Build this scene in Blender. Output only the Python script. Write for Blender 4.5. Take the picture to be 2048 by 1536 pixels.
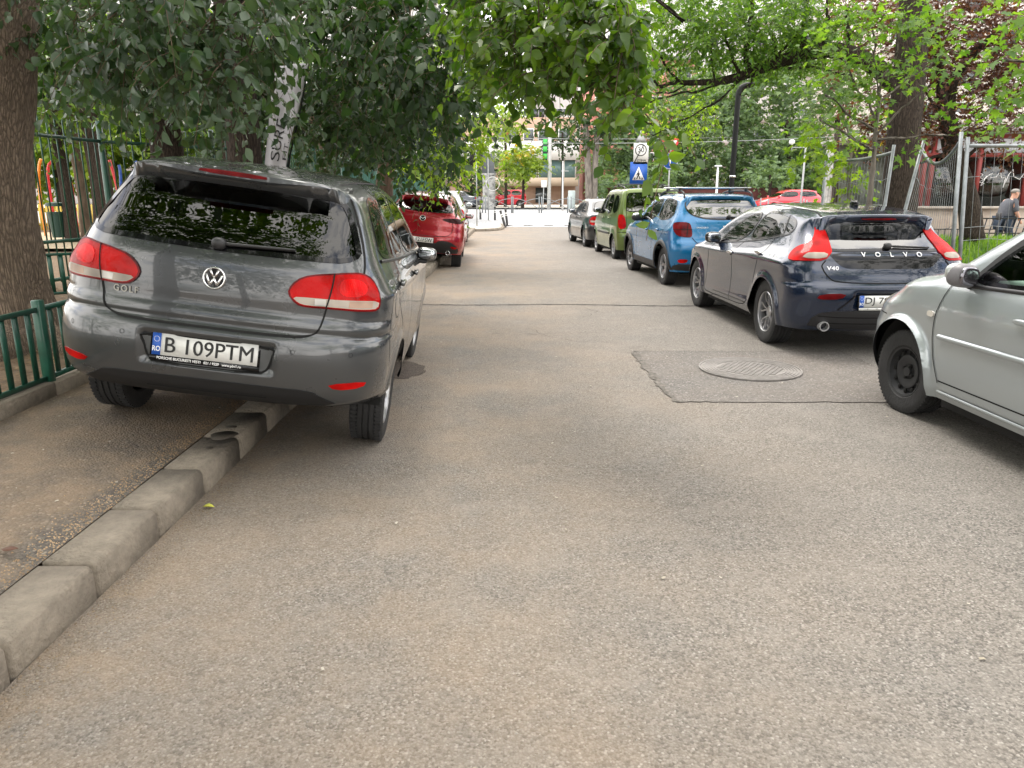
import bpy, bmesh, math, random
import numpy as np
from mathutils import Vector
from mathutils.geometry import delaunay_2d_cdt

random.seed(7); RNG = np.random.default_rng(7)
for _o in list(bpy.data.objects): bpy.data.objects.remove(_o)
SC = bpy.context.scene

# ---- camera: 1.52 m above the road, pitched down 14.3 degrees, looking along +Y
CAM = bpy.data.cameras.new('camera'); CO = bpy.data.objects.new('camera', CAM); SC.collection.objects.link(CO)
CO.location = (0, 0, 1.52); CO.rotation_euler = (math.radians(90) - math.atan(378 / 1480), 0, 0)
CAM.sensor_fit = 'HORIZONTAL'; CAM.sensor_width = 36; CAM.lens = 36 * 1480 / 2048
CAM.clip_start = .05; CAM.clip_end = 3000
SC.camera = CO

# ---- sky and sun (high thin cloud: soft-edged sun)
SUN_EL, SUN_AZ = 62, -25          # degrees; azimuth clockwise from +Y
W_ = bpy.data.worlds.new('World'); SC.world = W_; W_.use_nodes = True
_nt = W_.node_tree; _bg = _nt.nodes['Background']; _sky = _nt.nodes.new('ShaderNodeTexSky')
_sky.sky_type = 'NISHITA'; _sky.sun_disc = False; _sky.sun_elevation = math.radians(SUN_EL); _sky.sun_rotation = math.radians(SUN_AZ)
_sky.air_density = 1.0; _sky.dust_density = 4.0; _sky.ozone_density = 1.0
# thin broken cloud over the blue
_tc = _nt.nodes.new('ShaderNodeTexCoord'); _mp = _nt.nodes.new('ShaderNodeMapping'); _mp.inputs['Scale'].default_value = (1, 1, 2.2)
_cn = _nt.nodes.new('ShaderNodeTexNoise'); _cn.inputs['Scale'].default_value = 2.6; _cn.inputs['Detail'].default_value = 9; _cn.inputs['Roughness'].default_value = .62
_cm = _nt.nodes.new('ShaderNodeMapRange'); _cm.inputs[1].default_value = .34; _cm.inputs[2].default_value = .52
_cx = _nt.nodes.new('ShaderNodeMix'); _cx.data_type = 'RGBA'; _cx.inputs[7].default_value = (9.6, 9.2, 8.7, 1)
_nt.links.new(_tc.outputs['Generated'], _mp.inputs[0]); _nt.links.new(_mp.outputs[0], _cn.inputs['Vector']); _nt.links.new(_cn.outputs[0], _cm.inputs[0])
_nt.links.new(_cm.outputs[0], _cx.inputs[0]); _nt.links.new(_sky.outputs[0], _cx.inputs[6]); _nt.links.new(_cx.outputs[2], _bg.inputs[0]); _bg.inputs[1].default_value = .15
SL = bpy.data.lights.new('sun', 'SUN'); SO = bpy.data.objects.new('sun', SL); SC.collection.objects.link(SO)
SL.energy = 1.1; SL.angle = math.radians(20); SL.color = (1, .95, .87)
SO.rotation_euler = (math.radians(90 - SUN_EL), 0, -math.radians(SUN_AZ) + math.pi)
SC.view_settings.view_transform = 'Standard'; SC.view_settings.look = 'None'
SC.view_settings.exposure = 1.45; SC.view_settings.gamma = 1
SC.render.engine = 'CYCLES'
SC.cycles.max_bounces = 8; SC.cycles.transparent_max_bounces = 10; SC.cycles.diffuse_bounces = 3; SC.cycles.glossy_bounces = 4
# ---------------------------------------------------------------- mesh helpers
COL = bpy.context.scene.collection
PI = math.pi


def tag(o, label=None, cat=None, group=None, kind=None):
    if label: o['label'] = label
    if cat: o['category'] = cat
    if group: o['group'] = group
    if kind: o['kind'] = kind
    return o


def empty(name, loc=(0, 0, 0), rot=(0, 0, 0), parent=None):
    o = bpy.data.objects.new(name, None)
    o.empty_display_size = 0.2
    o.location = loc; o.rotation_euler = rot; o.parent = parent
    COL.objects.link(o)
    return o


def mesh(name, V, Fc, mat, parent=None, smooth=False, mats=None, midx=None):
    """link vertices V (Nx3) and faces (list of arrays / lists) as ONE object"""
    V = np.asarray(V, np.float32).reshape(-1, 3)
    me = bpy.data.meshes.new(name)
    if isinstance(Fc, np.ndarray):
        Fc = [Fc]; blocks = True
    else:
        blocks = len(Fc) > 0 and isinstance(Fc[0], np.ndarray) and Fc[0].ndim == 2
    if blocks:
        Fc = [f for f in Fc if len(f)]
        lv = np.concatenate([f.ravel() for f in Fc]); tot = np.concatenate([np.full(len(f), f.shape[1]) for f in Fc])
    else:
        lv = np.array([i for f in Fc for i in f]); tot = np.array([len(f) for f in Fc])
    me.vertices.add(len(V)); me.vertices.foreach_set('co', V.ravel())
    me.loops.add(len(lv)); me.loops.foreach_set('vertex_index', lv.astype(np.int32))
    me.polygons.add(len(tot))
    st = np.concatenate([[0], np.cumsum(tot)[:-1]]).astype(np.int32)
    me.polygons.foreach_set('loop_start', st)
    if smooth: me.polygons.foreach_set('use_smooth', np.ones(len(tot), bool))
    for m in (mats or [mat]): me.materials.append(m)
    if midx is not None: me.polygons.foreach_set('material_index', np.asarray(midx, np.int32))
    me.update(calc_edges=True); me.validate()
    o = bpy.data.objects.new(name, me); o.parent = parent
    COL.objects.link(o)
    return o


class MB:
    """collects simple solids into one mesh"""
    def __init__(s): s.V = []; s.F = []; s.n = 0; s.M = []; s.mi = 0
    def add(s, V, Fc):
        V = np.asarray(V, float).reshape(-1, 3)
        s.V.append(V)
        for f in Fc: s.F.append([int(i) + s.n for i in f]); s.M.append(s.mi)
        s.n += len(V); return s
    def box(s, c, d, rz=0, M=None):
        x, y, z = d[0] / 2, d[1] / 2, d[2] / 2
        V = np.array([(i * x, j * y, k * z) for k in (-1, 1) for j in (-1, 1) for i in (-1, 1)])
        if M is not None: V = V @ np.array(M).T
        if rz: V = V @ rotz(rz).T
        return s.add(V + np.array(c), [(0, 2, 3, 1), (4, 5, 7, 6), (0, 1, 5, 4), (2, 6, 7, 3), (0, 4, 6, 2), (1, 3, 7, 5)])
    def rbox(s, c, d, r=.02, M=None):
        """box with bevelled edges"""
        o = []
        h = np.array(d) / 2.; r = min(r, h.min() * .98)
        for sx in (-1, 1):
            for sy in (-1, 1):
                for sz in (-1, 1):
                    sg = np.array([sx, sy, sz])
                    for a in range(3):
                        v = sg * (h - r); v[a] = sg[a] * h[a]; o.append(v)
        V = np.array(o)
        if M is not None: V = V @ np.array(M).T
        V = V + np.array(c)
        bm = bmesh.new()
        for v in V: bm.verts.new(v)
        bmesh.ops.convex_hull(bm, input=bm.verts)
        bm.verts.index_update()
        vs = [v.co[:] for v in bm.verts]; fs = [[v.index for v in f.verts] for f in bm.faces]
        bm.free()
        return s.add(vs, fs)
    def tube(s, pts, rad, n=8, cap=True):
        pts = np.array(pts, float); rad = np.broadcast_to(np.asarray(rad, float), (len(pts),))
        tg = np.gradient(pts, axis=0); tg /= np.maximum(np.linalg.norm(tg, axis=1, keepdims=True), 1e-9)
        up = np.array([0, 0, 1.]) if abs(tg[0][2]) < .9 else np.array([1., 0, 0])
        V = []
        a = np.linspace(0, 2 * PI, n, endpoint=False)
        for p, t, r in zip(pts, tg, rad):
            u = np.cross(up, t); nu = np.linalg.norm(u)
            u = u / nu if nu > 1e-6 else np.array([1., 0, 0])
            w = np.cross(t, u); up = w
            V.append(p + r * (np.cos(a)[:, None] * u + np.sin(a)[:, None] * w))
        V = np.concatenate(V); Fc = []
        for i in range(len(pts) - 1):
            for k in range(n):
                k2 = (k + 1) % n
                Fc.append((i * n + k, i * n + k2, (i + 1) * n + k2, (i + 1) * n + k))
        if cap:
            Fc.append(tuple(range(n))[::-1]); Fc.append(tuple(range((len(pts) - 1) * n, len(pts) * n)))
        return s.add(V, Fc)
    def cyl(s, a, b, r, n=16, r2=None):
        return s.tube([a, b], [r, r if r2 is None else r2], n)
    def lathe(s, prof, n=32, c=(0, 0, 0), axis='z', close=False):
        """prof: (radius, height) list"""
        a = np.linspace(0, 2 * PI, n, endpoint=False); V = []
        for r, h in prof:
            V.append(np.c_[np.cos(a) * r, np.sin(a) * r, np.full(n, h)])
        V = np.concatenate(V)
        if axis == 'x': V = V[:, [2, 0, 1]]
        elif axis == 'y': V = V[:, [1, 2, 0]]
        m = len(prof); Fc = []
        for i in range(m if close else m - 1):
            j = (i + 1) % m
            for k in range(n):
                k2 = (k + 1) % n
                Fc.append((i * n + k, i * n + k2, j * n + k2, j * n + k))
        return s.add(V + np.array(c), Fc)
    def sph(s, c, d, e=2.0, nu=20, nv=12, M=None):
        """superellipsoid, exponent e (2 = ellipsoid, 4 = boxy)"""
        q = 2.0 / e
        V = []
        f = lambda w: np.sign(w) * np.abs(w) ** q
        for j in range(nv + 1):
            v = -PI / 2 + PI * j / nv
            for i in range(nu):
                u = 2 * PI * i / nu
                V.append((f(np.cos(v)) * f(np.cos(u)), f(np.cos(v)) * f(np.sin(u)), f(np.sin(v))))
        V = np.array(V) * (np.array(d) / 2.)
        if M is not None: V = V @ np.array(M).T
        Fc = [(j * nu + i, j * nu + (i + 1) % nu, (j + 1) * nu + (i + 1) % nu, (j + 1) * nu + i) for j in range(nv) for i in range(nu)]
        return s.add(V + np.array(c), Fc)
    def prism(s, pts, z0, z1, M=None, c=(0, 0, 0)):
        """extrude a flat outline (x,y) from z0 to z1; M then maps it"""
        n = len(pts); P = np.array(pts, float)
        V = np.r_[np.c_[P, np.full(n, z0)], np.c_[P, np.full(n, z1)]]
        if M is not None: V = V @ np.array(M).T
        return s.add(V + np.array(c), [tuple(range(n))[::-1], tuple(range(n, 2 * n))] + [(i, (i + 1) % n, n + (i + 1) % n, n + i) for i in range(n)])
    def build(s, name, mat, parent=None, smooth=False, mats=None, ang=None):
        o = mesh(name, np.concatenate(s.V), s.F, mat, parent, smooth or ang is not None, mats, s.M if mats else None)
        if ang is not None: sharp(o, ang)
        return o


def sharp(o, ang=40):
    me = o.data
    bm = bmesh.new(); bm.from_mesh(me)
    bmesh.ops.remove_doubles(bm, verts=bm.verts, dist=1e-5)
    bmesh.ops.recalc_face_normals(bm, faces=bm.faces)
    for f in bm.faces: f.smooth = True
    for e in bm.edges:
        if len(e.link_faces) == 2 and e.calc_face_angle(0) > math.radians(ang): e.smooth = False
    bm.to_mesh(me); bm.free()


def rotz(a): c, s_ = math.cos(a), math.sin(a); return np.array([[c, -s_, 0], [s_, c, 0], [0, 0, 1.]])
def rotx(a): c, s_ = math.cos(a), math.sin(a); return np.array([[1., 0, 0], [0, c, -s_], [0, s_, c]])
def roty(a): c, s_ = math.cos(a), math.sin(a); return np.array([[c, 0, s_], [0, 1., 0], [-s_, 0, c]])


def text_mesh(txt, size, spacing=1.0, thin=0.0, extr=0.0, sx=1.0):
    """default font -> (V Nx3 flat in xy centred, faces)"""
    cu = bpy.data.curves.new('lettering', 'FONT'); cu.body = txt; cu.size = size; cu.space_character = spacing
    cu.align_x = 'CENTER'; cu.align_y = 'CENTER'; cu.offset = thin; cu.extrude = extr; cu.resolution_u = 3
    o = bpy.data.objects.new('lettering', cu)
    COL.objects.link(o)
    dg = bpy.context.evaluated_depsgraph_get()
    me = o.evaluated_get(dg).to_mesh()
    V = np.array([v.co[:] for v in me.vertices]) * [sx, 1, 1]; Fc = [list(p.vertices) for p in me.polygons]
    o.evaluated_get(dg).to_mesh_clear()
    bpy.data.objects.remove(o); bpy.data.curves.remove(cu)
    return V, Fc


def lettering(name, txt, size, M, c, mat, parent, **k):
    """M maps text x,y,z to scene axes (columns)"""
    V, Fc = text_mesh(txt, size, **k)
    return mesh(name, V @ np.array(M).T + np.array(c), Fc, mat, parent)


REAR_M = np.array([[1, 0, 0], [0, 0, -1], [0, 1, 0]]).astype(float)   # text facing -y


# ---------------------------------------------------------------- materials
MAT = {}


def nodemat(name):
    m = bpy.data.materials.new(name); m.use_nodes = True
    nt = m.node_tree; nt.nodes.clear()
    out = nt.nodes.new('ShaderNodeOutputMaterial')
    return m, nt, out


def N(nt, typ, **k):
    n = nt.nodes.new(typ)
    for a, b in k.items():
        if a.startswith('_'): n.inputs[a[1:].replace('_', ' ')].default_value = b
        else: setattr(n, a, b)
    return n


def pbr(name, col, rough=.5, metal=0., coat=0., var=0., vscale=3., bump=0., bscale=40., spec=.5, sheen=0, coords='Object', stretch=None, col2=None, flake=0):
    """general surface with mottled colour and fine bump"""
    key = name
    if key in MAT: return MAT[key]
    m, nt, out = nodemat(name)
    b = N(nt, 'ShaderNodeBsdfPrincipled')
    b.inputs['Base Color'].default_value = (*col, 1); b.inputs['Roughness'].default_value = rough
    b.inputs['Metallic'].default_value = metal; b.inputs['Coat Weight'].default_value = coat
    b.inputs['Coat Roughness'].default_value = .03; b.inputs['Specular IOR Level'].default_value = spec
    tc = N(nt, 'ShaderNodeTexCoord'); vec = tc.outputs[coords]
    if stretch:
        mp = N(nt, 'ShaderNodeMapping'); mp.inputs['Scale'].default_value = stretch
        nt.links.new(vec, mp.inputs[0]); vec = mp.outputs[0]
    if var:
        ns = N(nt, 'ShaderNodeTexNoise', _Scale=vscale, _Detail=6., _Roughness=.65); nt.links.new(vec, ns.inputs['Vector'])
        mr = N(nt, 'ShaderNodeMapRange'); mr.inputs[1].default_value = .3; mr.inputs[2].default_value = .7
        nt.links.new(ns.outputs[0], mr.inputs[0])
        mx = N(nt, 'ShaderNodeMix', data_type='RGBA')
        c1 = [c * (1 - var) for c in col]; c2 = col2 or [min(1, c * (1 + var)) for c in col]
        mx.inputs[6].default_value = (*c1, 1); mx.inputs[7].default_value = (*c2, 1)
        nt.links.new(mr.outputs[0], mx.inputs[0]); nt.links.new(mx.outputs[2], b.inputs['Base Color'])
    if bump:
        n2 = N(nt, 'ShaderNodeTexNoise', _Scale=bscale, _Detail=5.); nt.links.new(vec, n2.inputs['Vector'])
        bp = N(nt, 'ShaderNodeBump', _Strength=min(1, bump), _Distance=.01 * max(1, bump)); nt.links.new(n2.outputs[0], bp.inputs['Height'])
        nt.links.new(bp.outputs[0], b.inputs['Normal'])
    if flake:
        n3 = N(nt, 'ShaderNodeTexNoise', _Scale=5., _Detail=4.); nt.links.new(tc.outputs['Object'], n3.inputs['Vector'])
        m3 = N(nt, 'ShaderNodeMapRange'); m3.inputs[1].default_value = .35; m3.inputs[2].default_value = .75
        m3.inputs[3].default_value = rough * .95; m3.inputs[4].default_value = rough * 1.15
        nt.links.new(n3.outputs[0], m3.inputs[0]); nt.links.new(m3.outputs[0], b.inputs['Roughness'])
        # faint dust film: coat roughness varies
        n4 = N(nt, 'ShaderNodeTexNoise', _Scale=2.2, _Detail=7.); nt.links.new(tc.outputs['Object'], n4.inputs['Vector'])
        m4 = N(nt, 'ShaderNodeMapRange'); m4.inputs[1].default_value = .4; m4.inputs[2].default_value = .7
        m4.inputs[3].default_value = .02; m4.inputs[4].default_value = .05
        nt.links.new(n4.outputs[0], m4.inputs[0]); nt.links.new(m4.outputs[0], b.inputs['Coat Roughness'])
    nt.links.new(b.outputs[0], out.inputs[0])
    MAT[key] = m
    return m


def paint(name, col, metal=.45, rough=.32):
    """car paint outside, dull dark trim on the inner side of the shell"""
    if name in MAT: return MAT[name]
    m = pbr(name, col, rough, metal, 1.0, flake=1)
    nt = m.node_tree; out = [n for n in nt.nodes if n.type == 'OUTPUT_MATERIAL'][0]
    src = out.inputs[0].links[0].from_socket
    geo = N(nt, 'ShaderNodeNewGeometry'); d = N(nt, 'ShaderNodeBsdfDiffuse'); d.inputs[0].default_value = (.035, .035, .037, 1)
    mx = N(nt, 'ShaderNodeMixShader')
    nt.links.new(geo.outputs['Backfacing'], mx.inputs[0]); nt.links.new(src, mx.inputs[1]); nt.links.new(d.outputs[0], mx.inputs[2])
    nt.links.new(mx.outputs[0], out.inputs[0])
    return m


def glass(name, tint=(.35, .42, .40), base=.06):
    """thin car glazing: tinted see-through plus mirror-like sheen that grows at grazing angles"""
    if name in MAT: return MAT[name]
    m, nt, out = nodemat(name)
    t = N(nt, 'ShaderNodeBsdfTransparent'); t.inputs[0].default_value = (*tint, 1)
    g = N(nt, 'ShaderNodeBsdfGlossy'); g.inputs['Roughness'].default_value = .012
    fr = N(nt, 'ShaderNodeFresnel', _IOR=1.5)
    mr = N(nt, 'ShaderNodeMapRange'); mr.inputs[1].default_value = .04; mr.inputs[2].default_value = 1; mr.inputs[3].default_value = base; mr.inputs[4].default_value = 1
    nt.links.new(fr.outputs[0], mr.inputs[0])
    mx = N(nt, 'ShaderNodeMixShader')
    nt.links.new(mr.outputs[0], mx.inputs[0]); nt.links.new(t.outputs[0], mx.inputs[1]); nt.links.new(g.outputs[0], mx.inputs[2])
    nt.links.new(mx.outputs[0], out.inputs[0]); MAT[name] = m
    return m


def lens(name, col, stripes=60.):
    """tail-lamp plastic: glossy clear coat over a ribbed reflector"""
    if name in MAT: return MAT[name]
    m, nt, out = nodemat(name)
    b = N(nt, 'ShaderNodeBsdfPrincipled'); b.inputs['Roughness'].default_value = .4; b.inputs['Specular IOR Level'].default_value = .05; b.inputs['Coat Weight'].default_value = .22; b.inputs['Coat Roughness'].default_value = .08
    tc = N(nt, 'ShaderNodeTexCoord')
    ns = N(nt, 'ShaderNodeTexVoronoi', _Scale=9.); nt.links.new(tc.outputs['Object'], ns.inputs['Vector'])
    wv = N(nt, 'ShaderNodeTexWave', _Scale=stripes); wv.bands_direction = 'X'; nt.links.new(tc.outputs['Object'], wv.inputs['Vector'])
    cr = N(nt, 'ShaderNodeMix', data_type='RGBA'); cr.inputs[6].default_value = (*[c * .38 for c in col], 1); cr.inputs[7].default_value = (*col, 1)
    mr = N(nt, 'ShaderNodeMapRange'); mr.inputs[1].default_value = 0; mr.inputs[2].default_value = .7; nt.links.new(ns.outputs[0], mr.inputs[0])
    nt.links.new(mr.outputs[0], cr.inputs[0]); nt.links.new(cr.outputs[2], b.inputs['Base Color'])
    bp = N(nt, 'ShaderNodeBump', _Strength=.5, _Distance=.004); nt.links.new(wv.outputs['Fac'], bp.inputs['Height']); nt.links.new(bp.outputs[0], b.inputs['Normal']); ge = N(nt, 'ShaderNodeNewGeometry'); nt.links.new(ge.outputs['Normal'], b.inputs['Coat Normal'])
    nt.links.new(b.outputs[0], out.inputs[0]); MAT[name] = m
    return m
# ---------------------------------------------------------------- car surface maths
def pchip(kx, ky, x):
    kx = np.asarray(kx, float); ky = np.asarray(ky, float)
    h = np.diff(kx); d = np.diff(ky) / h
    m = np.zeros(len(kx))
    for i in range(1, len(kx) - 1):
        if d[i - 1] * d[i] > 0:
            w1 = 2 * h[i] + h[i - 1]; w2 = h[i] + 2 * h[i - 1]
            m[i] = (w1 + w2) / (w1 / d[i - 1] + w2 / d[i])
    m[0] = d[0]; m[-1] = d[-1]
    x = np.clip(x, kx[0], kx[-1])
    i = np.clip(np.searchsorted(kx, x) - 1, 0, len(h) - 1)
    t = (x - kx[i]) / h[i]
    return ((1 + 2 * t) * (1 - t) ** 2 * ky[i] + t * (1 - t) ** 2 * h[i] * m[i]
            + t * t * (3 - 2 * t) * ky[i + 1] + t * t * (t - 1) * h[i] * m[i + 1])


def smax(a, b, r):
    h = np.maximum(r - np.abs(a - b), 0) / r
    return np.maximum(a, b) + h * h * r * 0.25


def sstep(a, b, x):
    t = np.clip((x - a) / (b - a), 0, 1)
    return t * t * (3 - 2 * t)


class Surf:
    """Rounded car hull as an implicit function; x right, y forward (0 = rear bumper), z up."""

    def __init__(s, sp):
        s.sp = sp
        s.L = sp['L']
        yy = np.linspace(-0.3, s.L + 0.3, 1200)
        zz = np.linspace(-0.1, 2.2, 900)
        s.yy, s.zz = yy, zz
        tk = sp['top']; s.T = pchip([a for a, _ in tk], [b for _, b in tk], yy)
        s.dT = np.sqrt(1 + np.gradient(s.T, yy) ** 2)
        rk = sp['rear']; s.R = pchip([a for a, _ in rk], [b for _, b in rk], zz)
        s.dR = np.sqrt(1 + np.minimum(np.abs(np.gradient(s.R, zz)), 1.5) ** 2)
        fk = sp['front']; s.Fr = pchip([a for a, _ in fk], [b for _, b in fk], zz)
        s.dF = np.sqrt(1 + np.minimum(np.abs(np.gradient(s.Fr, zz)), 1.5) ** 2)
        pk = sp['plan']; s.P = pchip([a for a, _ in pk], [b for _, b in pk], yy)
        sk = sp['sec']; s.S = pchip([a for a, _ in sk], [b for _, b in sk], zz)
        gk = sp.get('gh', [(0, 0), (s.L, 0)]); s.G = pchip([a for a, _ in gk], [b for _, b in gk], yy)
        s.zb = sp.get('belt', 0.95); s.kr = sp.get('kr', 0.25); s.kf = sp.get('kf', 0.35)
        s.kc = sp.get('kc', 0.05); s.rs = sp.get('rs', 0.16); s.rt = sp.get('rt', 0.1)
        s.rr = sp.get('rr', 0.05); s.rf = sp.get('rf', 0.3); s.rtf = sp.get('rtf', 0.12)
        s.bumps = sp.get('bumps', [])
        s.side = sp.get('side', [])

    def f(s, p):
        x, y, z = p[..., 0], p[..., 1], p[..., 2]
        ax = np.abs(x)
        T = np.interp(y, s.yy, s.T); dT = np.interp(y, s.yy, s.dT)
        R = np.interp(z, s.zz, s.R); dR = np.interp(z, s.zz, s.dR)
        Fr = np.interp(z, s.zz, s.Fr); dF = np.interp(z, s.zz, s.dF)
        P = np.interp(y, s.yy, s.P); S = np.interp(z, s.zz, s.S); G = np.interp(y, s.yy, s.G)
        W = P - S - G * np.clip((z - s.zb) / 0.45, 0, 1)
        for (kind, q0, q1, dep) in s.side:      # creases and arch flares on the flanks
            if kind == 'line':                  # q0 = [(y,z)..], q1 = half width
                zl = np.interp(y, [a for a, _ in q0], [b for _, b in q0])
                ins = sstep(q0[0][0] - .1, q0[0][0] + .1, y) * (1 - sstep(q0[-1][0] - .1, q0[-1][0] + .1, y))
                W = W + dep * np.exp(-((z - zl) / q1) ** 2) * ins
            elif kind == 'arch':                # q0 = (y,z,r), q1 = width
                rad = np.hypot(y - q0[0], z - q0[1])
                W = W + dep * sstep(q0[2] + q1 * 1.6, q0[2] + q1 * .6, rad) * sstep(-.2, .05, z)
            elif kind == 'step':                # step out above a line
                zl = np.interp(y, [a for a, _ in q0], [b for _, b in q0])
                W = W + dep * sstep(-q1, q1, z - zl)
        gs = ax - W
        gt = (z + s.kc * x * x - T) / dT
        gr = R + s.kr * ax ** 3 - y
        for (x0, z0, a, b, dep, so) in s.bumps:   # recesses (dep > 0) or shelves on the rear
            gr = gr + dep * sstep(0, so, a - np.abs(ax - x0)) * sstep(0, so, b - np.abs(z - z0))
        gr = gr / dR
        gf = (y - Fr + s.kf * ax ** 3) / dF
        g = np.maximum(smax(gs, gt, s.rt), smax(gs, gr, s.rs * (1 - .55 * np.clip((z - s.zb) / .3, 0, 1))))
        g = np.maximum(g, smax(gt, gr, s.rr))
        g = smax(g, gf, s.rf)
        return g

    def first(s, O, D, tmax, n=70):
        """first crossing of f along O + t D, t in [0, tmax]; returns points, ok"""
        O = np.atleast_2d(O).astype(float); D = np.atleast_2d(D).astype(float)
        ts = np.linspace(0, tmax, n)
        lo = np.zeros(len(O)); hi = np.full(len(O), -1.0)
        prev = s.f(O)
        for t in ts[1:]:
            cur = s.f(O + D * t)
            new = (hi < 0) & (cur <= 0)
            hi = np.where(new, t, hi)
            lo = np.where((hi < 0), t, lo)
        ok = hi >= 0
        hi2 = np.where(ok, hi, lo)
        for _ in range(18):
            m = (lo + hi2) / 2
            ins = s.f(O + D * m[:, None]) <= 0
            hi2 = np.where(ins, m, hi2); lo = np.where(ins, lo, m)
        return O + D * hi2[:, None], ok

    def normal(s, p, e=0.004):
        g = np.stack([s.f(p + np.array(d) * e) - s.f(p - np.array(d) * e)
                      for d in ((1, 0, 0), (0, 1, 0), (0, 0, 1))], -1)
        return g / np.maximum(np.linalg.norm(g, axis=-1, keepdims=True), 1e-9)

    def project(s, uv, proj):
        """uv: Nx2 outline points seen from a side -> points on the hull"""
        uv = np.atleast_2d(uv).astype(float); n = len(uv)
        if proj == 'rear':
            O = np.c_[uv[:, 0], np.full(n, -0.3), uv[:, 1]]; D = [0, 1, 0]; tm = 1.6
        elif proj == 'front':
            O = np.c_[uv[:, 0], np.full(n, s.L + 0.3), uv[:, 1]]; D = [0, -1, 0]; tm = 2.2
        elif proj == 'left':
            O = np.c_[np.full(n, -1.3), uv[:, 0], uv[:, 1]]; D = [1, 0, 0]; tm = 1.25
        elif proj == 'right':
            O = np.c_[np.full(n, 1.3), uv[:, 0], uv[:, 1]]; D = [-1, 0, 0]; tm = 1.25
        elif proj == 'top':
            O = np.c_[uv[:, 0], uv[:, 1], np.full(n, 2.3)]; D = [0, 0, -1]; tm = 2.0
        else:                                   # ('cornr' / 'cornl', angle) oblique rear-corner view
            a = math.radians(proj[1]); sg = 1 if proj[0] == 'cornr' else -1
            # view direction from the rear, turned towards the side by a; u runs along the image plane
            d = np.array([-sg * math.sin(a), math.cos(a), 0.0]); r = np.array([math.cos(a), sg * math.sin(a), 0.0])
            c = np.array([sg * 0.75, 0.25, 0.0]) - d * 1.5
            O = c + uv[:, :1] * r + np.c_[np.zeros(n), np.zeros(n), uv[:, 1]]; D = d; tm = 3.0
        D = np.tile(np.array(D, float), (n, 1))
        return s.first(O, D, tm, 110)
# ---------------------------------------------------------------- hull shapes of the cars
GREY_HATCH = dict(L=4.2,
 top=[(-.3,1.49),(.2,1.495),(.45,1.522),(1.0,1.557),(1.6,1.565),(2.1,1.535),(2.45,1.45),(2.85,1.25),(3.22,1.06),(3.35,1.02),(3.7,.95),(4.0,.86),(4.5,.72)],
 rear=[(-.1,.9),(.26,.6),(.33,.20),(.365,.075),(.39,.045),(.48,.012),(.60,.0),(.68,.008),(.73,.03),(.75,.05),(.775,.045),(.81,.055),(.835,.068),(.90,.072),(1.0,.085),(1.06,.10),(1.11,.125),(1.15,.15),(1.43,.395),(1.452,.40),(1.463,.315),(1.475,.302),(1.52,.30),(2.2,.5)],
 front=[(-.1,4.0),(.2,4.12),(.4,4.19),(.6,4.2),(.75,4.17),(.85,4.1),(1.0,3.9),(2.2,3.4)],
 plan=[(-.3,.81),(0,.835),(.5,.88),(1.2,.893),(3.2,.893),(3.8,.87),(4.2,.83)],
 sec=[(-.1,.12),(.2,.055),(.3,.03),(.45,.01),(.6,.0),(.78,.006),(.90,.016),(.97,.035),(1.04,.07),(1.12,.11),(1.25,.165),(1.40,.235),(1.50,.29),(2.2,.65)],
 gh=[(0,.06),(.6,.02),(1.2,0),(2.6,0),(4.2,0)],
 belt=1.02, kr=.24, kf=.35, kc=.05, rs=.28, rt=.13, rr=.03,
 bumps=[(0,.605,.335,.085,.028,.018)],
 side=[('line',[(.3,.955),(2,.91),(3.6,.87)],.03,.010),('arch',(.88,.27,.345),.05,.014),('arch',(3.40,.27,.345),.05,.012),('line',[(.9,.33),(3.2,.33)],.06,.012)])
NAVY_HATCH = dict(L=4.37,
 top=[(-.3,1.33),(.3,1.335),(.6,1.375),(1.2,1.42),(1.8,1.438),(2.3,1.41),(2.7,1.29),(3.15,1.07),(3.4,.985),(3.6,.95),(4.0,.87),(4.3,.76),(4.7,.6)],
 rear=[(-.1,.24),(.22,.14),(.32,.07),(.45,.03),(.6,.0),(.68,.01),(.72,.045),(.8,.06),(.9,.095),(.97,.12),(1.0,.15),(1.27,.46),(1.279,.38),(1.288,.355),(1.33,.35),(1.6,.5),(2.2,.6)],
 front=[(-.1,4.15),(.2,4.28),(.45,4.36),(.6,4.37),(.75,4.33),(.85,4.25),(1.0,4.0),(2.2,3.4)],
 plan=[(-.3,.83),(0,.86),(.5,.893),(1.0,.901),(2.0,.893),(3.2,.897),(3.9,.87),(4.37,.80)],
 sec=[(-.1,.12),(.18,.07),(.28,.035),(.45,.01),(.6,.012),(.72,.005),(.84,.0),(.90,.03),(.96,.07),(1.02,.11),(1.2,.20),(1.35,.285),(1.45,.35),(2.2,.8)],
 gh=[(0,.10),(.6,.04),(1.2,0),(4.4,0)],
 belt=.95, kr=.22, kf=.4, kc=.06, rs=.2, rt=.12, rr=.03,
 bumps=[(0,.545,.33,.10,.03,.03)],
 side=[('line',[(.3,.88),(1.2,.90),(2.5,.84),(3.6,.82)],.035,.022),('arch',(.84,.31,.355),.06,.02),('arch',(3.48,.31,.355),.06,.02),('line',[(.9,.35),(3.4,.30)],.07,.025)])
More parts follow.
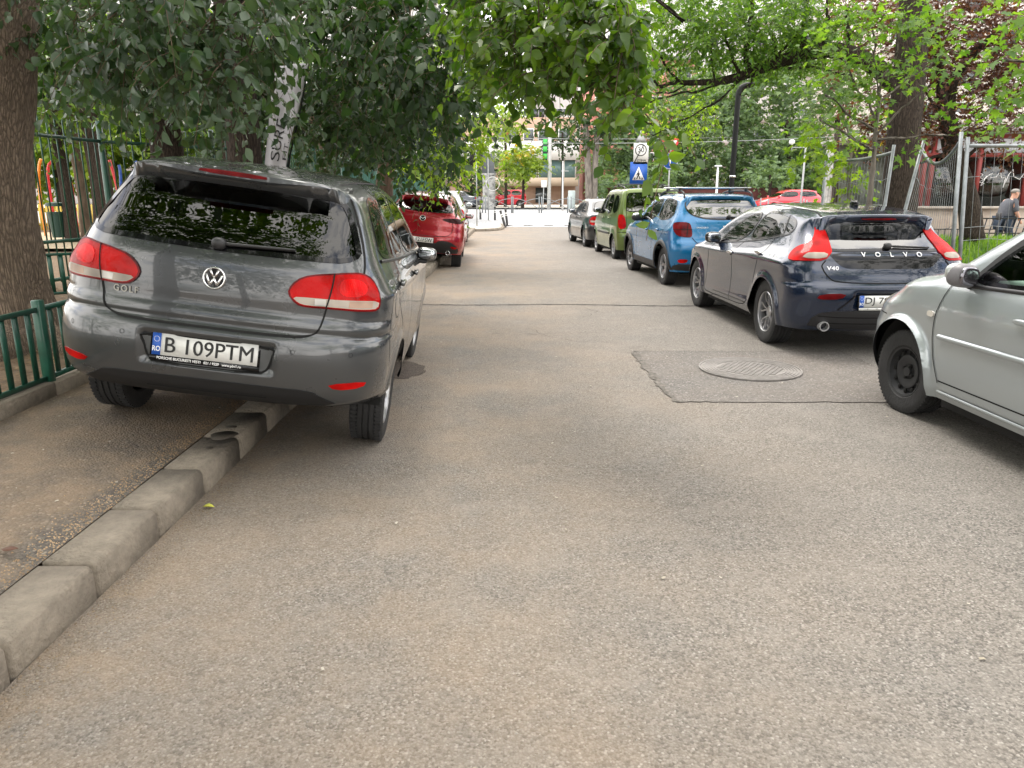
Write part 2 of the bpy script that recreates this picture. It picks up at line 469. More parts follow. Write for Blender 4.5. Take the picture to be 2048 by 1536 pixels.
BLUE_CROSS = dict(L=4.08,
 top=[(-.3,1.50),(.2,1.505),(.5,1.535),(1.2,1.555),(1.7,1.55),(2.1,1.51),(2.5,1.33),(2.9,1.12),(3.1,1.04),(3.4,1.00),(3.8,.92),(4.1,.80),(4.5,.6)],
 rear=[(-.1,.2),(.28,.12),(.36,.05),(.5,.02),(.62,.0),(.74,.02),(.80,.05),(.9,.075),(1.0,.095),(1.08,.12),(1.14,.15),(1.44,.34),(1.46,.30),(1.48,.24),(1.52,.23),(2.2,.4)],
 front=[(-.1,3.9),(.25,4.02),(.45,4.08),(.65,4.08),(.8,4.05),(.95,3.9),(2.2,3.2)],
 plan=[(-.3,.82),(0,.84),(.5,.87),(1.2,.878),(3.0,.878),(3.7,.85),(4.08,.80)],
 sec=[(-.1,.1),(.22,.05),(.35,.02),(.5,.005),(.75,.0),(.9,.005),(.98,.02),(1.05,.05),(1.2,.12),(1.4,.20),(1.52,.26),(2.2,.6)],
 gh=[(0,.05),(.6,.02),(1.2,0),(4.2,0)],
 belt=1.02, kr=.15, kf=.35, kc=.05, rs=.16, rt=.11, rr=.03,
 bumps=[], side=[('arch',(.72,.33,.37),.05,.03),('arch',(3.3,.33,.37),.05,.03),('line',[(.3,.94),(3.6,.90)],.03,.012)])
RED_HATCH = dict(L=4.46,
 top=[(-.3,1.355),(.35,1.385),(.8,1.445),(1.5,1.482),(2.1,1.48),(2.5,1.42),(2.9,1.23),(3.2,1.06),(3.4,1.0),(3.9,.91),(4.3,.79),(4.7,.6)],
 rear=[(-.1,.3),(.25,.18),(.33,.09),(.42,.03),(.52,.0),(.62,.01),(.72,.035),(.82,.05),(.92,.075),(.98,.09),(1.05,.13),(1.10,.19),(1.32,.52),(1.335,.46),(1.355,.37),(1.38,.36),(1.5,.5),(2.2,.8)],
 front=[(-.1,4.2),(.25,4.38),(.5,4.46),(.65,4.44),(.8,4.3),(2.2,3.4)],
 plan=[(-.3,.80),(0,.85),(.5,.89),(1.0,.898),(3.2,.898),(4.0,.86),(4.46,.78)],
 sec=[(-.1,.14),(.2,.07),(.3,.03),(.5,.0),(.65,.005),(.82,.015),(.92,.04),(1.0,.09),(1.1,.16),(1.25,.24),(1.4,.32),(2.2,.9)],
 gh=[(0,.14),(.6,.09),(1.2,.03),(1.8,0),(4.4,0)],
 belt=.94, kr=.24, kf=.4, kc=.06, rs=.22, rt=.12, rr=.03,
 bumps=[(0,.515,.31,.07,.015,.03)], side=[('arch',(.85,.31,.355),.05,.015),('arch',(3.57,.31,.355),.05,.015)])
GREEN_BOX = dict(L=3.54,
 top=[(-.3,1.66),(.1,1.665),(.5,1.68),(1.3,1.69),(1.8,1.67),(2.2,1.52),(2.6,1.24),(2.75,1.12),(2.95,1.04),(3.3,.96),(3.55,.84),(3.9,.7)],
 rear=[(-.1,.14),(.28,.08),(.4,.02),(.55,.0),(.66,.02),(.72,.045),(1.0,.05),(1.08,.06),(1.15,.07),(1.58,.17),(1.62,.18),(2.2,.4)],
 front=[(-.1,3.4),(.25,3.5),(.5,3.54),(.8,3.5),(.95,3.4),(2.2,2.8)],
 plan=[(-.3,.78),(0,.79),(.5,.81),(1.2,.815),(2.8,.81),(3.54,.76)],
 sec=[(-.1,.08),(.22,.04),(.35,.015),(.5,.0),(.8,.0),(.95,.01),(1.05,.03),(1.2,.06),(1.5,.12),(1.62,.15),(2.2,.4)],
 belt=1.05, kr=.10, kf=.35, kc=.05, rs=.10, rt=.12, rr=.05,
 bumps=[], side=[('arch',(.6,.3,.32),.05,.012),('arch',(2.96,.3,.32),.05,.012),('line',[(.9,.62),(2.6,.62)],.05,.012)])
DARK_SEDAN = dict(L=4.55,
 top=[(-.3,.98),(.1,.985),(.5,1.0),(.68,1.02),(1.0,1.17),(1.35,1.345),(1.7,1.41),(2.2,1.43),(2.6,1.40),(3.0,1.22),(3.3,1.06),(3.45,1.0),(3.9,.93),(4.35,.8),(4.7,.65)],
 rear=[(-.1,.2),(.22,.12),(.32,.04),(.5,.0),(.64,.0),(.70,.04),(.8,.06),(.9,.08),(.97,.07),(1.0,.07),(2.2,.4)],
 front=[(-.1,4.35),(.25,4.48),(.5,4.55),(.7,4.5),(.85,4.3),(2.2,3.4)],
 plan=[(-.3,.80),(0,.84),(.5,.875),(1.2,.883),(3.4,.883),(4.1,.85),(4.55,.77)],
 sec=[(-.1,.1),(.2,.05),(.3,.02),(.5,.0),(.75,.005),(.86,.02),(.93,.05),(1.0,.1),(1.2,.19),(1.35,.26),(1.43,.31),(2.2,.7)],
 belt=.92, kr=.2, kf=.4, kc=.04, rs=.2, rt=.1, rr=.05,
 bumps=[], side=[('arch',(.95,.3,.34),.05,.012),('arch',(3.6,.3,.34),.05,.012)])
SILVER_SEDAN = dict(L=4.25,
 top=[(-.3,1.02),(.1,1.03),(.5,1.05),(.62,1.07),(1.0,1.29),(1.4,1.47),(1.8,1.525),(2.2,1.535),(2.45,1.49),(2.8,1.305),(3.15,1.10),(3.3,1.04),(3.7,.975),(4.0,.87),(4.4,.64)],
 rear=[(-.1,.2),(.25,.12),(.35,.04),(.55,.0),(.7,.03),(.9,.06),(1.03,.06),(2.2,.4)],
 front=[(-.1,4.0),(.22,4.15),(.42,4.24),(.58,4.25),(.66,4.22),(.75,4.17),(.9,4.0),(2.2,3.2)],
 plan=[(-.3,.80),(0,.83),(.5,.86),(1.2,.868),(3.0,.868),(3.6,.862),(4.0,.84),(4.25,.80)],
 sec=[(-.1,.1),(.2,.06),(.3,.02),(.5,.0),(.75,.0),(.86,.012),(.93,.03),(1.0,.06),(1.2,.125),(1.4,.20),(1.52,.25),(2.2,.6)],
 belt=.98, kr=.15, kf=.35, kc=.05, rs=.14, rt=.09, rr=.05,
 bumps=[], side=[('arch',(.85,.29,.38),.05,.03),('arch',(3.49,.29,.36),.04,.042)])
SUV_SHAPE = dict(L=3.65,
 top=[(-.3,1.50),(.1,1.51),(.5,1.535),(1.4,1.55),(1.8,1.51),(2.2,1.32),(2.6,1.1),(2.8,1.03),(3.2,.97),(3.6,.82),(4.0,.65)],
 rear=[(-.1,.14),(.28,.08),(.4,.02),(.6,.0),(.75,.04),(1.0,.06),(1.1,.09),(1.45,.22),(1.5,.2),(2.2,.4)],
 front=[(-.1,3.5),(.25,3.6),(.5,3.65),(.8,3.58),(.95,3.4),(2.2,2.8)],
 plan=[(-.3,.78),(0,.79),(.5,.81),(1.2,.815),(2.8,.81),(3.65,.76)],
 sec=[(-.1,.08),(.22,.04),(.35,.015),(.5,.0),(.8,.0),(.95,.015),(1.05,.04),(1.2,.09),(1.5,.16),(2.2,.4)],
 belt=1.0, kr=.12, kf=.35, kc=.05, rs=.12, rt=.1, rr=.05,
 bumps=[], side=[('arch',(.65,.3,.33),.05,.015),('arch',(2.95,.3,.33),.05,.015)])
# ---------------------------------------------------------------- car builder
M_BLACK = pbr('black_plastic', (.018, .018, .02), .45, bump=.15, bscale=300)
M_GBLACK = pbr('gloss_black', (.004, .004, .005), .1, coat=.35, spec=.25)
M_GAP = pbr('panel_gap', (.004, .004, .004), .9)
M_RUBBER = pbr('tyre_rubber', (.022, .022, .023), .75, var=.35, vscale=6, bump=.4, bscale=60)
M_DARKIN = pbr('cabin_trim', (.03, .03, .032), .8)
M_BADGE = pbr('badge_silver', (.62, .62, .63), .28, .6)
M_CHROME = pbr('chrome', (.75, .75, .76), .12, 1.)
M_ALLOY = pbr('alloy', (.42, .42, .43), .3, .9, var=.2, vscale=8)
M_ALLOYD = pbr('dark_alloy', (.05, .05, .055), .35, .7)
M_STEEL = pbr('black_steel', (.03, .031, .033), .5, .3, var=.3)
M_PLATE = pbr('plate_white', (.72, .72, .70), .35, var=.06, vscale=12)
M_PBLUE = pbr('plate_blue', (.02, .10, .45), .35)
M_PTXT = pbr('plate_text', (.01, .01, .01), .4)
M_WHITE = pbr('white_print', (.8, .8, .8), .4)
M_LRED = lens('red_lens', (.52, .002, .002)); M_LDRED = lens('dark_red_lens', (.16, .004, .006)); M_LCLR = lens('clear_lens', (.50, .44, .38), 90.); M_LSMK = lens('smoked_lens', (.035, .003, .004))
M_GDARK = glass('privacy_glass', (.06, .065, .07), .10); M_GTINT = glass('green_tint_glass', (.42, .52, .47), .07)
M_WLENS = lens('white_lens', (.75, .72, .68), 120.); M_ALENS = lens('amber_lens', (.52, .36, .28), 120.); M_BRED = lens('bright_red_lens', (.78, .004, .004), 40.); M_GCLR = glass('clear_green_glass', (.66, .78, .72), .06); M_GDREAR = glass('tinted_rear_glass', (.05, .055, .058), .06); M_GREAR = glass('rear_glass', (.16, .18, .18), .22)


def chaikin(P, k=2, closed=True):
    P = np.array(P, float)
    for _ in range(k):
        Q = np.roll(P, -1, 0) if closed else P[1:]
        A = P if closed else P[:-1]
        P2 = np.stack([A * .75 + Q * .25, A * .25 + Q * .75], 1).reshape(-1, P.shape[1])
        P = P2 if closed else np.vstack([P[:1], P2, P[-1:]])
    return P


def densify(P, step, closed=True):
    P = np.array(P, float); out = []
    n = len(P)
    for i in range(n if closed else n - 1):
        a, b = P[i], P[(i + 1) % n]; k = max(1, int(np.ceil(np.linalg.norm(b - a) / step)))
        for t in range(k): out.append(a + (b - a) * t / k)
    if not closed: out.append(P[-1])
    return np.array(out)


def inside(P, poly):
    x, y = P[:, 0], P[:, 1]; r = np.zeros(len(P), bool); n = len(poly)
    for i in range(n):
        x1, y1 = poly[i]; x2, y2 = poly[(i + 1) % n]
        c = (y1 > y) != (y2 > y)
        with np.errstate(divide='ignore', invalid='ignore'):
            r ^= c & (x < (x2 - x1) * (y - y1) / (y2 - y1 + 1e-12) + x1)
    return r


def nearest(P, poly):
    best = np.full(len(P), 1e9); out = P.copy(); n = len(poly)
    for i in range(n):
        a, b = poly[i], poly[(i + 1) % n]; d = b - a
        t = np.clip(((P - a) @ d) / max(d @ d, 1e-12), 0, 1)
        q = a + t[:, None] * d; dd = np.linalg.norm(P - q, axis=1)
        m = dd < best; best[m] = dd[m]; out[m] = q[m]
    return out, best


def ccw(P):
    P = np.array(P, float); Q = np.roll(P, -1, 0)
    return P if (P[:, 0] * Q[:, 1] - Q[:, 0] * P[:, 1]).sum() > 0 else P[::-1]


def offset_poly(P, d):
    """d > 0 grows a ccw outline"""
    P = ccw(P); A = np.roll(P, 1, 0); B = np.roll(P, -1, 0)
    e1 = P - A; e2 = B - P
    e1 /= np.linalg.norm(e1, axis=1, keepdims=True) + 1e-9; e2 /= np.linalg.norm(e2, axis=1, keepdims=True) + 1e-9
    n = np.c_[e1[:, 1] + e2[:, 1], -e1[:, 0] - e2[:, 0]]; n /= np.linalg.norm(n, axis=1, keepdims=True) + 1e-9
    c = np.clip((n * np.c_[e1[:, 1], -e1[:, 0]]).sum(1), .5, 1)
    return P + n * (d / c)[:, None]


def mirror_proj(p): return {'left': 'right', 'right': 'left', 'cornr': 'cornl', 'cornl': 'cornr'}.get(p if isinstance(p, str) else p[0], p) if isinstance(p, str) else (mirror_proj(p[0]), p[1])


def patch(S, name, outl, proj, mat, parent, off=.003, thick=.012, grid=.035, rnd=2):
    """a panel, lamp or pane that follows the hull inside an outline"""
    O = ccw(chaikin(outl, rnd) if rnd else outl)
    O = densify(O, grid)
    lo, hi = O.min(0), O.max(0)
    g = np.stack(np.meshgrid(np.arange(lo[0], hi[0], grid), np.arange(lo[1], hi[1], grid)), -1).reshape(-1, 2)
    g = g[inside(g, O)]
    if len(g):
        _, dd = nearest(g, O); g = g[dd > grid * .45]
    pts = np.r_[O, g] if len(g) else O
    r = delaunay_2d_cdt([Vector(p) for p in pts], [], [list(range(len(O)))], 1, 1e-6)
    v2 = np.array([v[:] for v in r[0]]); tris = np.array([f for f in r[2] if len(f) == 3])
    P3, ok = S.project(v2, proj)
    if not ok.all():
        keep = ok[tris].all(1); tris = tris[keep]
    Nn = S.normal(P3)
    T = P3 + Nn * off
    # boundary edges -> skirt
    e = np.sort(np.concatenate([tris[:, [0, 1]], tris[:, [1, 2]], tris[:, [2, 0]]]), 1)
    dirE = np.concatenate([tris[:, [0, 1]], tris[:, [1, 2]], tris[:, [2, 0]]])
    u, idx, cnt = np.unique(e[:, 0] * 100000 + e[:, 1], return_index=True, return_counts=True)
    be = dirE[idx[cnt == 1]]
    n = len(T)
    V = np.concatenate([T, T, P3 - Nn * thick])
    F4 = np.c_[be[:, 1] + n, be[:, 0] + n, be[:, 0] + 2 * n, be[:, 1] + 2 * n]
    # make faces look outwards
    t0 = tris[0]; fn = np.cross(T[t0[1]] - T[t0[0]], T[t0[2]] - T[t0[0]])
    if fn @ Nn[t0[0]] < 0: tris = tris[:, ::-1]; F4 = F4[:, ::-1]
    o = mesh(name, V, [tris.astype(int), F4.astype(int)], mat, parent, smooth=True)
    return o


def ribbon(S, name, line, proj, w, mat, parent, off=.0015, closed=False, rnd=1, step=.03, raised=0, d_in=None, d_out=None):
    """narrow strip along a line on the hull (panel gap, seal, trim)"""
    L_ = chaikin(line, rnd, closed) if rnd else np.array(line, float)
    L_ = densify(L_, step, closed)
    if closed:
        L_ = ccw(L_); a = offset_poly(L_, d_out if d_out is not None else w / 2); b = offset_poly(L_, -(d_in if d_in is not None else w / 2))
    else:
        t = np.gradient(L_, axis=0); t /= np.linalg.norm(t, axis=1, keepdims=True) + 1e-9
        nn = np.c_[-t[:, 1], t[:, 0]]; a = L_ + nn * w / 2; b = L_ - nn * w / 2
    A, oka = S.project(a, proj); B, okb = S.project(b, proj)
    ok = oka & okb
    NA, NB = S.normal(A), S.normal(B)
    n = len(A)
    V = np.concatenate([A + NA * (off - .004 * (raised > 0)), A * .75 + B * .25 + (NA) * (off + raised), A * .25 + B * .75 + NB * (off + raised), B + NB * (off - .004 * (raised > 0))])
    Fc = []
    for i in range(n if closed else n - 1):
        j = (i + 1) % n
        if not (ok[i] and ok[j]): continue
        if np.linalg.norm(V[i] - V[j]) > .15: continue
        for k in range(3): Fc.append((k * n + i, k * n + j, (k + 1) * n + j, (k + 1) * n + i))
    if not Fc: return None
    f = Fc[0]; fn = np.cross(V[f[1]] - V[f[0]], V[f[2]] - V[f[1]])
    if fn @ NA[f[0] % n] < 0: Fc = [q[::-1] for q in Fc]
    return mesh(name, V, Fc, mat, parent, smooth=True)


def arch_outline(ya, za, ra, zb):
    a = np.linspace(-.25, PI + .25, 36)
    P = [(ya + ra * math.cos(t), za + ra * math.sin(t)) for t in a]
    return np.array([(P[0][0], zb - .2)] + P + [(P[-1][0], zb - .2)])[::1]


def hull(S, res, holes, zb, mat, parent, rear_fine=None):
    sp = S.sp; L = S.L; W = max(b for _, b in sp['plan'])
    if rear_fine:
        ys = np.r_[np.arange(-.05, .9, rear_fine), np.arange(.9, L + .05, res)]
    else: ys = np.arange(-.05, L + .06, res)
    rx = rear_fine or res
    xs = np.linspace(-W - .08, W + .08, int(2 * W / rx) | 1)
    nz = int(1.35 / rx)
    nx, ny = len(xs), len(ys)
    zt = np.interp(ys, S.yy, S.T) + .05
    sz = np.linspace(0, 1, nz)
    ids = {}; V = []
    def vid(i, j, k):
        q = (i, j, k)
        if q not in ids:
            ids[q] = len(V); V.append((xs[i], ys[j], zb + (zt[j] - zb) * sz[k]))
        return ids[q]
    Fc = []
    for j in range(ny - 1):
        for k in range(nz - 1):
            Fc.append((vid(0, j, k), vid(0, j, k + 1), vid(0, j + 1, k + 1), vid(0, j + 1, k)))
            Fc.append((vid(nx - 1, j, k), vid(nx - 1, j + 1, k), vid(nx - 1, j + 1, k + 1), vid(nx - 1, j, k + 1)))
        for i in range(nx - 1):
            Fc.append((vid(i, j, nz - 1), vid(i + 1, j, nz - 1), vid(i + 1, j + 1, nz - 1), vid(i, j + 1, nz - 1)))
    for i in range(nx - 1):
        for k in range(nz - 1):
            Fc.append((vid(i, 0, k), vid(i + 1, 0, k), vid(i + 1, 0, k + 1), vid(i, 0, k + 1)))
            Fc.append((vid(i, ny - 1, k), vid(i, ny - 1, k + 1), vid(i + 1, ny - 1, k + 1), vid(i + 1, ny - 1, k)))
    V = np.array(V); Fc = np.array(Fc)
    tgt = np.c_[np.clip(V[:, 0], -.45, .45), np.clip(V[:, 1], .6, L - .9), np.clip(V[:, 2], zb, .7)]
    D = tgt - V; ln = np.linalg.norm(D, axis=1); D /= ln[:, None]
    P, ok = S.first(V, D, 1.6, 90)
    ok &= (P * 1 == P).all(1)
    P[~ok] = V[~ok]
    # cut openings: vertices just inside an outline slide onto it, faces wholly inside go
    Nn = S.normal(P)
    dead = np.zeros(len(Fc), bool)
    for (proj, poly) in holes:
        poly = ccw(poly)
        if proj in ('left', 'right'):
            uv = P[:, [1, 2]]; sel = (P[:, 0] < -.3) if proj == 'left' else (P[:, 0] > .3)
        elif proj == 'rear': uv = P[:, [0, 2]]; sel = P[:, 1] < 1.3
        elif proj == 'top': uv = P[:, [0, 1]]; sel = P[:, 2] > .85
        else: uv = P[:, [0, 2]]; sel = P[:, 1] > L / 2
        m = sel & inside(uv, poly)
        fin = m[Fc].all(1)
        dead |= fin
        cross = m[Fc].any(1) & ~fin
        mv = np.unique(Fc[cross][m[Fc[cross]]])
        if len(mv):
            q, _ = nearest(uv[mv], poly)
            Q, k2 = S.project(q, proj)
            k2 &= np.linalg.norm(Q - P[mv], axis=1) < .12
            P[mv[k2]] = Q[k2]
    Fc = Fc[~dead]
    d1 = np.linalg.norm(P[Fc[:, 0]] - P[Fc[:, 2]], axis=1); Fc = Fc[d1 < .4]
    used = np.unique(Fc); rm = np.full(len(P), -1); rm[used] = np.arange(len(used))
    return mesh('body', P[used], rm[Fc], mat, parent, smooth=True)


def make_wheel(parent, x, y, z, r, w, style, side, steer=0.):
    """side -1 left, +1 right; outer face looks outwards"""
    e = empty('wheel', (x, y, z), (0, 0, steer), parent)
    b = MB(); h = w / 2
    rr = r * .655 if style != 'steel' else r * .60
    prof = [(rr, -h * .8), (rr + .012, -h * .92), (r * .84, -h), (r * .93, -h * .98), (r * .975, -h * .9), (r * .995, -h * .78)]
    for gx in (-.52, -.17, .17, .52):
        c = gx * h
        prof += [(r, c - .018), (r, c - .0055), (r - .009, c - .005), (r - .009, c + .005), (r, c + .0055), (r, c + .018)]
    prof += [(r * .995, h * .78), (r * .975, h * .9), (r * .93, h * .98), (r * .84, h), (rr + .012, h * .92), (rr, h * .8)]
    b.lathe(prof, 56, axis='x')
    # shoulder lugs
    for i in range(64):
        a = 2 * PI * i / 64
        M = rotx(a)
        for sx in (-1, 1):
            b.box(M @ np.array([sx * h * .70, 0, r - .0035]), (h * .40, .015, .011), M=M)
    o = b.build('tyre', M_RUBBER, e, smooth=True, ang=30)
    g = MB(); s = side
    if style == 'steel':
        g.lathe([(rr, s * h * .85), (rr - .012, s * h * .80), (rr - .02, s * h * .5), (rr - .028, s * h * .35), (rr - .055, s * h * .30), (rr * .66, s * h * .56), (rr * .55, s * h * .60), (rr * .34, s * h * .42), (.035, s * h * .40), (.034, s * h * .62), (.0, s * h * .63)], 48, axis='x')
        o = g.build('rim', M_STEEL, e, smooth=True, ang=35)
        k = MB()
        for i in range(12):
            a = 2 * PI * i / 12
            k.sph((s * (h * .455 + .004), rr * .79 * math.cos(a), rr * .79 * math.sin(a)), (.02, .026, .036), 2.4, 10, 6, M=None)
        for i in range(4):
            a = 2 * PI * i / 4 + .4
            k.cyl((s * h * .4, .05 * math.cos(a), .05 * math.sin(a)), (s * h * .60, .05 * math.cos(a), .05 * math.sin(a)), .011, 8)
        k.lathe([(.062, s * h * .39), (.062, s * h * .415), (.0, s * h * .42)], 16, axis='x'); k.build('hub', M_GAP, e, smooth=True)
        return e
    # barrel
    g.lathe([(rr, s * h * .84), (rr - .006, s * h * .90), (rr - .014, s * h * .84), (rr - .022, s * h * .3), (rr - .03, -s * h * .7)], 48, axis='x')
    xo = s * h * .72
    n, two, tw, bend = {'five': (5, 1, .024, .0), 'vee': (5, 1, .014, .3), 'ten': (10, 0, .02, 0), 'cover': (7, 0, .036, 0), 'twin': (5, 1, .017, .16)}[style]
    g2 = MB()
    for i in range(n):
        a0 = 2 * PI * i / n + .2
        for q in ((-1, 1) if two else (0,)):
            a1 = a0 + q * (.17 + bend * .5); ah = a0 + q * .06
            pts = []
            for t in np.linspace(0, 1, 6):
                rad = .05 + (rr - .012 - .05) * t
                aa = ah + (a1 - ah) * (t if style != 'vee' else min(1, t * 1.7))
                if style == 'vee' and t > .6: aa = a1 - q * .12 * (t - .6) / .4
                pts.append((xo - s * .028 * (1 - t) ** 2 * 1.0 + s * .004 * math.sin(t * PI), rad, aa, tw * (1 + .5 * (1 - t))))
            Vv = []; Fv = []
            for (px, rad, aa, ww) in pts:
                cx, cy = rad * math.cos(aa), rad * math.sin(aa); tx, ty = -math.sin(aa), math.cos(aa)
                Vv += [(px - s * .022, cx - tx * ww / 2, cy - ty * ww / 2), (px, cx - tx * ww * .38, cy - ty * ww * .38), (px, cx + tx * ww * .38, cy + ty * ww * .38), (px - s * .022, cx + tx * ww / 2, cy + ty * ww / 2)]
            for m in range(5):
                for k in range(3): Fv.append((m * 4 + k, m * 4 + k + 1, m * 4 + k + 5, m * 4 + k + 4))
            g2.add(Vv, Fv)
    g2.lathe([(.062, xo - s * .05), (.062, xo - s * .026), (.05, xo - s * .018), (.0, xo - s * .016)], 24, axis='x')
    g.V += g2.V; 
    for f in g2.F: g.F.append([i + g.n for i in f])
    g.M += g2.M; g.n += g2.n
    rim = g.build('rim', M_ALLOY if style != 'vee' else M_ALLOY, e, smooth=True, ang=35)
    d = MB(); d.lathe([(rr - .024, s * h * .18), (.0, s * h * .18)], 32, axis='x'); d.lathe([(rr - .05, s * h * .3), (rr - .05, s * h * .22)], 32, axis='x')
    d.build('brake_disc', M_ALLOYD if style != 'cover' else M_GAP, e)
    return e


def plate(parent, c, pitch, txt, w=.52, h=.11, frame=True, small=None, yaw=0, wfull=True):
    M = rotz(yaw) @ rotx(pitch) @ REAR_M
    c = np.array(c, float)
    def at(u, v, d=0): return c + M @ np.array([u, v, d])
    e = MB(); e.prism([(-w / 2, -h / 2), (w / 2, -h / 2), (w / 2, h / 2), (-w / 2, h / 2)], -.003, .003, M=M, c=c)
    root = e.build('number_plate', M_PLATE, parent)
    b = MB(); b.prism([(-w / 2, -h / 2), (-w / 2 + .042, -h / 2), (-w / 2 + .042, h / 2), (-w / 2, h / 2)], .003, .0042, M=M, c=c); b.build('country_band', M_PBLUE, root)
    k = MB()
    V, Fc = text_mesh('RO', .036, extr=.0002, thin=.0008, sx=.8); k.add((V + [-w / 2 + .021, -h / 2 + .03, .005]) @ M.T + c, Fc)
    for i in range(12):
        a = i * PI / 6
        k.prism([(.0022 * math.cos(t) - w / 2 + .021 + .013 * math.cos(a), .0022 * math.sin(t) + h / 2 - .03 + .013 * math.sin(a)) for t in np.arange(0, 6.2, 1.26)], .0042, .005, M=M, c=c)
    k.build('country_letters', M_WHITE, root)
    V, Fc = text_mesh(txt, h * .95, extr=.0004, thin=.0, sx=1.)
    wx = V[:, 0].max() - V[:, 0].min(); hy = V[:, 1].max() - V[:, 1].min()
    V = V * [(w - .085) / wx, h * .70 / hy, 1]
    V[:, 0] -= (V[:, 0].max() + V[:, 0].min()) / 2 - .021; V[:, 1] -= (V[:, 1].max() + V[:, 1].min()) / 2
    k = MB()
    for q, dx in enumerate((-.0012, .0012)): k.add((V + [dx, dx * .4, .0046 + q * .0004]) @ M.T + c, Fc)
    k.build('plate_number', M_PTXT, root)
    if frame:
        f = MB(); t = .011; lo = -h / 2 - (.026 if small else .010)
        f.prism([(-w / 2 - t, lo), (w / 2 + t, lo), (w / 2 + t, h / 2 + .006), (-w / 2 - t, h / 2 + .006)], -.012, -.0035, M=M, c=c)
        if small:
            f.prism([(-w / 2 - t, lo), (w / 2 + t, lo), (w / 2 + t, -h / 2 - .002), (-w / 2 - t, -h / 2 - .002)], -.0035, .004, M=M, c=c)
        f.build('plate_holder', M_GBLACK, root)
        if small:
            q = MB()
            V, Fc = text_mesh(small, .0185, extr=.0001, thin=.0003); wx = V[:, 0].max() - V[:, 0].min()
            q.add((V * [(w * .80) / wx, 1, 1] + [-.025, -h / 2 - .014, .0044]) @ M.T + c, Fc)
            q.build('dealer_text', M_WHITE, root)
    return root


def make_mirror(S, parent, side, y, z, mat, capmat=None, sc=1., out=.13, lower=None):
    x = np.interp(y, S.yy, S.P)
    p, ok = S.project([(y, z)], 'right' if side > 0 else 'left')
    bx = abs(p[0][0])
    b = MB()
    M = rotz(-side * .18)
    b.sph((side * (bx + out), y, z + .02), (.205 * sc, .115 * sc, .135 * sc), 3.0, 20, 12, M=M)
    o = b.build('mirror', mat, parent, smooth=True)
    a = MB(); a.rbox((side * (bx + .03), y + .0, z - .045), (.11, .06, .035), .012); a.build('mirror_arm', M_BLACK, o)
    g = MB(); g.sph((side * (bx + out), y - .052 * sc, z + .02), (.175 * sc, .045, .11 * sc), 3.2, 20, 8, M=M); g.build('mirror_glass', pbr('mirror_silver', (.5, .52, .55), .03, 1.), o, smooth=True)
    if lower is not None:
        q = MB(); q.sph((side * (bx + out + .004), y - .018, z + .003), (.24 * sc, .135 * sc, .135 * sc), 2.6, 20, 10, M=M); q.build('mirror_housing', lower, o, smooth=True)
    return o


def handle(S, parent, side, y, z, mat, l=.19):
    pr = 'right' if side > 0 else 'left'
    p, ok = S.project([(y, z)], pr)
    n = S.normal(p)[0]; c = p[0] + n * .02
    b = MB(); b.sph(c, (.028, l, .034), 2.8, 14, 8)
    o = b.build('door_handle', mat, parent, smooth=True)
    q = MB(); q.sph(p[0] + n * .0, (.01, l * .55, .06), 2.2, 14, 8); q.build('handle_recess', M_GAP, o, smooth=True)
    return o


def cabin(parent, sp, y0, y1, w=.62, zf=.42, light=None, roofz=1.35):
    """seats, dash, wheel"""
    m = light or M_DARKIN
    zt = roofz - .17
    for (yy, xs) in ((y0, (-.36, .36)), (y1, (-.36, .36))):
        for x in xs:
            b = MB(); b.rbox((x, yy + .22, .48), (.5, .5, .16), .05); b.rbox((x, yy - .08, .78), (.48, .15, .56), .05, M=rotx(.22))
            s_ = b.build('seat', m, parent, ang=50)
            h = MB(); h.sph((x, yy - .15, zt - .05), (.26, .1, .18), 3, 14, 8); h.build('headrest', m, s_, smooth=True)
    b = MB(); b.rbox((0, y1 + .92, .86), (w * 2 + .08, .42, .22), .07); b.build('dashboard', pbr('dash', (.05, .055, .055), .7), parent, ang=50)
    b = MB(); a = np.linspace(0, 2 * PI, 33); M = rotx(-1.15)
    b.tube([np.array([-.36, y1 + .58, .93]) + M @ np.array([.18 * math.cos(t), .18 * math.sin(t), 0]) for t in a], .015, 8, False)
    b.rbox((-.36, y1 + .58, .93), (.33, .05, .03), .01, M=M); b.build('steering_wheel', M_BLACK, parent, smooth=True)


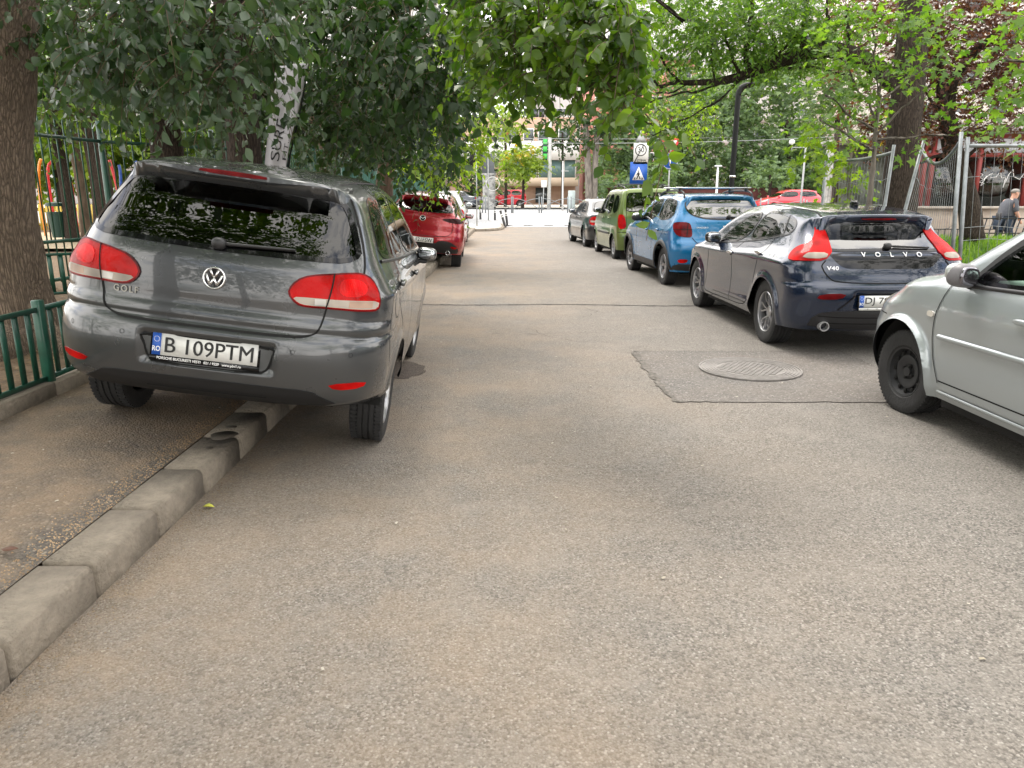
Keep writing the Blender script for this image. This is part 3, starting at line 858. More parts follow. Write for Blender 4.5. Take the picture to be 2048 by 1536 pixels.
def build_car(name, sp, pos, ypr, spec):
    S = Surf(sp)
    root = empty(name, pos, (math.radians(ypr[2]), math.radians(ypr[1]), math.radians(ypr[0])))
    root.rotation_mode = 'XYZ'
    zb = spec.get('zb', .24); L = S.L
    body = spec['paint']; ra = spec['arch_r']; rz = spec.get('arch_z', spec['wheel_r'])
    holes = []
    for ya in spec['axles']:
        for pr in ('left', 'right'): holes.append((pr, arch_outline(ya, rz, ra, zb)))
    for (nm, pr, ol, gm) in spec['glass']:
        for p_, o_ in (((pr, ol),) if pr in ('rear', 'top', 'front') else ((pr, ol), (mirror_proj(pr), ol))):
            holes.append((p_, offset_poly(densify(chaikin(o_, 2), .03), -.012)))
    hull(S, spec.get('res', .03), holes, zb, body, root, spec.get('fine'))
    for (nm, pr, ol, gm) in spec['glass']:
        for p_ in ((pr,) if pr in ('rear', 'top', 'front') else ('left', 'right')):
            g = patch(S, nm, ol, p_, gm, root, off=.002, thick=.0, grid=.05)
            ribbon(S, 'window_seal', chaikin(ol, 2), p_, .02, spec.get('seal', M_GBLACK), g, off=.004, closed=True, rnd=0, d_in=spec.get('frit', .018), d_out=.006)
    for ft in spec.get('parts', []):
        nm, pr, ol, m = ft[:4]; k = ft[4] if len(ft) > 4 else {}
        k = dict(k); both = k.pop('both', True); par = k.pop('under', None); sub = k.pop('sub', [])
        versions = [(pr, ol)]
        if both:
            if pr in ('rear', 'front', 'top'): versions.append((pr, [(-a, b) for a, b in ol]))
            elif pr in ('left', 'right'): versions.append((mirror_proj(pr), ol))
            else: versions.append((mirror_proj(pr), [(-a, b) for a, b in ol]))
        for (p_, o_) in versions:
            ob = patch(S, nm, o_, p_, m, root, **k)
            for (n2, ol2, m2, k2) in sub:
                o3 = ol2 if (p_, o_) == versions[0] or pr in ('left', 'right') else [(-a, b) for a, b in ol2]
                patch(S, n2, o3, p_, m2, ob, **k2)
    for ln in spec.get('lines', []):
        nm, pr, pl, w, m = ln[:5]; k = dict(ln[5]) if len(ln) > 5 else {}; both = k.pop('both', True)
        vs = [(pr, pl)]
        if both:
            if pr in ('rear', 'front', 'top'): vs.append((pr, [(-a, b) for a, b in pl]))
            elif isinstance(pr, tuple): vs.append((mirror_proj(pr), [(-a, b) for a, b in pl]))
            else: vs.append((mirror_proj(pr), pl))
        for p_, o_ in vs: ribbon(S, nm, o_, p_, w, m, root, **k)
    # wheel housings and floor
    W = max(b for _, b in sp['plan'])
    for ya in spec['axles']:
        for sd in (-1, 1):
            b = MB(); a = np.linspace(.02, PI - .02, 26); r2 = ra + .012
            P0 = [(sd * (W - .055), ya + r2 * math.cos(t), rz + r2 * math.sin(t)) for t in a]
            P1 = [(sd * .42, q[1], q[2]) for q in P0]
            Fc = [(i, i + 1, 27 + i, 26 + i) for i in range(25)] + [tuple(range(26, 52))]
            b.add(P0 + P1, Fc); b.build('wheel_housing', M_GAP, root)
    a0, a1 = spec['axles']; zf = zb - .08
    b = MB(); b.box((0, (.62 + L - .35) / 2, zf + .09), (1.10, L - .97, .16))
    b.box((0, (a0 + a1) / 2, zf + .085), (2 * W - .20, a1 - a0 - 2 * ra - .05, .14))
    b.box((0, .30, zb + .15), (2 * W - .5, .22, .1))
    b.box((0, L - .30, zb + .12), (2 * W - .5, .30, .1))
    b.build('underbody', M_GAP, root)
    wz = spec.get('wheel_off', {})
    for ai, ya in enumerate(spec['axles']):
        for sd in (-1, 1):
            tw = spec.get('tyre_w', .205)
            make_wheel(root, sd * (W - .035 - tw / 2), ya, wz.get((ai, sd), spec['wheel_r']), spec['wheel_r'], tw, spec['rim'], sd, 0 if ai == 0 else math.radians(spec.get('steer', 0)))
    if 'cabin' in spec: cabin(root, sp, *spec['cabin'])
    for (sd, y, z) in spec.get('handles', []):
        handle(S, root, sd, y, z, spec.get('handle_mat', body))
    mr = spec.get('mirror')
    if mr:
        for sd in (-1, 1): make_mirror(S, root, sd, mr[0], mr[1], mr[2] if len(mr) > 2 else body, lower=mr[3] if len(mr) > 3 else None, sc=mr[4] if len(mr) > 4 else 1., out=mr[5] if len(mr) > 5 else .12)
    return root, S


def on_rear(S, x, z, d=.004):
    p, ok = S.project([(x, z)], 'rear'); n = S.normal(p)[0]
    return p[0] + n * d, n


def badge_frame(n):
    """text axes for a flat badge on a rear panel with outward normal n"""
    n = n / np.linalg.norm(n); u = np.cross(np.array([0, 0, 1.]), n); u /= np.linalg.norm(u)
    v = np.cross(n, u)
    return np.stack([u, v, n], 1)
# ---------------------------------------------------------------- ground, road, kerbs
def zg(y):
    """the street is level, then rises gently towards the cross street"""
    y = np.asarray(y, float)
    return np.interp(y, [-50, 34, 50, 72, 400], [0, 0, .37, .45, .6])


def sheet(name, x0, x1, y0, y1, mat, dz=0., step=2., zf=None, nx=2, kind='structure', edge=None):
    ys = np.unique(np.r_[np.arange(y0, y1, step), y1, [y for y in (34, 50, 72) if y0 < y < y1]])
    xs = np.linspace(0, 1, nx); V = []
    for y in ys:
        a = x0(y) if callable(x0) else x0; b = x1(y) if callable(x1) else x1
        for t in xs:
            x = a + (b - a) * t; V.append((x, y, (zg(y) if zf is None else zf(x, y)) + dz))
    Fc = [(j * nx + i, j * nx + i + 1, (j + 1) * nx + i + 1, (j + 1) * nx + i) for j in range(len(ys) - 1) for i in range(nx - 1)]
    o = mesh(name, V, Fc, mat, smooth=True)
    if kind: o['kind'] = kind
    return o


def asphalt(name, base, chip, dust, dustx=None, scale=95., rough=.85, dark=(.05, .047, .045), bumps=.9, dustk=1.):
    m, nt, out = nodemat(name); lk = nt.links.new
    b = N(nt, 'ShaderNodeBsdfPrincipled'); b.inputs['Roughness'].default_value = rough; b.inputs['Specular IOR Level'].default_value = .35
    tc = N(nt, 'ShaderNodeTexCoord'); P = tc.outputs['Object']
    def noise(sc, det=5., r=.6, vec=P):
        n = N(nt, 'ShaderNodeTexNoise', _Scale=sc, _Detail=det, _Roughness=r); lk(vec, n.inputs['Vector']); return n.outputs[0]
    def rng(src, a, b_, c=0., d=1.):
        r = N(nt, 'ShaderNodeMapRange'); r.inputs[1].default_value = a; r.inputs[2].default_value = b_; r.inputs[3].default_value = c; r.inputs[4].default_value = d; lk(src, r.inputs[0]); return r.outputs[0]
    def mix(f, a, b_, typ='MIX'):
        x = N(nt, 'ShaderNodeMix', data_type='RGBA', blend_type=typ)
        if hasattr(f, 'links'): lk(f, x.inputs[0])
        else: x.inputs[0].default_value = f
        for s_, q in ((6, a), (7, b_)):
            if hasattr(q, 'links'): lk(q, x.inputs[s_])
            else: x.inputs[s_].default_value = (*q, 1)
        return x.outputs[2]
    def math_(op, a, b_):
        x = N(nt, 'ShaderNodeMath', operation=op)
        for i, q in enumerate((a, b_)):
            if hasattr(q, 'links'): lk(q, x.inputs[i])
            else: x.inputs[i].default_value = q
        return x.outputs[0]
    # stone chips
    v = N(nt, 'ShaderNodeTexVoronoi', _Scale=scale); v.feature = 'F1'; lk(P, v.inputs['Vector'])
    hsv = N(nt, 'ShaderNodeSeparateColor'); lk(v.outputs['Color'], hsv.inputs[0])
    tone = mix(rng(hsv.outputs[0], .0, 1.), [c * .5 for c in base], [c * 1.5 for c in base])
    tone = mix(rng(hsv.outputs[1], .93, .96), tone, chip)                      # pale chips
    tone = mix(rng(hsv.outputs[2], .82, .87), tone, dark)                      # dark pits
    v2 = N(nt, 'ShaderNodeTexVoronoi', _Scale=scale * 2.3); lk(P, v2.inputs['Vector'])
    s2 = N(nt, 'ShaderNodeSeparateColor'); lk(v2.outputs['Color'], s2.inputs[0])
    tone = mix(.35, tone, mix(s2.outputs[0], [c * .6 for c in base], [c * 1.35 for c in base]))
    gapv = rng(v.outputs['Distance'], .45, .75, 0, .45)
    tone = mix(gapv, tone, [c * .45 for c in base])
    # large mottling, wear and dust
    tone = mix(math_('MULTIPLY', rng(noise(.55, 8, .6), .38, .72), .30), tone, [c * .74 for c in base])
    tone = mix(math_('MULTIPLY', rng(noise(2.7, 6, .65), .5, .72), .4), tone, [c * 1.25 for c in base])
    st = N(nt, 'ShaderNodeMapping'); st.inputs['Scale'].default_value = (5, .35, 1); lk(P, st.inputs[0])
    tone = mix(math_('MULTIPLY', rng(noise(1.3, 6, .6, st.outputs[0]), .5, .75), .22), tone, [c * .75 for c in base])
    if dust:
        f = rng(noise(.8, 9, .68), .34, .72)
        if dustx:
            sx = N(nt, 'ShaderNodeSeparateXYZ'); lk(P, sx.inputs[0]); wob = math_('ADD', sx.outputs[0], math_('MULTIPLY', math_('SUBTRACT', noise(.35, 4), .5), 2.2))
            g1 = rng(wob, dustx[0], dustx[1], 1, 0); f = math_('MULTIPLY', f, g1)
            sandy = math_('MULTIPLY', rng(wob, dustx[2], dustx[3], 1, 0), rng(noise(3., 8, .7), .3, .6)); f = math_('MAXIMUM', f, sandy)
        tone = mix(math_('MULTIPLY', f, .62 * dustk), tone, dust)
    # stains
    tone = mix(math_('MULTIPLY', rng(noise(1.9, 7, .55), .64, .72), .32), tone, [c * .4 for c in base])
    lk(tone, b.inputs['Base Color'])
    h = math_('ADD', math_('MULTIPLY', v.outputs['Distance'], -1.), math_('MULTIPLY', noise(scale * 1.6, 3), .6))
    bp = N(nt, 'ShaderNodeBump', _Strength=bumps, _Distance=.006); lk(h, bp.inputs['Height']); lk(bp.outputs[0], b.inputs['Normal'])
    lk(b.outputs[0], out.inputs[0]); MAT[name] = m
    return m


ASPH = asphalt('road_asphalt', (.203, .187, .168), (.40, .38, .35), (.33, .245, .165), (-.5, 2.2, -1.7, -.55), scale=120., dustk=1.)
ASPH2 = asphalt('cross_asphalt', (.36, .365, .375), (.5, .5, .5), None, scale=60.)
PATCHM = asphalt('patch_asphalt', (.135, .128, .120), (.36, .34, .32), (.24, .19, .15), scale=80., bumps=.7, dustk=.5)
WALKM = asphalt('pavement_asphalt', (.122, .108, .093), (.36, .31, .25), (.30, .215, .14), (-2.4, -1.7, -1.85, -1.75), scale=85., dustk=.9)
SOIL = asphalt('soil', (.115, .078, .050), (.30, .22, .13), (.20, .14, .08), scale=38., bumps=1., rough=1.)
SAND = asphalt('playground_sand', (.42, .34, .23), (.55, .47, .36), (.34, .26, .17), scale=30.)
KERBM = pbr('kerb_concrete', (.225, .192, .152), .88, var=.22, vscale=14., bump=1.2, bscale=45., coords='Object')
PAVM = pbr('pale_paving', (.46, .43, .38), .9, var=.25, vscale=1.2)
sheet('ground', -400, 400, -60, 600, SOIL, -.06, 20, nx=12)
sheet('road', -1.61, 14, -14, 36, ASPH, 0, 2., nx=8)
sheet('cross_street', -90, 90, 36, 62, ASPH2, .004, 2., nx=6)
sheet('far_pavement', -90, 90, 62, 78, PAVM, .10, 2., nx=4)


def walk_z(x):                                   # pavement on the left climbs away from the kerb
    return .14 + .105 * np.clip((-1.83 - x) / .55, 0, 1)


sheet('pavement', -3.0, -1.826, -8, 33, WALKM, 0, 1., zf=lambda x, y: float(walk_z(x)), nx=13)
sheet('soil_bed', -6.3, -3.1, -8, 33, SOIL, 0, 1., zf=lambda x, y: .28 + .05 * math.sin(x * 3.1) * math.sin(y * 1.7), nx=9)
sheet('playground_ground', -60, -6.3, -8, 34, SOIL, 0, 2., zf=lambda x, y: .29 + .04 * math.sin(y), nx=6)
sheet('playground_sand', -40, -7.2, 17.0, 24.5, SAND, 0, 2., zf=lambda x, y: .345, nx=3)
# corner of the left pavement at the crossing
b = MB(); P = chaikin([(-9, 33), (-1.6, 32.2), (-.5, 33.2), (-.35, 36.5), (-.9, 43), (-9, 43)], 2)
b.prism(P, -.06, .09); o = b.build('corner_pavement', PAVM); o['kind'] = 'structure'
b = MB()
Q = np.vstack([P, P[:1]])
for i in range(len(P)):
    a_, c_ = Q[i], Q[i + 1]; d_ = c_ - a_; l_ = np.linalg.norm(d_)
    if l_ > .02 and a_[0] > -8.9: b.box(((a_[0] + c_[0]) / 2, (a_[1] + c_[1]) / 2, .04), (l_ + .02, .12, .14), math.atan2(d_[1], d_[0]))
o = b.build('kerb', KERBM); o['kind'] = 'structure'


def kerb(x0, w, h, y0, y1, l, zb=0., jit=.006, name='kerb', front=1):
    b = MB(); y = y0; n = 0
    while y < y1:
        dz = RNG.normal(0, jit * .6); dx = RNG.normal(0, jit); g = .014 + abs(RNG.normal(0, .005))
        x, z, ll = x0 + dx, zb + h + dz, l - g
        c = .020 if front else .008
        xs = [(x, zb - .1), (x, z - c), (x - c * .8, z), (x - w, z), (x - w, zb - .1)]
        sk = RNG.normal(0, .003)
        V = [(p[0] + sk, y, p[1]) for p in xs] + [(p[0] - sk, y + ll, p[1]) for p in xs]
        b.add(V, [(0, 1, 2, 3, 4), (9, 8, 7, 6, 5)] + [(i, i + 5, (i + 1) % 5 + 5, (i + 1) % 5) for i in range(5)])
        y += l
    o = b.build(name, KERBM); bm = bmesh.new(); bm.from_mesh(o.data); bmesh.ops.recalc_face_normals(bm, faces=bm.faces)
    bmesh.ops.bevel(bm, geom=[e for e in bm.edges], offset=.0045, segments=2, affect='EDGES'); bm.to_mesh(o.data); bm.free()
    o['kind'] = 'structure'
    return o


k1 = kerb(-1.61, .212, .142, -1.0, 32.5, .515, jit=.003)
k2 = kerb(-2.98, .11, .10, -1.0, 32.5, .95, zb=.235, front=0)
b = MB(); b.box((-1.715, 15, .02), (.17, 36, .17)); b.box((-3.04, 15, .17), (.08, 36, .2)); o = b.build('kerb_joint', SOIL); o['kind'] = 'structure'
b = MB()
b.prism([(-.075 * math.cos(t) * (1 + .14 * math.sin(3 * t)) - 1.705, 4.16 + .085 * math.sin(t)) for t in np.linspace(0, 6.28, 26)][:-1], .1437, .1446)
wet = pbr('wet_stain', (.022, .020, .017), .25)
for (x, y, r) in ((-1.70, 3.94, .025), (-1.72, 4.33, .04)):
    b.prism([(x + r * math.cos(t) * (1 + .2 * math.sin(2 * t + y)), y + r * .7 * math.sin(t)) for t in np.linspace(0, 6.28, 18)][:-1], .1437, .1444)
o = b.build('wet_stain', pbr('damp_stain', (.085, .072, .057), .6)); o['kind'] = 'structure'

# road joint, manhole patch, cover
b = MB()
pts = [(x, 10.55 + .05 * math.sin(x * 2.2) - .10 * (x + 1.2) / 3.8 + RNG.normal(0, .012), .004) for x in np.linspace(-1.58, 4.6, 90)]
for i in range(len(pts) - 1):
    w0 = .022 + .02 * abs(math.sin(i * .9)) * (i % 7 < 5); (x, y, z), (x2, y2, _) = pts[i], pts[i + 1]
    b.add([(x, y - w0, z), (x2, y2 - w0, z), (x2, y2 + w0, z), (x, y + w0, z)], [(0, 1, 2, 3)])
o = b.build('road_joint', pbr('tar_joint', (.045, .040, .036), .9, var=.5, vscale=14)); o['kind'] = 'structure'
def ragged(P, amp, st=.06):
    D_ = densify(P, st); return D_ + RNG.normal(0, amp, D_.shape)
b = MB(); PO = ragged([(1.21, 7.27), (3.30, 7.27), (3.30, 5.38), (1.235, 5.39)], .008)
r = delaunay_2d_cdt([Vector(p) for p in PO], [], [list(range(len(PO)))], 1, 1e-6)
b.add([(p[0], p[1], .004) for p in r[0]], [list(f) for f in r[2]]); o = b.build('road_patch', PATCHM); o['kind'] = 'structure'
b = MB(); PO2 = np.vstack([PO, PO[:1]])
for i in range(len(PO)):
    a_, c_ = PO2[i], PO2[i + 1]; left = max(a_[0], c_[0]) < 1.3; w0 = (.030 if left else .006) * (.5 + RNG.random()); d_ = c_ - a_; n_ = np.array([-d_[1], d_[0]]) / (np.linalg.norm(d_) + 1e-9) * w0
    b.add([(*(a_ - n_), .0065), (*(c_ - n_), .0065), (*(c_ + n_), .0065), (*(a_ + n_), .0065)], [(0, 1, 2, 3)])
o = b.build('patch_edge', pbr('crumbled_edge', (.12, .108, .095), .95, var=.6, vscale=30)); o['kind'] = 'structure'
IRON = pbr('worn_iron', (.235, .22, .207), .55, .25, var=.25, vscale=18)
b = MB(); R_ = .445
b.lathe([(R_, .004), (R_, .016), (R_ - .012, .016), (R_ - .014, .009)], 64)
for q in range(5): rr = R_ - .03 - q * .026; b.lathe([(rr, .009), (rr, .015), (rr - .014, .015), (rr - .014, .009)], 64)
b.lathe([(R_ - .014, .0088), (0, .0088)], 64)
g = R_ - .17
for i in range(-6, 7):
    for j in range(-9, 10):
        x, y = i * .052 + (.026 if j % 2 else 0), j * .030
        if math.hypot(x, y) < g: b.box((x, y, .0115), (.042, .020, .007))
o = b.build('manhole_cover', IRON, ang=30); o.location = (2.13, 6.46, .003); o.rotation_euler = (0, 0, .12)
tag(o, 'round worn iron manhole cover set in the dark asphalt patch', 'manhole cover')
b = MB(); PO = ragged([(-1.3, 6.75), (-.95, 6.78), (-.80, 6.6), (-.77, 6.35), (-.9, 6.15), (-1.3, 6.1)], .014, .08)
r = delaunay_2d_cdt([Vector(p) for p in PO], [], [list(range(len(PO)))], 1, 1e-6)
b.add([(p[0], p[1], .0035) for p in r[0]], [list(f) for f in r[2]]); o = b.build('damp_patch', asphalt('damp_asphalt', (.115, .092, .076), (.2, .17, .14), None, scale=95.)); o['kind'] = 'structure'

# right-hand verge
GRASSB = pbr('lawn_soil', (.06, .12, .02), 1., var=.4, vscale=3)
sheet('right_verge', 4.75, 15, -8, 34, SOIL, 0, 2., zf=lambda x, y: .06, nx=3)
kb = kerb(4.72, .12, .10, 2.0, 33, .98, front=0, name='kerb')
def lawn_z(x, y): return .10 + .52 * float(sstep(9.5, 14.0, y)) * float(sstep(5.3, 7.5, x)) * (1 - float(sstep(15.4, 16.2, y)))
sheet('lawn', 5.3, 30, 8.6, 16.2, GRASSB, 0, .5, zf=lawn_z, nx=30)
sheet('side_path', 5.3, 60, 16.2, 24, PAVM, 0, 1., zf=lambda x, y: .02, nx=4)


def blades(name, X0, X1, Y0, Y1, n, h, zf, mat):
    x = RNG.uniform(X0, X1, n); y = RNG.uniform(Y0, Y1, n); z = np.array([zf(a, c) for a, c in zip(x, y)])
    a = RNG.uniform(0, PI, n); hh = h * RNG.uniform(.5, 1.3, n); w = .012 + .01 * RNG.random(n); lx, ly = RNG.normal(0, .35, n) * hh, RNG.normal(0, .35, n) * hh
    B = np.c_[x, y, z]; D = np.c_[np.cos(a), np.sin(a), 0 * a] * w[:, None]
    V = np.stack([B - D, B + D, B + np.c_[lx, ly, hh]], 1).reshape(-1, 3)
    Fc = np.arange(3 * n).reshape(n, 3)
    return tag(mesh(name, V, Fc, mat), kind='stuff', label='bright green grass growing on the lawn behind the mesh fence', cat='grass')


def litter():
    n = 260; x = np.r_[RNG.uniform(-1.5, 4.4, 200), RNG.uniform(-3, -1.8, 60)]; y = np.r_[RNG.uniform(1.2, 16, 200) ** 1.0, RNG.uniform(2, 9, 60)]
    z = np.where(x < -1.7, walk_z(x) + .003, .006); s_ = RNG.uniform(.004, .013, n); a = RNG.uniform(0, PI, n)
    V = []
    for k, (dx, dy) in enumerate(((-1, -.5), (1, -.3), (.8, .6), (-.7, .5))):
        V.append(np.c_[x + s_ * (dx * np.cos(a) - dy * np.sin(a)), y + s_ * (dx * np.sin(a) + dy * np.cos(a)), z + RNG.random(n) * .003])
    V = np.stack(V, 1).reshape(-1, 3)
    return tag(mesh('litter', V, np.arange(4 * n).reshape(n, 4), pbr('dry_bits', (.38, .30, .18), .8, var=.6, vscale=1.7, col2=(.6, .57, .5))), kind='stuff', label='tiny dry petals and grit scattered over the asphalt', cat='litter')


litter()

b = MB(); rg = np.random.default_rng(5)
for (x, y, a, L_, w) in ((1.2, 7.6, 2.9, 1.6, .003), (-.2, 8.4, .1, 1.3, .003), (.9, 9.4, 1.4, 1.0, .004), (3.0, 5.2, .9, .5, .003)):
    p = np.array([x, y]); t_ = a; q = [p.copy()]
    for _ in range(int(L_ / .035)): t_ += rg.normal(0, .38); t_ = a + (t_ - a) * .85; p = p + .035 * np.array([math.cos(t_), math.sin(t_)]); q.append(p.copy())
    for i in range(len(q) - 1):
        d_ = q[i + 1] - q[i]; n_ = np.array([-d_[1], d_[0]]) / .035 * w * rg.uniform(.3, 1.3)
        b.add([(*(q[i] - n_), .0022), (*(q[i + 1] - n_), .0022), (*(q[i + 1] + n_), .0022), (*(q[i] + n_), .0022)], [(0, 1, 2, 3)])
o = b.build('road_crack', pbr('crack_dark', (.05, .043, .037), .95, var=.5, vscale=20)); o['kind'] = 'structure'
# grit and crumbs gathered in the gutter and along the back of the kerb
def crumbs(n, X, Y, zf, lab, c1, c2, s0, s1):
    x = X(n); y = Y(n); s_ = rg.uniform(s0, s1, n); a = rg.uniform(0, PI, n); z = np.array([zf(q) for q in x]); V = []
    for dx, dy, dz in ((1, 0, 0), (-.4, .8, 0), (-.6, -.7, 0), (0, 0, .9)): V.append(np.c_[x + s_ * (dx * np.cos(a) - dy * np.sin(a)), y + s_ * (dx * np.sin(a) + dy * np.cos(a)), z + s_ * dz])
    V = np.stack(V, 1).reshape(-1, 3); F_ = (np.array([(0, 1, 3), (1, 2, 3), (2, 0, 3)])[None] + 4 * np.arange(n)[:, None, None]).reshape(-1, 3)
    return tag(mesh('grit', V, F_, pbr(lab.split()[0] + '_grit', c1, .9, var=.4, vscale=9, col2=c2)), kind='stuff', label=lab, cat='grit')
crumbs(2600, lambda n: -1.605 + np.abs(rg.normal(0, .09, n)), lambda n: rg.uniform(1, 12, n), lambda x: .001, 'sandy crumbs gathered in the gutter beside the kerb', (.20, .14, .09), (.36, .28, .19), .002, .006)
crumbs(5200, lambda n: -1.828 - np.abs(rg.normal(0, .06, n)), lambda n: rg.uniform(1, 9, n), lambda x: float(walk_z(x)), 'orange crumbs along the back of the kerb', (.30, .19, .10), (.46, .32, .19), .002, .007)
crumbs(1500, lambda n: rg.uniform(-1.5, 4, n), lambda n: 1.0 + 8 * rg.random(n) ** 1.6, lambda x: .0, 'grey loose chips lying on the road surface', (.16, .15, .14), (.42, .40, .37), .0015, .0045)
def bed(n):
    x = rg.uniform(-6.2, -3.12, n); y = rg.uniform(2, 14, n); z = .27 + .05 * np.sin(x * 3.1) * np.sin(y * 1.7) + .01; s_ = rg.uniform(.015, .045, n); a = rg.uniform(0, 6.28, n); V = []
    for dx, dy, dz in ((1, 0, .2), (0, .55, .0), (-1, 0, .25), (0, -.55, .1)): V.append(np.c_[x + s_ * (dx * np.cos(a) - dy * np.sin(a)), y + s_ * (dx * np.sin(a) + dy * np.cos(a)), z + s_ * dz * rg.uniform(-1, 1, n)])
    return tag(mesh('leaf_litter', np.stack(V, 1).reshape(-1, 3), np.arange(4 * n).reshape(n, 4), pbr('dead_leaves', (.10, .055, .025), .9, var=.6, vscale=6, col2=(.33, .22, .10))), kind='stuff', label='brown dead leaves covering the soil bed behind the low fence', cat='dead leaves')
bed(5200)
# ---------------------------------------------------------------- foliage
def leafmat(name, c1, c2, trans=.35, rough=.38, under=None):
    m, nt, out = nodemat(name); lk = nt.links.new
    g = N(nt, 'ShaderNodeNewGeometry')
    mx = N(nt, 'ShaderNodeMix', data_type='RGBA'); mx.inputs[6].default_value = (*c1, 1); mx.inputs[7].default_value = (*c2, 1)
    lk(g.outputs['Random Per Island'], mx.inputs[0]); col = mx.outputs[2]
    if under:
        m2 = N(nt, 'ShaderNodeMix', data_type='RGBA'); lk(g.outputs['Backfacing'], m2.inputs[0]); lk(col, m2.inputs[6]); m2.inputs[7].default_value = (*under, 1); col = m2.outputs[2]
    b = N(nt, 'ShaderNodeBsdfPrincipled'); b.inputs['Roughness'].default_value = rough; lk(col, b.inputs['Base Color'])
    t = N(nt, 'ShaderNodeBsdfTranslucent')
    tc = N(nt, 'ShaderNodeMix', data_type='RGBA', blend_type='MULTIPLY'); tc.inputs[0].default_value = 1; lk(mx.outputs[2], tc.inputs[6]); tc.inputs[7].default_value = (2.3, 2.4, .8, 1)
    lk(tc.outputs[2], t.inputs[0])
    s_ = N(nt, 'ShaderNodeMixShader'); s_.inputs[0].default_value = trans; lk(b.outputs[0], s_.inputs[1]); lk(t.outputs[0], s_.inputs[2])
    lk(s_.outputs[0], out.inputs[0]); MAT[name] = m
    return m


def bark(name, c, sc=9.):
    if name in MAT: return MAT[name]
    m = pbr(name, c, .95, var=.55, vscale=sc, bump=1.6, bscale=26., stretch=(1, 1, .22), col2=tuple(min(1, q * 1.7) for q in c))
    return m


def old_bark(name, c, c2):
    """fissured, flaking bark: stretched cells between deep vertical cracks"""
    m, nt, out = nodemat(name); lk = nt.links.new
    b = N(nt, 'ShaderNodeBsdfPrincipled'); b.inputs['Roughness'].default_value = .95; b.inputs['Specular IOR Level'].default_value = .2
    tc = N(nt, 'ShaderNodeTexCoord'); mp = N(nt, 'ShaderNodeMapping'); mp.inputs['Scale'].default_value = (1, 1, .13); lk(tc.outputs['Object'], mp.inputs[0])
    ns = N(nt, 'ShaderNodeTexNoise', _Scale=5., _Detail=6.); lk(mp.outputs[0], ns.inputs['Vector'])
    ad = N(nt, 'ShaderNodeMix', data_type='RGBA', blend_type='ADD'); ad.inputs[0].default_value = .16; lk(mp.outputs[0], ad.inputs[6]); lk(ns.outputs['Color'], ad.inputs[7])
    v = N(nt, 'ShaderNodeTexVoronoi', _Scale=46.); v.feature = 'DISTANCE_TO_EDGE'; lk(ad.outputs[2], v.inputs['Vector'])
    mr = N(nt, 'ShaderNodeMapRange'); mr.inputs[1].default_value = -.05; mr.inputs[2].default_value = .22; lk(v.outputs['Distance'], mr.inputs[0])
    n2 = N(nt, 'ShaderNodeTexNoise', _Scale=30., _Detail=8., _Roughness=.7); lk(tc.outputs['Object'], n2.inputs['Vector'])
    mx = N(nt, 'ShaderNodeMix', data_type='RGBA'); mx.inputs[6].default_value = (*c, 1); mx.inputs[7].default_value = (*c2, 1)
    m2 = N(nt, 'ShaderNodeMath', operation='MULTIPLY'); lk(mr.outputs[0], m2.inputs[0]); lk(n2.outputs[0], m2.inputs[1]); m3 = N(nt, 'ShaderNodeMath', operation='MULTIPLY'); lk(m2.outputs[0], m3.inputs[0]); m3.inputs[1].default_value = 1.5
    lk(m3.outputs[0], mx.inputs[0]); lk(mx.outputs[2], b.inputs['Base Color'])
    bp = N(nt, 'ShaderNodeBump', _Strength=.9, _Distance=.022); lk(m2.outputs[0], bp.inputs['Height']); lk(bp.outputs[0], b.inputs['Normal']); lk(b.outputs[0], out.inputs[0]); MAT[name] = m
    return m


LEAF = {
    # x across, y along (base -> tip), z fold
    'broad': (np.array([(0, 0, 0), (-.30, .22, .05), (.30, .22, .05), (-.40, .48, .07), (.40, .48, .07), (-.24, .78, .03), (.24, .78, .03), (0, 1.05, -.06), (0, .45, -.02)]),
              [(0, 8, 1), (0, 2, 8), (1, 8, 3), (2, 4, 8), (3, 8, 5), (4, 6, 8), (5, 8, 7), (6, 7, 8)]),
    'small': (np.array([(0, 0, 0), (-.28, .45, .06), (.28, .45, .06), (0, 1, 0)]), [(0, 2, 1), (1, 2, 3)]),
    'quad': (np.array([(-.25, 0, 0), (.3, .1, .05), (.35, .8, 0), (-.3, .9, .08)]), [(0, 1, 2), (0, 2, 3)]),
    'maple': (np.array([(0, 0, 0), (-.5, .12, .02), (-.25, .35, 0), (-.62, .62, .03), (-.2, .62, 0), (0, 1.05, -.03), (.2, .62, 0), (.62, .62, .03), (.25, .35, 0), (.5, .12, .02)]),
              [(0, 2, 1), (0, 4, 2), (2, 4, 3), (0, 6, 4), (4, 6, 5), (0, 8, 6), (6, 8, 7), (0, 9, 8)]),
}


def leaves(P, D, U, size, kind):
    """P base points, D unit growth directions, U rough blade normals, size per leaf"""
    T_, Fc = LEAF[kind]
    X = np.cross(D, U); X /= np.linalg.norm(X, axis=1, keepdims=True) + 1e-9; Z = np.cross(X, D)
    n_ = len(P); wx = RNG.uniform(.68, 1.12, (n_, 1, 1)); wz = RNG.uniform(-.6, 3.2, (n_, 1, 1)); sk = RNG.normal(0, .12, (n_, 1, 1)); cu_ = RNG.uniform(-.05, .28, (n_, 1, 1))
    V = (P[:, None] + size[:, None, None] * ((T_[None, :, 0:1] * wx + sk * T_[None, :, 1:2] ** 2) * X[:, None] + T_[None, :, 1:2] * D[:, None] + (T_[None, :, 2:3] * wz - cu_ * T_[None, :, 1:2] ** 2) * Z[:, None])).reshape(-1, 3)
    F_ = (np.array(Fc)[None] + (np.arange(len(P)) * len(T_))[:, None, None]).reshape(-1, 3)
    return V, F_


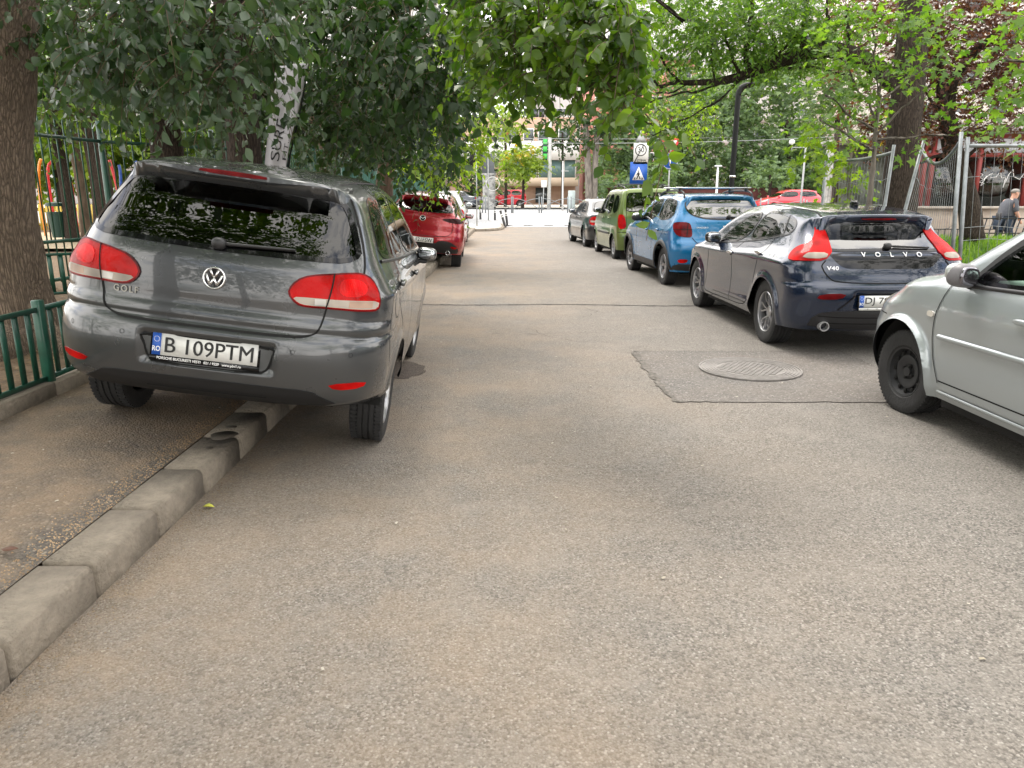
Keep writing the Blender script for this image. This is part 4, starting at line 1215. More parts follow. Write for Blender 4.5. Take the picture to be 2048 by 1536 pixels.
def unit(v): return v / (np.linalg.norm(v, axis=-1, keepdims=True) + 1e-9)


def crown(name, blobs, size, kind, mat, parent, seed=1, per=11, spray=.45, droop=.5, twig=True, up=.5, twmat=None, shell=.35, twr=.005):
    """blobs: (x, y, z, rx, ry, rz, leaves); leaves sit along thin drooping sprays"""
    rg = np.random.default_rng(seed); Ps, Ds, Us, Ss = [], [], [], []; tw = []
    for (x, y, z, rx, ry, rz, n) in blobs:
        k = max(1, int(n / per)); c = np.array([x, y, z]); r = np.array([rx, ry, rz])
        q = unit(rg.normal(size=(k, 3))) * (shell + (1 - shell) * rg.random((k, 1)) ** .6)
        O = c + q * r
        d0 = unit(q * [1, 1, .6] + rg.normal(size=(k, 3)) * .5 + [0, 0, .12])
        L = spray * rg.uniform(.6, 1.3, k)
        t = (np.arange(per) + rg.random((k, per))) / per
        bend = droop * L[:, None] * t ** 2
        P = O[:, None] + d0[:, None] * (L[:, None] * t)[..., None] - np.array([0, 0, 1.]) * bend[..., None]
        tan = unit(d0[:, None] - np.array([0, 0, 2 * droop])[None, None] * t[..., None])
        side = unit(np.cross(tan, [0, 0, 1.]) + 1e-6); sg = np.where(np.arange(per) % 2 == 0, 1., -1.)[None, :, None]
        D = unit(tan * .5 + side * sg * .8 + rg.normal(size=P.shape) * .28 - np.array([0, 0, droop * .9]))
        U = unit(np.array([0, 0, up]) + d0[:, None] * (1 - up) * .7 + rg.normal(size=P.shape) * .45)
        Ps.append(P.reshape(-1, 3)); Ds.append(D.reshape(-1, 3)); Us.append(U.reshape(-1, 3)); Ss.append(size * rg.uniform(.4, 1.3, k * per))
        if twig:
            tt = np.linspace(-.25, 1, 5)
            tw.append(O[:, None] + d0[:, None] * (L[:, None] * tt)[..., None] - np.array([0, 0, 1.]) * (droop * L[:, None] * tt ** 2)[..., None])
    V, F_ = leaves(np.concatenate(Ps), np.concatenate(Ds), np.concatenate(Us), np.concatenate(Ss), kind)
    o = mesh(name, V, F_, mat, parent, smooth=kind == 'broad')
    if twig:
        T = np.concatenate(tw); k, m = T.shape[:2]
        rad = np.linspace(twr, twr * .35, m)[None, :, None]
        e = np.array([(1, 0, 0), (-.5, .87, 0), (-.5, -.5, .7)])
        V = (T[:, :, None] + rad[..., None] * e[None, None]).reshape(-1, 3)
        i = np.arange(k)[:, None, None] * m * 3 + np.arange(m - 1)[None, :, None] * 3 + np.arange(3)[None, None]
        j = i - (np.arange(3) - (np.arange(3) + 1) % 3)[None, None]
        F4 = np.stack([i, j, j + 3, i + 3], -1).reshape(-1, 4)
        mesh('twigs', V, F4, twmat or bark('twig_bark', (.10, .07, .045)), o, smooth=True)['kind'] = 'stuff'
    return o


def limb_pts(a, b, n=7, wob=.08, rg=None, sag=0.):
    a, b = np.array(a, float), np.array(b, float); t = np.linspace(0, 1, n)[:, None]; L = np.linalg.norm(b - a)
    w = (rg or RNG).normal(size=(n, 3)) * wob * L * .3; w[0] = 0; w[-1] = 0
    return a + (b - a) * t + w + np.array([0, 0, 1.]) * sag * np.sin(t * PI)


def trunk(parts_, name, mat, parent, n=12, rough=.04):
    """parts_: list of (points, radii) joined as one mesh"""
    b = MB()
    for P, r in parts_:
        P = np.array(P, float)
        Q = chaikin(P, 1, False); rr = np.interp(np.linspace(0, 1, len(Q)), np.linspace(0, 1, len(P)), np.broadcast_to(r, (len(P),)))
        b.tube(Q, rr, n)
    o = b.build(name, mat, parent, smooth=True)
    co = np.array([v.co[:] for v in o.data.vertices]); co += RNG.normal(0, 1, co.shape) * rough * .15
    o.data.vertices.foreach_set('co', co.astype(np.float32).ravel()); o.data.update()
    return o
# ---------------------------------------------------------------- placing by line of sight
_F, _T = 1480., math.atan(378 / 1480.)
def at(u, v, Y):
    """world point seen at photo pixel (u, v) at distance Y along the street"""
    dx, dy = u - 1024, v - 768
    k = Y / (_F * math.cos(_T) - dy * math.sin(_T))
    return np.array([dx * k, Y, 1.52 - (_F * math.sin(_T) + dy * math.cos(_T)) * k])
def bl(u, v, Y, ru, rv, ry, n):
    c = at(u, v, Y); return (c[0], c[1], c[2], ru * Y / _F, ry, rv * Y / _F, n)


BK_L = bark('linden_bark', (.115, .082, .058)); BK_D = old_bark('dark_bark', (.018, .014, .012), (.085, .065, .052)); BK_G = bark('grey_bark', (.16, .14, .12))
BK_N = old_bark('flaking_bark', (.085, .066, .052), (.32, .245, .185))
LF_GREY = leafmat('pale_green_leaf', (.014, .040, .012), (.050, .090, .036), .26, .34, under=(.085, .125, .075))
LF_DARK = leafmat('shaded_green_leaf', (.008, .026, .006), (.026, .062, .012), .30, .5)  # canopy shade is put into this darker leaf colour
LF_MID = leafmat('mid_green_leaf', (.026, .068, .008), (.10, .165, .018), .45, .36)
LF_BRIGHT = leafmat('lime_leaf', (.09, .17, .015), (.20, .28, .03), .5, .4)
LF_ACA = leafmat('acacia_leaf', (.045, .11, .015), (.12, .20, .03), .5, .5)
LF_MAPLE = leafmat('maple_leaf', (.05, .115, .018), (.12, .20, .03), .42, .65)
LF_PLUM = leafmat('plum_leaf', (.055, .018, .020), (.13, .052, .036), .35, .45)
LF_FAR = leafmat('hazy_bluish_leaf', (.075, .125, .065), (.16, .23, .12), .35, .6)  # bluish leaves, with distant haze and overexposure put into a paler colour
LF_YEL = leafmat('yellowing_leaf', (.16, .20, .02), (.42, .28, .03), .45, .5)
LF_OLIVE = leafmat('sunny_leaf', (.10, .17, .02), (.22, .28, .05), .45, .5)


def tree(name, base, trunk_parts, crowns, label, bk, group=None, n=12, rough=.04):
    t = empty(name, tuple(base))
    inv = np.array(base)
    trunk([(np.array(P, float) - inv, r) for P, r in trunk_parts], 'trunk', bk, t, n, rough)
    for kw in crowns:
        kw = dict(kw); kw['blobs'] = [(x - inv[0], y - inv[1], z - inv[2], a, b_, c, k) for x, y, z, a, b_, c, k in kw['blobs']]
        crown('crown', parent=t, **kw)
    return tag(t, label, 'tree', group)


# --- the big leaning trunk at the left edge, its branches hang over the grey car
b0 = np.array([-4.22, 6.25, .25])
TP = [([b0 + (0, 0, -.1), b0 + (-.04, 0, .25), b0 + (-.05, 0, .7), (-4.25, 6.2, 1.4), (-4.16, 6.15, 2.1), (-3.98, 6.1, 2.8), (-3.7, 6.0, 4.2), (-3.4, 5.8, 6.5)], [.50, .36, .31, .31, .33, .35, .35, .30]),
      ([b0 + (0, 0, -.05), b0 + (.45, -.1, .02), b0 + (.85, -.2, -.06)], [.34, .18, .04]), ([b0 + (0, 0, .1), b0 + (.3, .5, .02), b0 + (.5, .9, -.05)], [.3, .16, .04]), ([b0 + (0, 0, .05), b0 + (.1, -.5, .02), b0 + (.2, -.95, -.06)], [.34, .2, .04])]
TP += [(limb_pts((-3.8, 6.0, 4.2), (-2.2, 5.6, 4.3), wob=.1), np.linspace(.14, .05, 7)), (limb_pts((-2.2, 5.6, 4.3), (-.2, 4.9, 3.6), wob=.1), np.linspace(.05, .015, 7)),
       (limb_pts((-3.6, 5.9, 5), (-1.6, 6.8, 5.2), wob=.1), np.linspace(.15, .04, 7))]
A = [bl(190, 40, 6.3, 80, 80, .7, 420), bl(300, 50, 5.6, 130, 80, .6, 700), bl(450, 30, 5.4, 110, 75, .6, 560), bl(560, 10, 6.2, 80, 36, .7, 200), bl(300, 125, 5.5, 90, 45, .45, 260), bl(430, 120, 5.2, 60, 45, .4, 180), bl(200, 130, 6.5, 80, 45, .4, 200), bl(120, 130, 7.2, 36, 60, .5, 110), bl(535, 70, 5.4, 24, 26, .3, 30)]
A.append((-2.9, 5.9, 4.75, 2.5, 2.6, .95, 3200))  # upper crown above the view, added to shade the leaves below
A2 = [bl(385, 195, 8.2, 50, 32, .3, 110), bl(540, 200, 8.3, 22, 40, .3, 50), bl(585, 270, 8.2, 34, 30, .25, 50), bl(325, 180, 8.2, 40, 30, .3, 60), bl(475, 240, 8.2, 30, 36, .25, 60), bl(440, 190, 8.6, 60, 30, .4, 110), bl(260, 165, 8.2, 60, 30, .4, 110), bl(395, 282, 8.3, 10, 18, .15, 20)]
tree('street_tree', b0, TP, [dict(blobs=[(*q[:6], q[6] * 1.2) for q in A], size=.084, kind='broad', mat=LF_GREY, seed=3, per=10, spray=.36, droop=.7, up=.15, shell=.1), dict(blobs=A2, size=.105, kind='broad', mat=LF_GREY, seed=4, per=10, spray=.36, droop=.7, up=.15, shell=.1)],
     'large leaning tree trunk at the left edge with pale drooping leaves over the car', BK_N, None, 20, .10)

# --- hanging spray of big leaves in the middle, on a limb from the same side
t0 = np.array([-3.35, 9.6, .28])
TP = [([t0 + (0, 0, -.1), t0 + (0, 0, .3), t0 + (.05, 0, 2.0), t0 + (.1, -.3, 3.6), t0 + (.4, -.8, 5.2)], [.34, .24, .20, .18, .14]),
      (limb_pts(t0 + (.1, -.3, 3.4), (-1.3, 6.8, 4.3), wob=.08), np.linspace(.12, .06, 7)), (limb_pts((-1.3, 6.8, 4.3), (.45, 4.9, 3.0), wob=.07), np.linspace(.06, .018, 7)), (limb_pts((-.6, 6.0, 4.0), (1.0, 4.7, 2.5), wob=.06), np.linspace(.03, .006, 7)),
      (limb_pts(t0 + (.2, -.5, 4.2), (-1.0, 10.5, 4.6), wob=.08), np.linspace(.10, .04, 7)), (limb_pts(t0 + (0, 0, 3.), (-4.6, 11, 3.9), wob=.1), np.linspace(.1, .04, 7))]
D_ = [bl(1010, 10, 5.4, 110, 70, .5, 760), bl(1140, 15, 4.9, 110, 75, .45, 700), bl(1060, 95, 5.0, 100, 48, .4, 480), bl(1180, 95, 4.6, 80, 50, .35, 400), bl(1240, 30, 4.5, 56, 60, .35, 230), bl(1110, 150, 4.8, 70, 20, .3, 130), bl(1215, 165, 4.4, 46, 26, .25, 120),
      bl(1262, 205, 4.2, 30, 22, .2, 60), bl(1295, 240, 4.1, 18, 16, .12, 30), bl(1315, 275, 4.1, 12, 14, .1, 20), bl(1332, 312, 4.1, 9, 12, .08, 20), bl(1240, 110, 4.3, 32, 46, .2, 90), bl(960, 90, 6.4, 80, 70, .5, 420), bl(1000, 150, 5.6, 56, 24, .3, 120)]
E_ = [bl(650, 5, 10.5, 110, 46, 1., 1200), bl(790, 0, 10, 110, 46, 1., 1100), (-2.6, 10.6, 5.7, 2.8, 3.2, 1.0, 4200), bl(820, 60, 8.5, 150, 90, 1.2, 1100), bl(620, 100, 11.5, 150, 100, 1.3, 1300), bl(760, 170, 9.5, 130, 100, 1.2, 1200), bl(880, 160, 9.0, 80, 90, 1.0, 800), bl(400, 115, 11.6, 130, 80, 1.2, 1500), bl(220, 100, 10.5, 150, 80, 1.4, 1500), bl(560, 190, 12, 90, 70, .9, 1100), bl(660, 210, 11.8, 60, 60, .8, 700), bl(720, 250, 11.5, 80, 66, .8, 900), bl(800, 265, 10.6, 70, 55, .7, 500), bl(480, 190, 12, 80, 55, .8, 700)]  # includes a high blob above the view, added to shade the crown
tree('street_tree', t0, TP, [dict(blobs=[(*q[:6], q[6] * 1.2) for q in D_], size=.072, kind='broad', mat=LF_MID, seed=5, per=10, spray=.30, droop=.5, up=.3, shell=.1), dict(blobs=E_, size=.105, kind='broad', mat=LF_DARK, seed=6, per=11, spray=.5, droop=.6, up=.4, shell=.1)],
     'dense dark tree over the pavement, its leafy limb hanging across the street', BK_D)

# --- tree whose trunk shows behind the red hatchback, lit lime leaves above it
t0 = np.array([-2.86, 17.4, .2])
TP = [([t0 + (0, 0, -.2), t0 + (0, 0, .5), (-2.92, 17.4, 1.6), (-2.80, 17.4, 2.3), (-2.75, 17.3, 4.5)], [.27, .21, .19, .19, .14]), (limb_pts((-2.82, 17.4, 2.2), (-3.3, 16.9, 4.2), wob=.1), np.linspace(.12, .06, 7)), (limb_pts((-2.8, 17.4, 2.9), (-1.6, 16.6, 3.6), wob=.1), np.linspace(.1, .03, 7))]
C1 = [bl(905, 285, 15.0, 42, 56, .9, 640), bl(930, 250, 15.5, 48, 40, .9, 520), bl(850, 325, 14.5, 34, 30, .6, 260), bl(965, 275, 16.5, 26, 34, .6, 200), bl(900, 352, 14.0, 24, 10, .3, 60)]
C2 = [bl(840, 300, 15.5, 52, 75, 1.2, 900), bl(800, 200, 16, 120, 100, 1.5, 1500), bl(700, 280, 17, 90, 60, 1.2, 800), bl(930, 150, 16, 100, 80, 1.4, 1100), bl(600, 220, 18, 140, 90, 1.5, 1100)]
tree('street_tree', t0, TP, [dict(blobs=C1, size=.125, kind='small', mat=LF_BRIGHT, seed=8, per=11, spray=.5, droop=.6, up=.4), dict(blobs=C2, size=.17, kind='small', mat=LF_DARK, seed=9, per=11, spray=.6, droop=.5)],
     'tree behind the red hatchback with sunlit lime leaves drooping over its roof', BK_L)

# --- park trees behind the tall green fence
k = 0
for (u, v, Y, w, lab) in ((124, 430, 19.5, 12, 'slim dark trunk nearest the litter bin in the playground'), (155, 425, 20.5, 11, 'slim trunk in the playground, middle one of three close trunks'), (195, 425, 19.0, 21, 'trunk in the playground just left of the grey car roof line'), (640, 330, 26., 22, 'dark trunk behind the fence above the grey car roof'), (460, 320, 23., 14, 'thin trunk behind the fence over the middle of the grey car roof')):
    r = w * Y / _F; c = at(u, 330, Y); z0 = .3
    P = [(c[0], Y, z0 - .2), (c[0], Y, z0 + .35), (c[0] + .05, Y, 1.6), (c[0] - .05, Y, 3.2), (c[0] + .2, Y, 5.2)]
    rg = np.random.default_rng(20 + k); H_ = 4.6
    cr = [(c[0] + rg.normal(0, .9), Y + rg.normal(0, 1.), H_ + rg.uniform(-.9, 1.6), 1.9, 1.7, 1.1, 620) for _ in range(4)]
    tree('park_tree', (c[0], Y, z0), [(P, [r * 1.5, r * 1.05, r * .9, r * .85, r * .6])], [dict(blobs=cr, size=.21, kind='small', mat=LF_DARK if k % 2 else LF_MID, seed=30 + k, per=11, spray=.7, droop=.5, shell=.3)], lab, BK_L if k % 2 else BK_D, 'trees standing in the playground')
    k += 1
# hedge-like masses beyond the playground
for i, (u, v, Y, ru, rv, m, lab) in enumerate(((100, 250, 30, 150, 70, LF_OLIVE, 'sunlit broad tree far behind the playground at the left'), (330, 245, 33, 150, 65, LF_MID, 'green tree far behind the playground above the grey car'), (560, 260, 36, 150, 70, LF_MID, 'green tree far behind the fence beyond the flag'), (780, 270, 44, 110, 80, LF_DARK, 'dark tree far behind the metal sheet fence'))):
    c = at(u, v, Y); r = ru * Y / _F
    tree('park_tree', (c[0], Y, .3), [([(c[0], Y, 0), (c[0] + .1, Y, 1.5), (c[0], Y, c[2])], [.3, .22, .15])],
         [dict(blobs=[bl(u, v, Y, ru, rv, 2.2, 2600), bl(u - ru * .5, v + 34, Y - 1, ru * .5, rv * .6, 1.5, 900), bl(u + ru * .5, v + 30, Y - 1, ru * .5, rv * .6, 1.5, 900), bl(u, v - 130, Y, ru * 1.2, 90, 2.5, 1500), bl(u, 338, Y + 1, ru, 26, 1.5, 1500)], size=.30, kind='quad', mat=m, seed=50 + i, per=11, spray=.9, droop=.3, twig=False)], lab, BK_D)

# --- honey-locust limb reaching in from the right over the parked cars
t0 = np.array([8.35, 12.6, .1])
Pl = [at(1800, 420, 12.6), at(1800, 360, 12.6), at(1808, 250, 12.6), at(1820, 150, 12.6), at(1826, 20, 12.6), at(1830, -150, 12.6)]
br = [at(1812, 190, 12.6), at(1740, 120, 12.9), at(1660, 96, 13), at(1600, 112, 13), at(1545, 126, 13), at(1490, 150, 13), at(1440, 164, 13), at(1390, 166, 13), at(1345, 164, 13), at(1318, 176, 13), at(1308, 160, 13)]
TP = [([np.array([Pl[0][0], 12.6, -.1])] + Pl, [.34, .27, .26, .25, .23, .2, .15]), (br, [.16, .13, .12, .115, .10, .075, .06, .045, .035, .02, .008])]
for (a, c_, r0) in (((1600, 110), (1622, -40), .05), ((1500, 146), (1496, -30), .055), ((1480, 150), (1440, 50), .03), ((1425, 164), (1425, 80), .022), ((1360, 164), (1300, 95), .02), ((1560, 122), (1530, 40), .03), ((1540, 130), (1600, 60), .03), ((1640, 98), (1660, -20), .04), ((1700, 105), (1690, 10), .04),
                    ((1520, 140), (1480, 190), .014), ((1500, 150), (1410, 215), .02), ((1415, 213), (1335, 262), .010), ((1440, 168), (1300, 205), .014), ((1380, 168), (1260, 200), .010), ((1545, 128), (1700, 150), .03)):
    TP.append((limb_pts(at(*a, 13), at(*c_, 12.7), wob=.10), np.linspace(r0, r0 * .3, 7)))
ACA = [bl(1340, 30, 12.6, 60, 60, .9, 1300), bl(1430, 40, 12.8, 80, 55, 1., 2000), bl(1390, 110, 12.8, 60, 36, .7, 1000), bl(1540, 40, 12.8, 80, 55, 1., 2000), bl(1480, 100, 13, 60, 36, .7, 900), bl(1600, 70, 13, 70, 60, .8, 1700), bl(1570, 135, 12.9, 60, 14, .4, 380), bl(1330, 130, 13, 40, 25, .5, 360), bl(1660, 40, 13, 70, 60, .9, 1500), bl(1450, -30, 13, 200, 50, 1.2, 2200)]
LIM = [bl(1385, 225, 14, 50, 24, .5, 520), bl(1335, 240, 14, 30, 30, .4, 300), bl(1310, 215, 14, 24, 18, .3, 130)]
tree('locust_tree', (Pl[0][0], 12.6, 0), TP, [dict(blobs=[(*q[:6], q[6] * 1.35) for q in ACA], size=.08, kind='small', mat=LF_ACA, seed=11, per=15, spray=.42, droop=.35, up=.75, shell=.15, twr=.003), dict(blobs=LIM, size=.085, kind='small', mat=LF_BRIGHT, seed=12, per=13, spray=.4, droop=.5, up=.6)],
     'thick dark tree behind the mesh fence, its black limb reaching left across the street', BK_D)

# --- dark red plum with forked trunk, at the right
t0 = np.array([9.5, 14.0, .3])
Q = lambda u, v, Y=14.0: at(u, v, Y)
TP = [([Q(1944, 480), Q(1940, 410), Q(1922, 350), Q(1905, 300), Q(1895, 250)], [.22, .18, .17, .165, .15]), ([Q(1897, 262), Q(1884, 220), Q(1884, 160), Q(1876, 110), Q(1860, 20)], [.12, .10, .09, .07, .05]),
      ([Q(1897, 262), Q(1900, 200), Q(1908, 155), Q(1940, 115), Q(1985, 70)], [.12, .09, .08, .06, .04]), (limb_pts(Q(1915, 330), Q(1990, 262), wob=.06), np.linspace(.04, .012, 7)), (limb_pts(Q(1905, 300), Q(1790, 345), wob=.06), np.linspace(.035, .008, 7)),
      (limb_pts(Q(1899, 270), Q(1850, 180), wob=.06), np.linspace(.04, .012, 7))]
PL = [bl(1700, 30, 14, 50, 34, .9, 620), bl(1740, 90, 14, 60, 60, 1., 620), bl(1840, 130, 14.3, 60, 120, 1., 1300), bl(1950, 70, 14, 90, 70, 1.1, 1900), bl(1990, 150, 14, 70, 50, .9, 1100), bl(1900, 200, 14.4, 70, 60, .8, 800), bl(1990, 240, 13.8, 70, 36, .7, 700), bl(1780, 250, 14.2, 60, 36, .7, 560), bl(1860, 0, 14, 120, 50, 1., 1400), bl(1960, 275, 13.7, 60, 14, .4, 180), bl(1740, 205, 14.2, 30, 22, .5, 160), bl(2040, 60, 14, 60, 90, .9, 900)]
YL = [bl(1960, 195, 14.6, 44, 36, .5, 300), bl(1900, 215, 15, 40, 30, .5, 160), bl(1770, 225, 15, 40, 40, .5, 180)]
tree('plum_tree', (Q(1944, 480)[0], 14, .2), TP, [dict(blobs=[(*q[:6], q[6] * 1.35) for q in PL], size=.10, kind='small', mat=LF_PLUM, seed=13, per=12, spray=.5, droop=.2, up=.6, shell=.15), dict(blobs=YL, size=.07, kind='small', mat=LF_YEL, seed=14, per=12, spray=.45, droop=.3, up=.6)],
     'forked black-trunked plum tree with dark red leaves behind the mesh fence', BK_D)

# --- young maple in front of it
g0 = at(1742, 415, 9.9)
TP = [([(g0[0], 9.9, -.05), (g0[0], 9.9, .6), at(1738, 400, 9.9), at(1748, 320, 9.9), at(1752, 250, 9.9), at(1762, 190, 9.8)], [.045, .036, .03, .028, .022, .016])]
for (a, c_) in (((1750, 260), (1650, 190)), ((1752, 240), (1690, 120)), ((1758, 200), (1800, 60)), ((1750, 270), (1860, 170)), ((1756, 215), (1745, 60)), ((1748, 300), (1640, 240)), ((1750, 280), (1900, 270)), ((1758, 205), (1900, 100))):
    TP.append((limb_pts(at(*a, 9.9), at(*c_, 9.5), wob=.07), np.linspace(.013, .004, 7)))
MP = [(*q[:6], q[6] * .95) for q in [bl(1690, 90, 9.6, 60, 60, .5, 190), bl(1790, 50, 9.5, 90, 40, .6, 230), bl(1900, 60, 9.4, 80, 40, .5, 170), bl(1650, 160, 9.7, 46, 40, .4, 130), bl(1740, 150, 9.6, 80, 40, .5, 190), bl(1840, 130, 9.4, 70, 30, .4, 120), bl(1640, 235, 9.8, 34, 40, .3, 90), bl(1720, 215, 9.8, 60, 25, .4, 100), bl(1860, 275, 9.3, 60, 16, .3, 66), bl(1960, 245, 9.3, 60, 16, .3, 55), bl(1820, 85, 9.5, 60, 24, .4, 80), bl(1690, 290, 9.9, 30, 20, .2, 26)]]
tree('maple_sapling', (g0[0], 9.9, 0), TP, [dict(blobs=MP, size=.085, kind='maple', mat=LF_MAPLE, seed=15, per=6, spray=.42, droop=.15, up=.85, shell=.1, twr=.003)], 'slender young maple with flat green leaves behind the navy hatchback', BK_G)
g0 = at(1712, 425, 11.2)
tree('maple_sapling', (g0[0], 11.2, 0), [([(g0[0], 11.2, -.05), at(1700, 420, 11.2), at(1697, 350, 11.2), at(1703, 290, 11.2), at(1690, 240, 11.2)], [.03, .026, .02, .015, .01])],
     [dict(blobs=[bl(1700, 370, 11.1, 26, 34, .3, 90), bl(1690, 320, 11.1, 26, 30, .3, 72), bl(1660, 270, 11.1, 40, 26, .35, 96), bl(1625, 300, 11.3, 30, 40, .3, 84)], size=.11, kind='maple', mat=LF_BRIGHT, seed=16, per=6, spray=.35, droop=.4, up=.6, twr=.003)], 'thin sapling with yellow-green leaves left of the leaning mesh fence post', BK_G)
r0 = np.array([6.9, 6.6, .1])
tree('maple_sapling', r0, [([r0, r0 + (0, 0, 1.5), r0 + (-.2, .1, 3.2)], [.06, .05, .03]), (limb_pts(r0 + (-.1, 0, 2.4), at(2010, 120, 6.6), wob=.05), np.linspace(.02, .006, 7))],
     [dict(blobs=[bl(2030, 100, 6.6, 44, 34, .3, 66), bl(2030, 160, 6.6, 40, 30, .3, 54), bl(2040, 235, 6.6, 30, 14, .2, 24), bl(2020, 20, 6.6, 60, 40, .4, 72), bl(2120, 100, 6.6, 80, 90, .5, 160)], size=.085, kind='maple', mat=LF_MAPLE, seed=17, per=6, spray=.35, droop=.3, up=.7, twr=.003)], 'bright maple branch leaning in at the upper right corner', BK_G)

# --- tall trees across the crossing
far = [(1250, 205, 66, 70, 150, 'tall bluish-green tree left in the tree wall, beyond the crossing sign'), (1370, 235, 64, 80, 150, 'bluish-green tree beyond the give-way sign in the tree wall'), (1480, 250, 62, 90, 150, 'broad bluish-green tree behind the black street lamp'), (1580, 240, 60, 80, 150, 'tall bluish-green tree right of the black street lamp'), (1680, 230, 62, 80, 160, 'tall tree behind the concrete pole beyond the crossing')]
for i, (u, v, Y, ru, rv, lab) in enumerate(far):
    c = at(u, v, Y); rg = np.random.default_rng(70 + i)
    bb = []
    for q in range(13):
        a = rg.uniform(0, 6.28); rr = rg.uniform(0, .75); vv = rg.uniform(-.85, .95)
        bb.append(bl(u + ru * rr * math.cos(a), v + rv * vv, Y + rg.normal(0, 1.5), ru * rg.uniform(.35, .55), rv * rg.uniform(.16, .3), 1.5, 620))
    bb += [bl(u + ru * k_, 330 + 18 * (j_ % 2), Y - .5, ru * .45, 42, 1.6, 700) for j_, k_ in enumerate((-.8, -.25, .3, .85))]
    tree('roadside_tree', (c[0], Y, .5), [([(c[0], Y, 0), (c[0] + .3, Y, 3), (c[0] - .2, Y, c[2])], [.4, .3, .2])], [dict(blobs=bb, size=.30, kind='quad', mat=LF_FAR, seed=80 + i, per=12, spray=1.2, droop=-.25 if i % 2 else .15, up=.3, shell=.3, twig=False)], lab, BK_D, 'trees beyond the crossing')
for i, (u, v, Y, ru, rv, m, nn, lab) in enumerate(((1045, 325, 62, 50, 32, LF_OLIVE, 2300, 'small rounded tree with yellowing top in front of the balcony building'), (985, 330, 70, 46, 60, LF_FAR, 1800, 'dark tree left of the small yellowing tree beyond the crossing'), (1010, 235, 66, 60, 40, LF_OLIVE, 1700, 'feathery light green treetop above the small yellowing tree'),
                   (1125, 265, 66, 50, 45, LF_DARK, 1200, 'thin-leaved tree in front of the balcony building'), (1225, 375, 60, 60, 26, LF_FAR, 1500, 'leafy bushes at the foot of the twin-trunked tree'), (1325, 350, 58, 40, 30, LF_FAR, 900, 'rounded shrub beyond the crossing sign'), (1540, 350, 56, 46, 26, LF_FAR, 1000, 'pale bluish shrub above the far red car'), (1190, 245, 58, 46, 60, LF_DARK, 1300, 'tree with twin grey trunks right of the balcony building'), (940, 350, 66, 60, 50, LF_DARK, 1500, 'dark tree behind the far dark car at the left'))):
    c = at(u, v, Y); tw = .3 if 'twin' in lab else .15
    TPp = [([(c[0], Y, .2), (c[0] + .1, Y, 2.5), (c[0], Y, c[2])], [tw, tw * .8, tw * .5])]
    if 'twin' in lab: TPp = [([at(1178, 405, Y), at(1176, 330, Y), at(1170, 240, Y)], [.28, .25, .2]), ([at(1188, 405, Y), at(1190, 330, Y), at(1196, 240, Y)], [.25, .22, .18])]
    bb = [bl(u, v, Y, ru * .8, rv * .8, 1.8, nn * .5)] + [bl(u + ru * .55 * math.cos(a), v + rv * .55 * math.sin(a), Y, ru * .45, rv * .45, 1.2, nn * .1) for a in np.linspace(0, 6.2, 6)[:5]]
    cr = [dict(blobs=bb, size=.26, kind='quad', mat=m, seed=100 + i, per=10, spray=.8, droop=.3, shell=.3, twig=False)]
    if i == 0: cr.append(dict(blobs=[bl(1050, 302, 61.2, 30, 10, .8, 160), bl(1030, 312, 61.0, 18, 12, .6, 90)], size=.24, kind='quad', mat=LF_YEL, seed=130, per=10, spray=.6, droop=.3, twig=False))
    tree('roadside_tree' if 'shrub' not in lab and 'bush' not in lab else 'shrub', (c[0], Y, .4), TPp, cr, lab, BK_G if 'twin' in lab else BK_D)

# --- unseen crowns added over the street, above and behind the camera (they shade it and show in the car windows)
for i, (x, y, z, rx, ry, rz, n, lab) in enumerate(((-3.0, .8, 6.6, 3.4, 4.6, 2.0, 24000, 'unseen street tree arching over the near end of the street'), (-4.5, -13, 6.5, 4.5, 4.5, 3.4, 4500, 'unseen street tree farther back on the left pavement side'), (7.5, -9, 6.5, 4.2, 5, 3., 4000, 'unseen street tree on the right side behind the silver sedan'), (1.5, -26, 7, 9, 3, 5.5, 5200, 'unseen broad tree closing the street behind'), (-5.2, 11.5, 8.0, 3.2, 4.5, 1.8, 3200, 'tall tree with unseen crown high over the left pavement'), (11, -1, 6, 3.6, 4.5, 3, 3000, 'unseen street tree right of the silver sedan'), (-12, -4, 5, 5, 6, 3.5, 3500, 'unseen park tree left of the near pavement'))):
    tree('street_tree', (x, y, .1), [([(x, y, -.2), (x + .1, y, 2), (x, y, z)], [.3, .22, .12])], [dict(blobs=[(x, y, z, rx, ry, rz, n)], size=.14 if i == 0 else .26, kind='quad', mat=LF_DARK if i % 2 else LF_MID, seed=150 + i, per=10, spray=.8, droop=.4, shell=.25, twig=False)], lab, BK_D)

blades('grass', 5.4, 17, 8.7, 15.6, 26000, .13, lawn_z, leafmat('grass_blade', (.05, .12, .015), (.15, .24, .03), .4, .6))
# ---------------------------------------------------------------- the parked cars
def cu(P, a):
    c, s_ = math.cos(math.radians(a)), math.sin(math.radians(a))
    return [((x - .75) * c + (y - .25) * s_, z) for x, y, z in P]


def sym(half):
    """half outline from top centre round to bottom centre (x >= 0) -> closed"""
    return half + [(-x, z) for x, z in half[::-1] if abs(x) > 1e-6]


def symline(half):
    """half polyline from the centre outwards -> whole open polyline"""
    return [(-x, z) for x, z in half[::-1] if abs(x) > 1e-6] + half


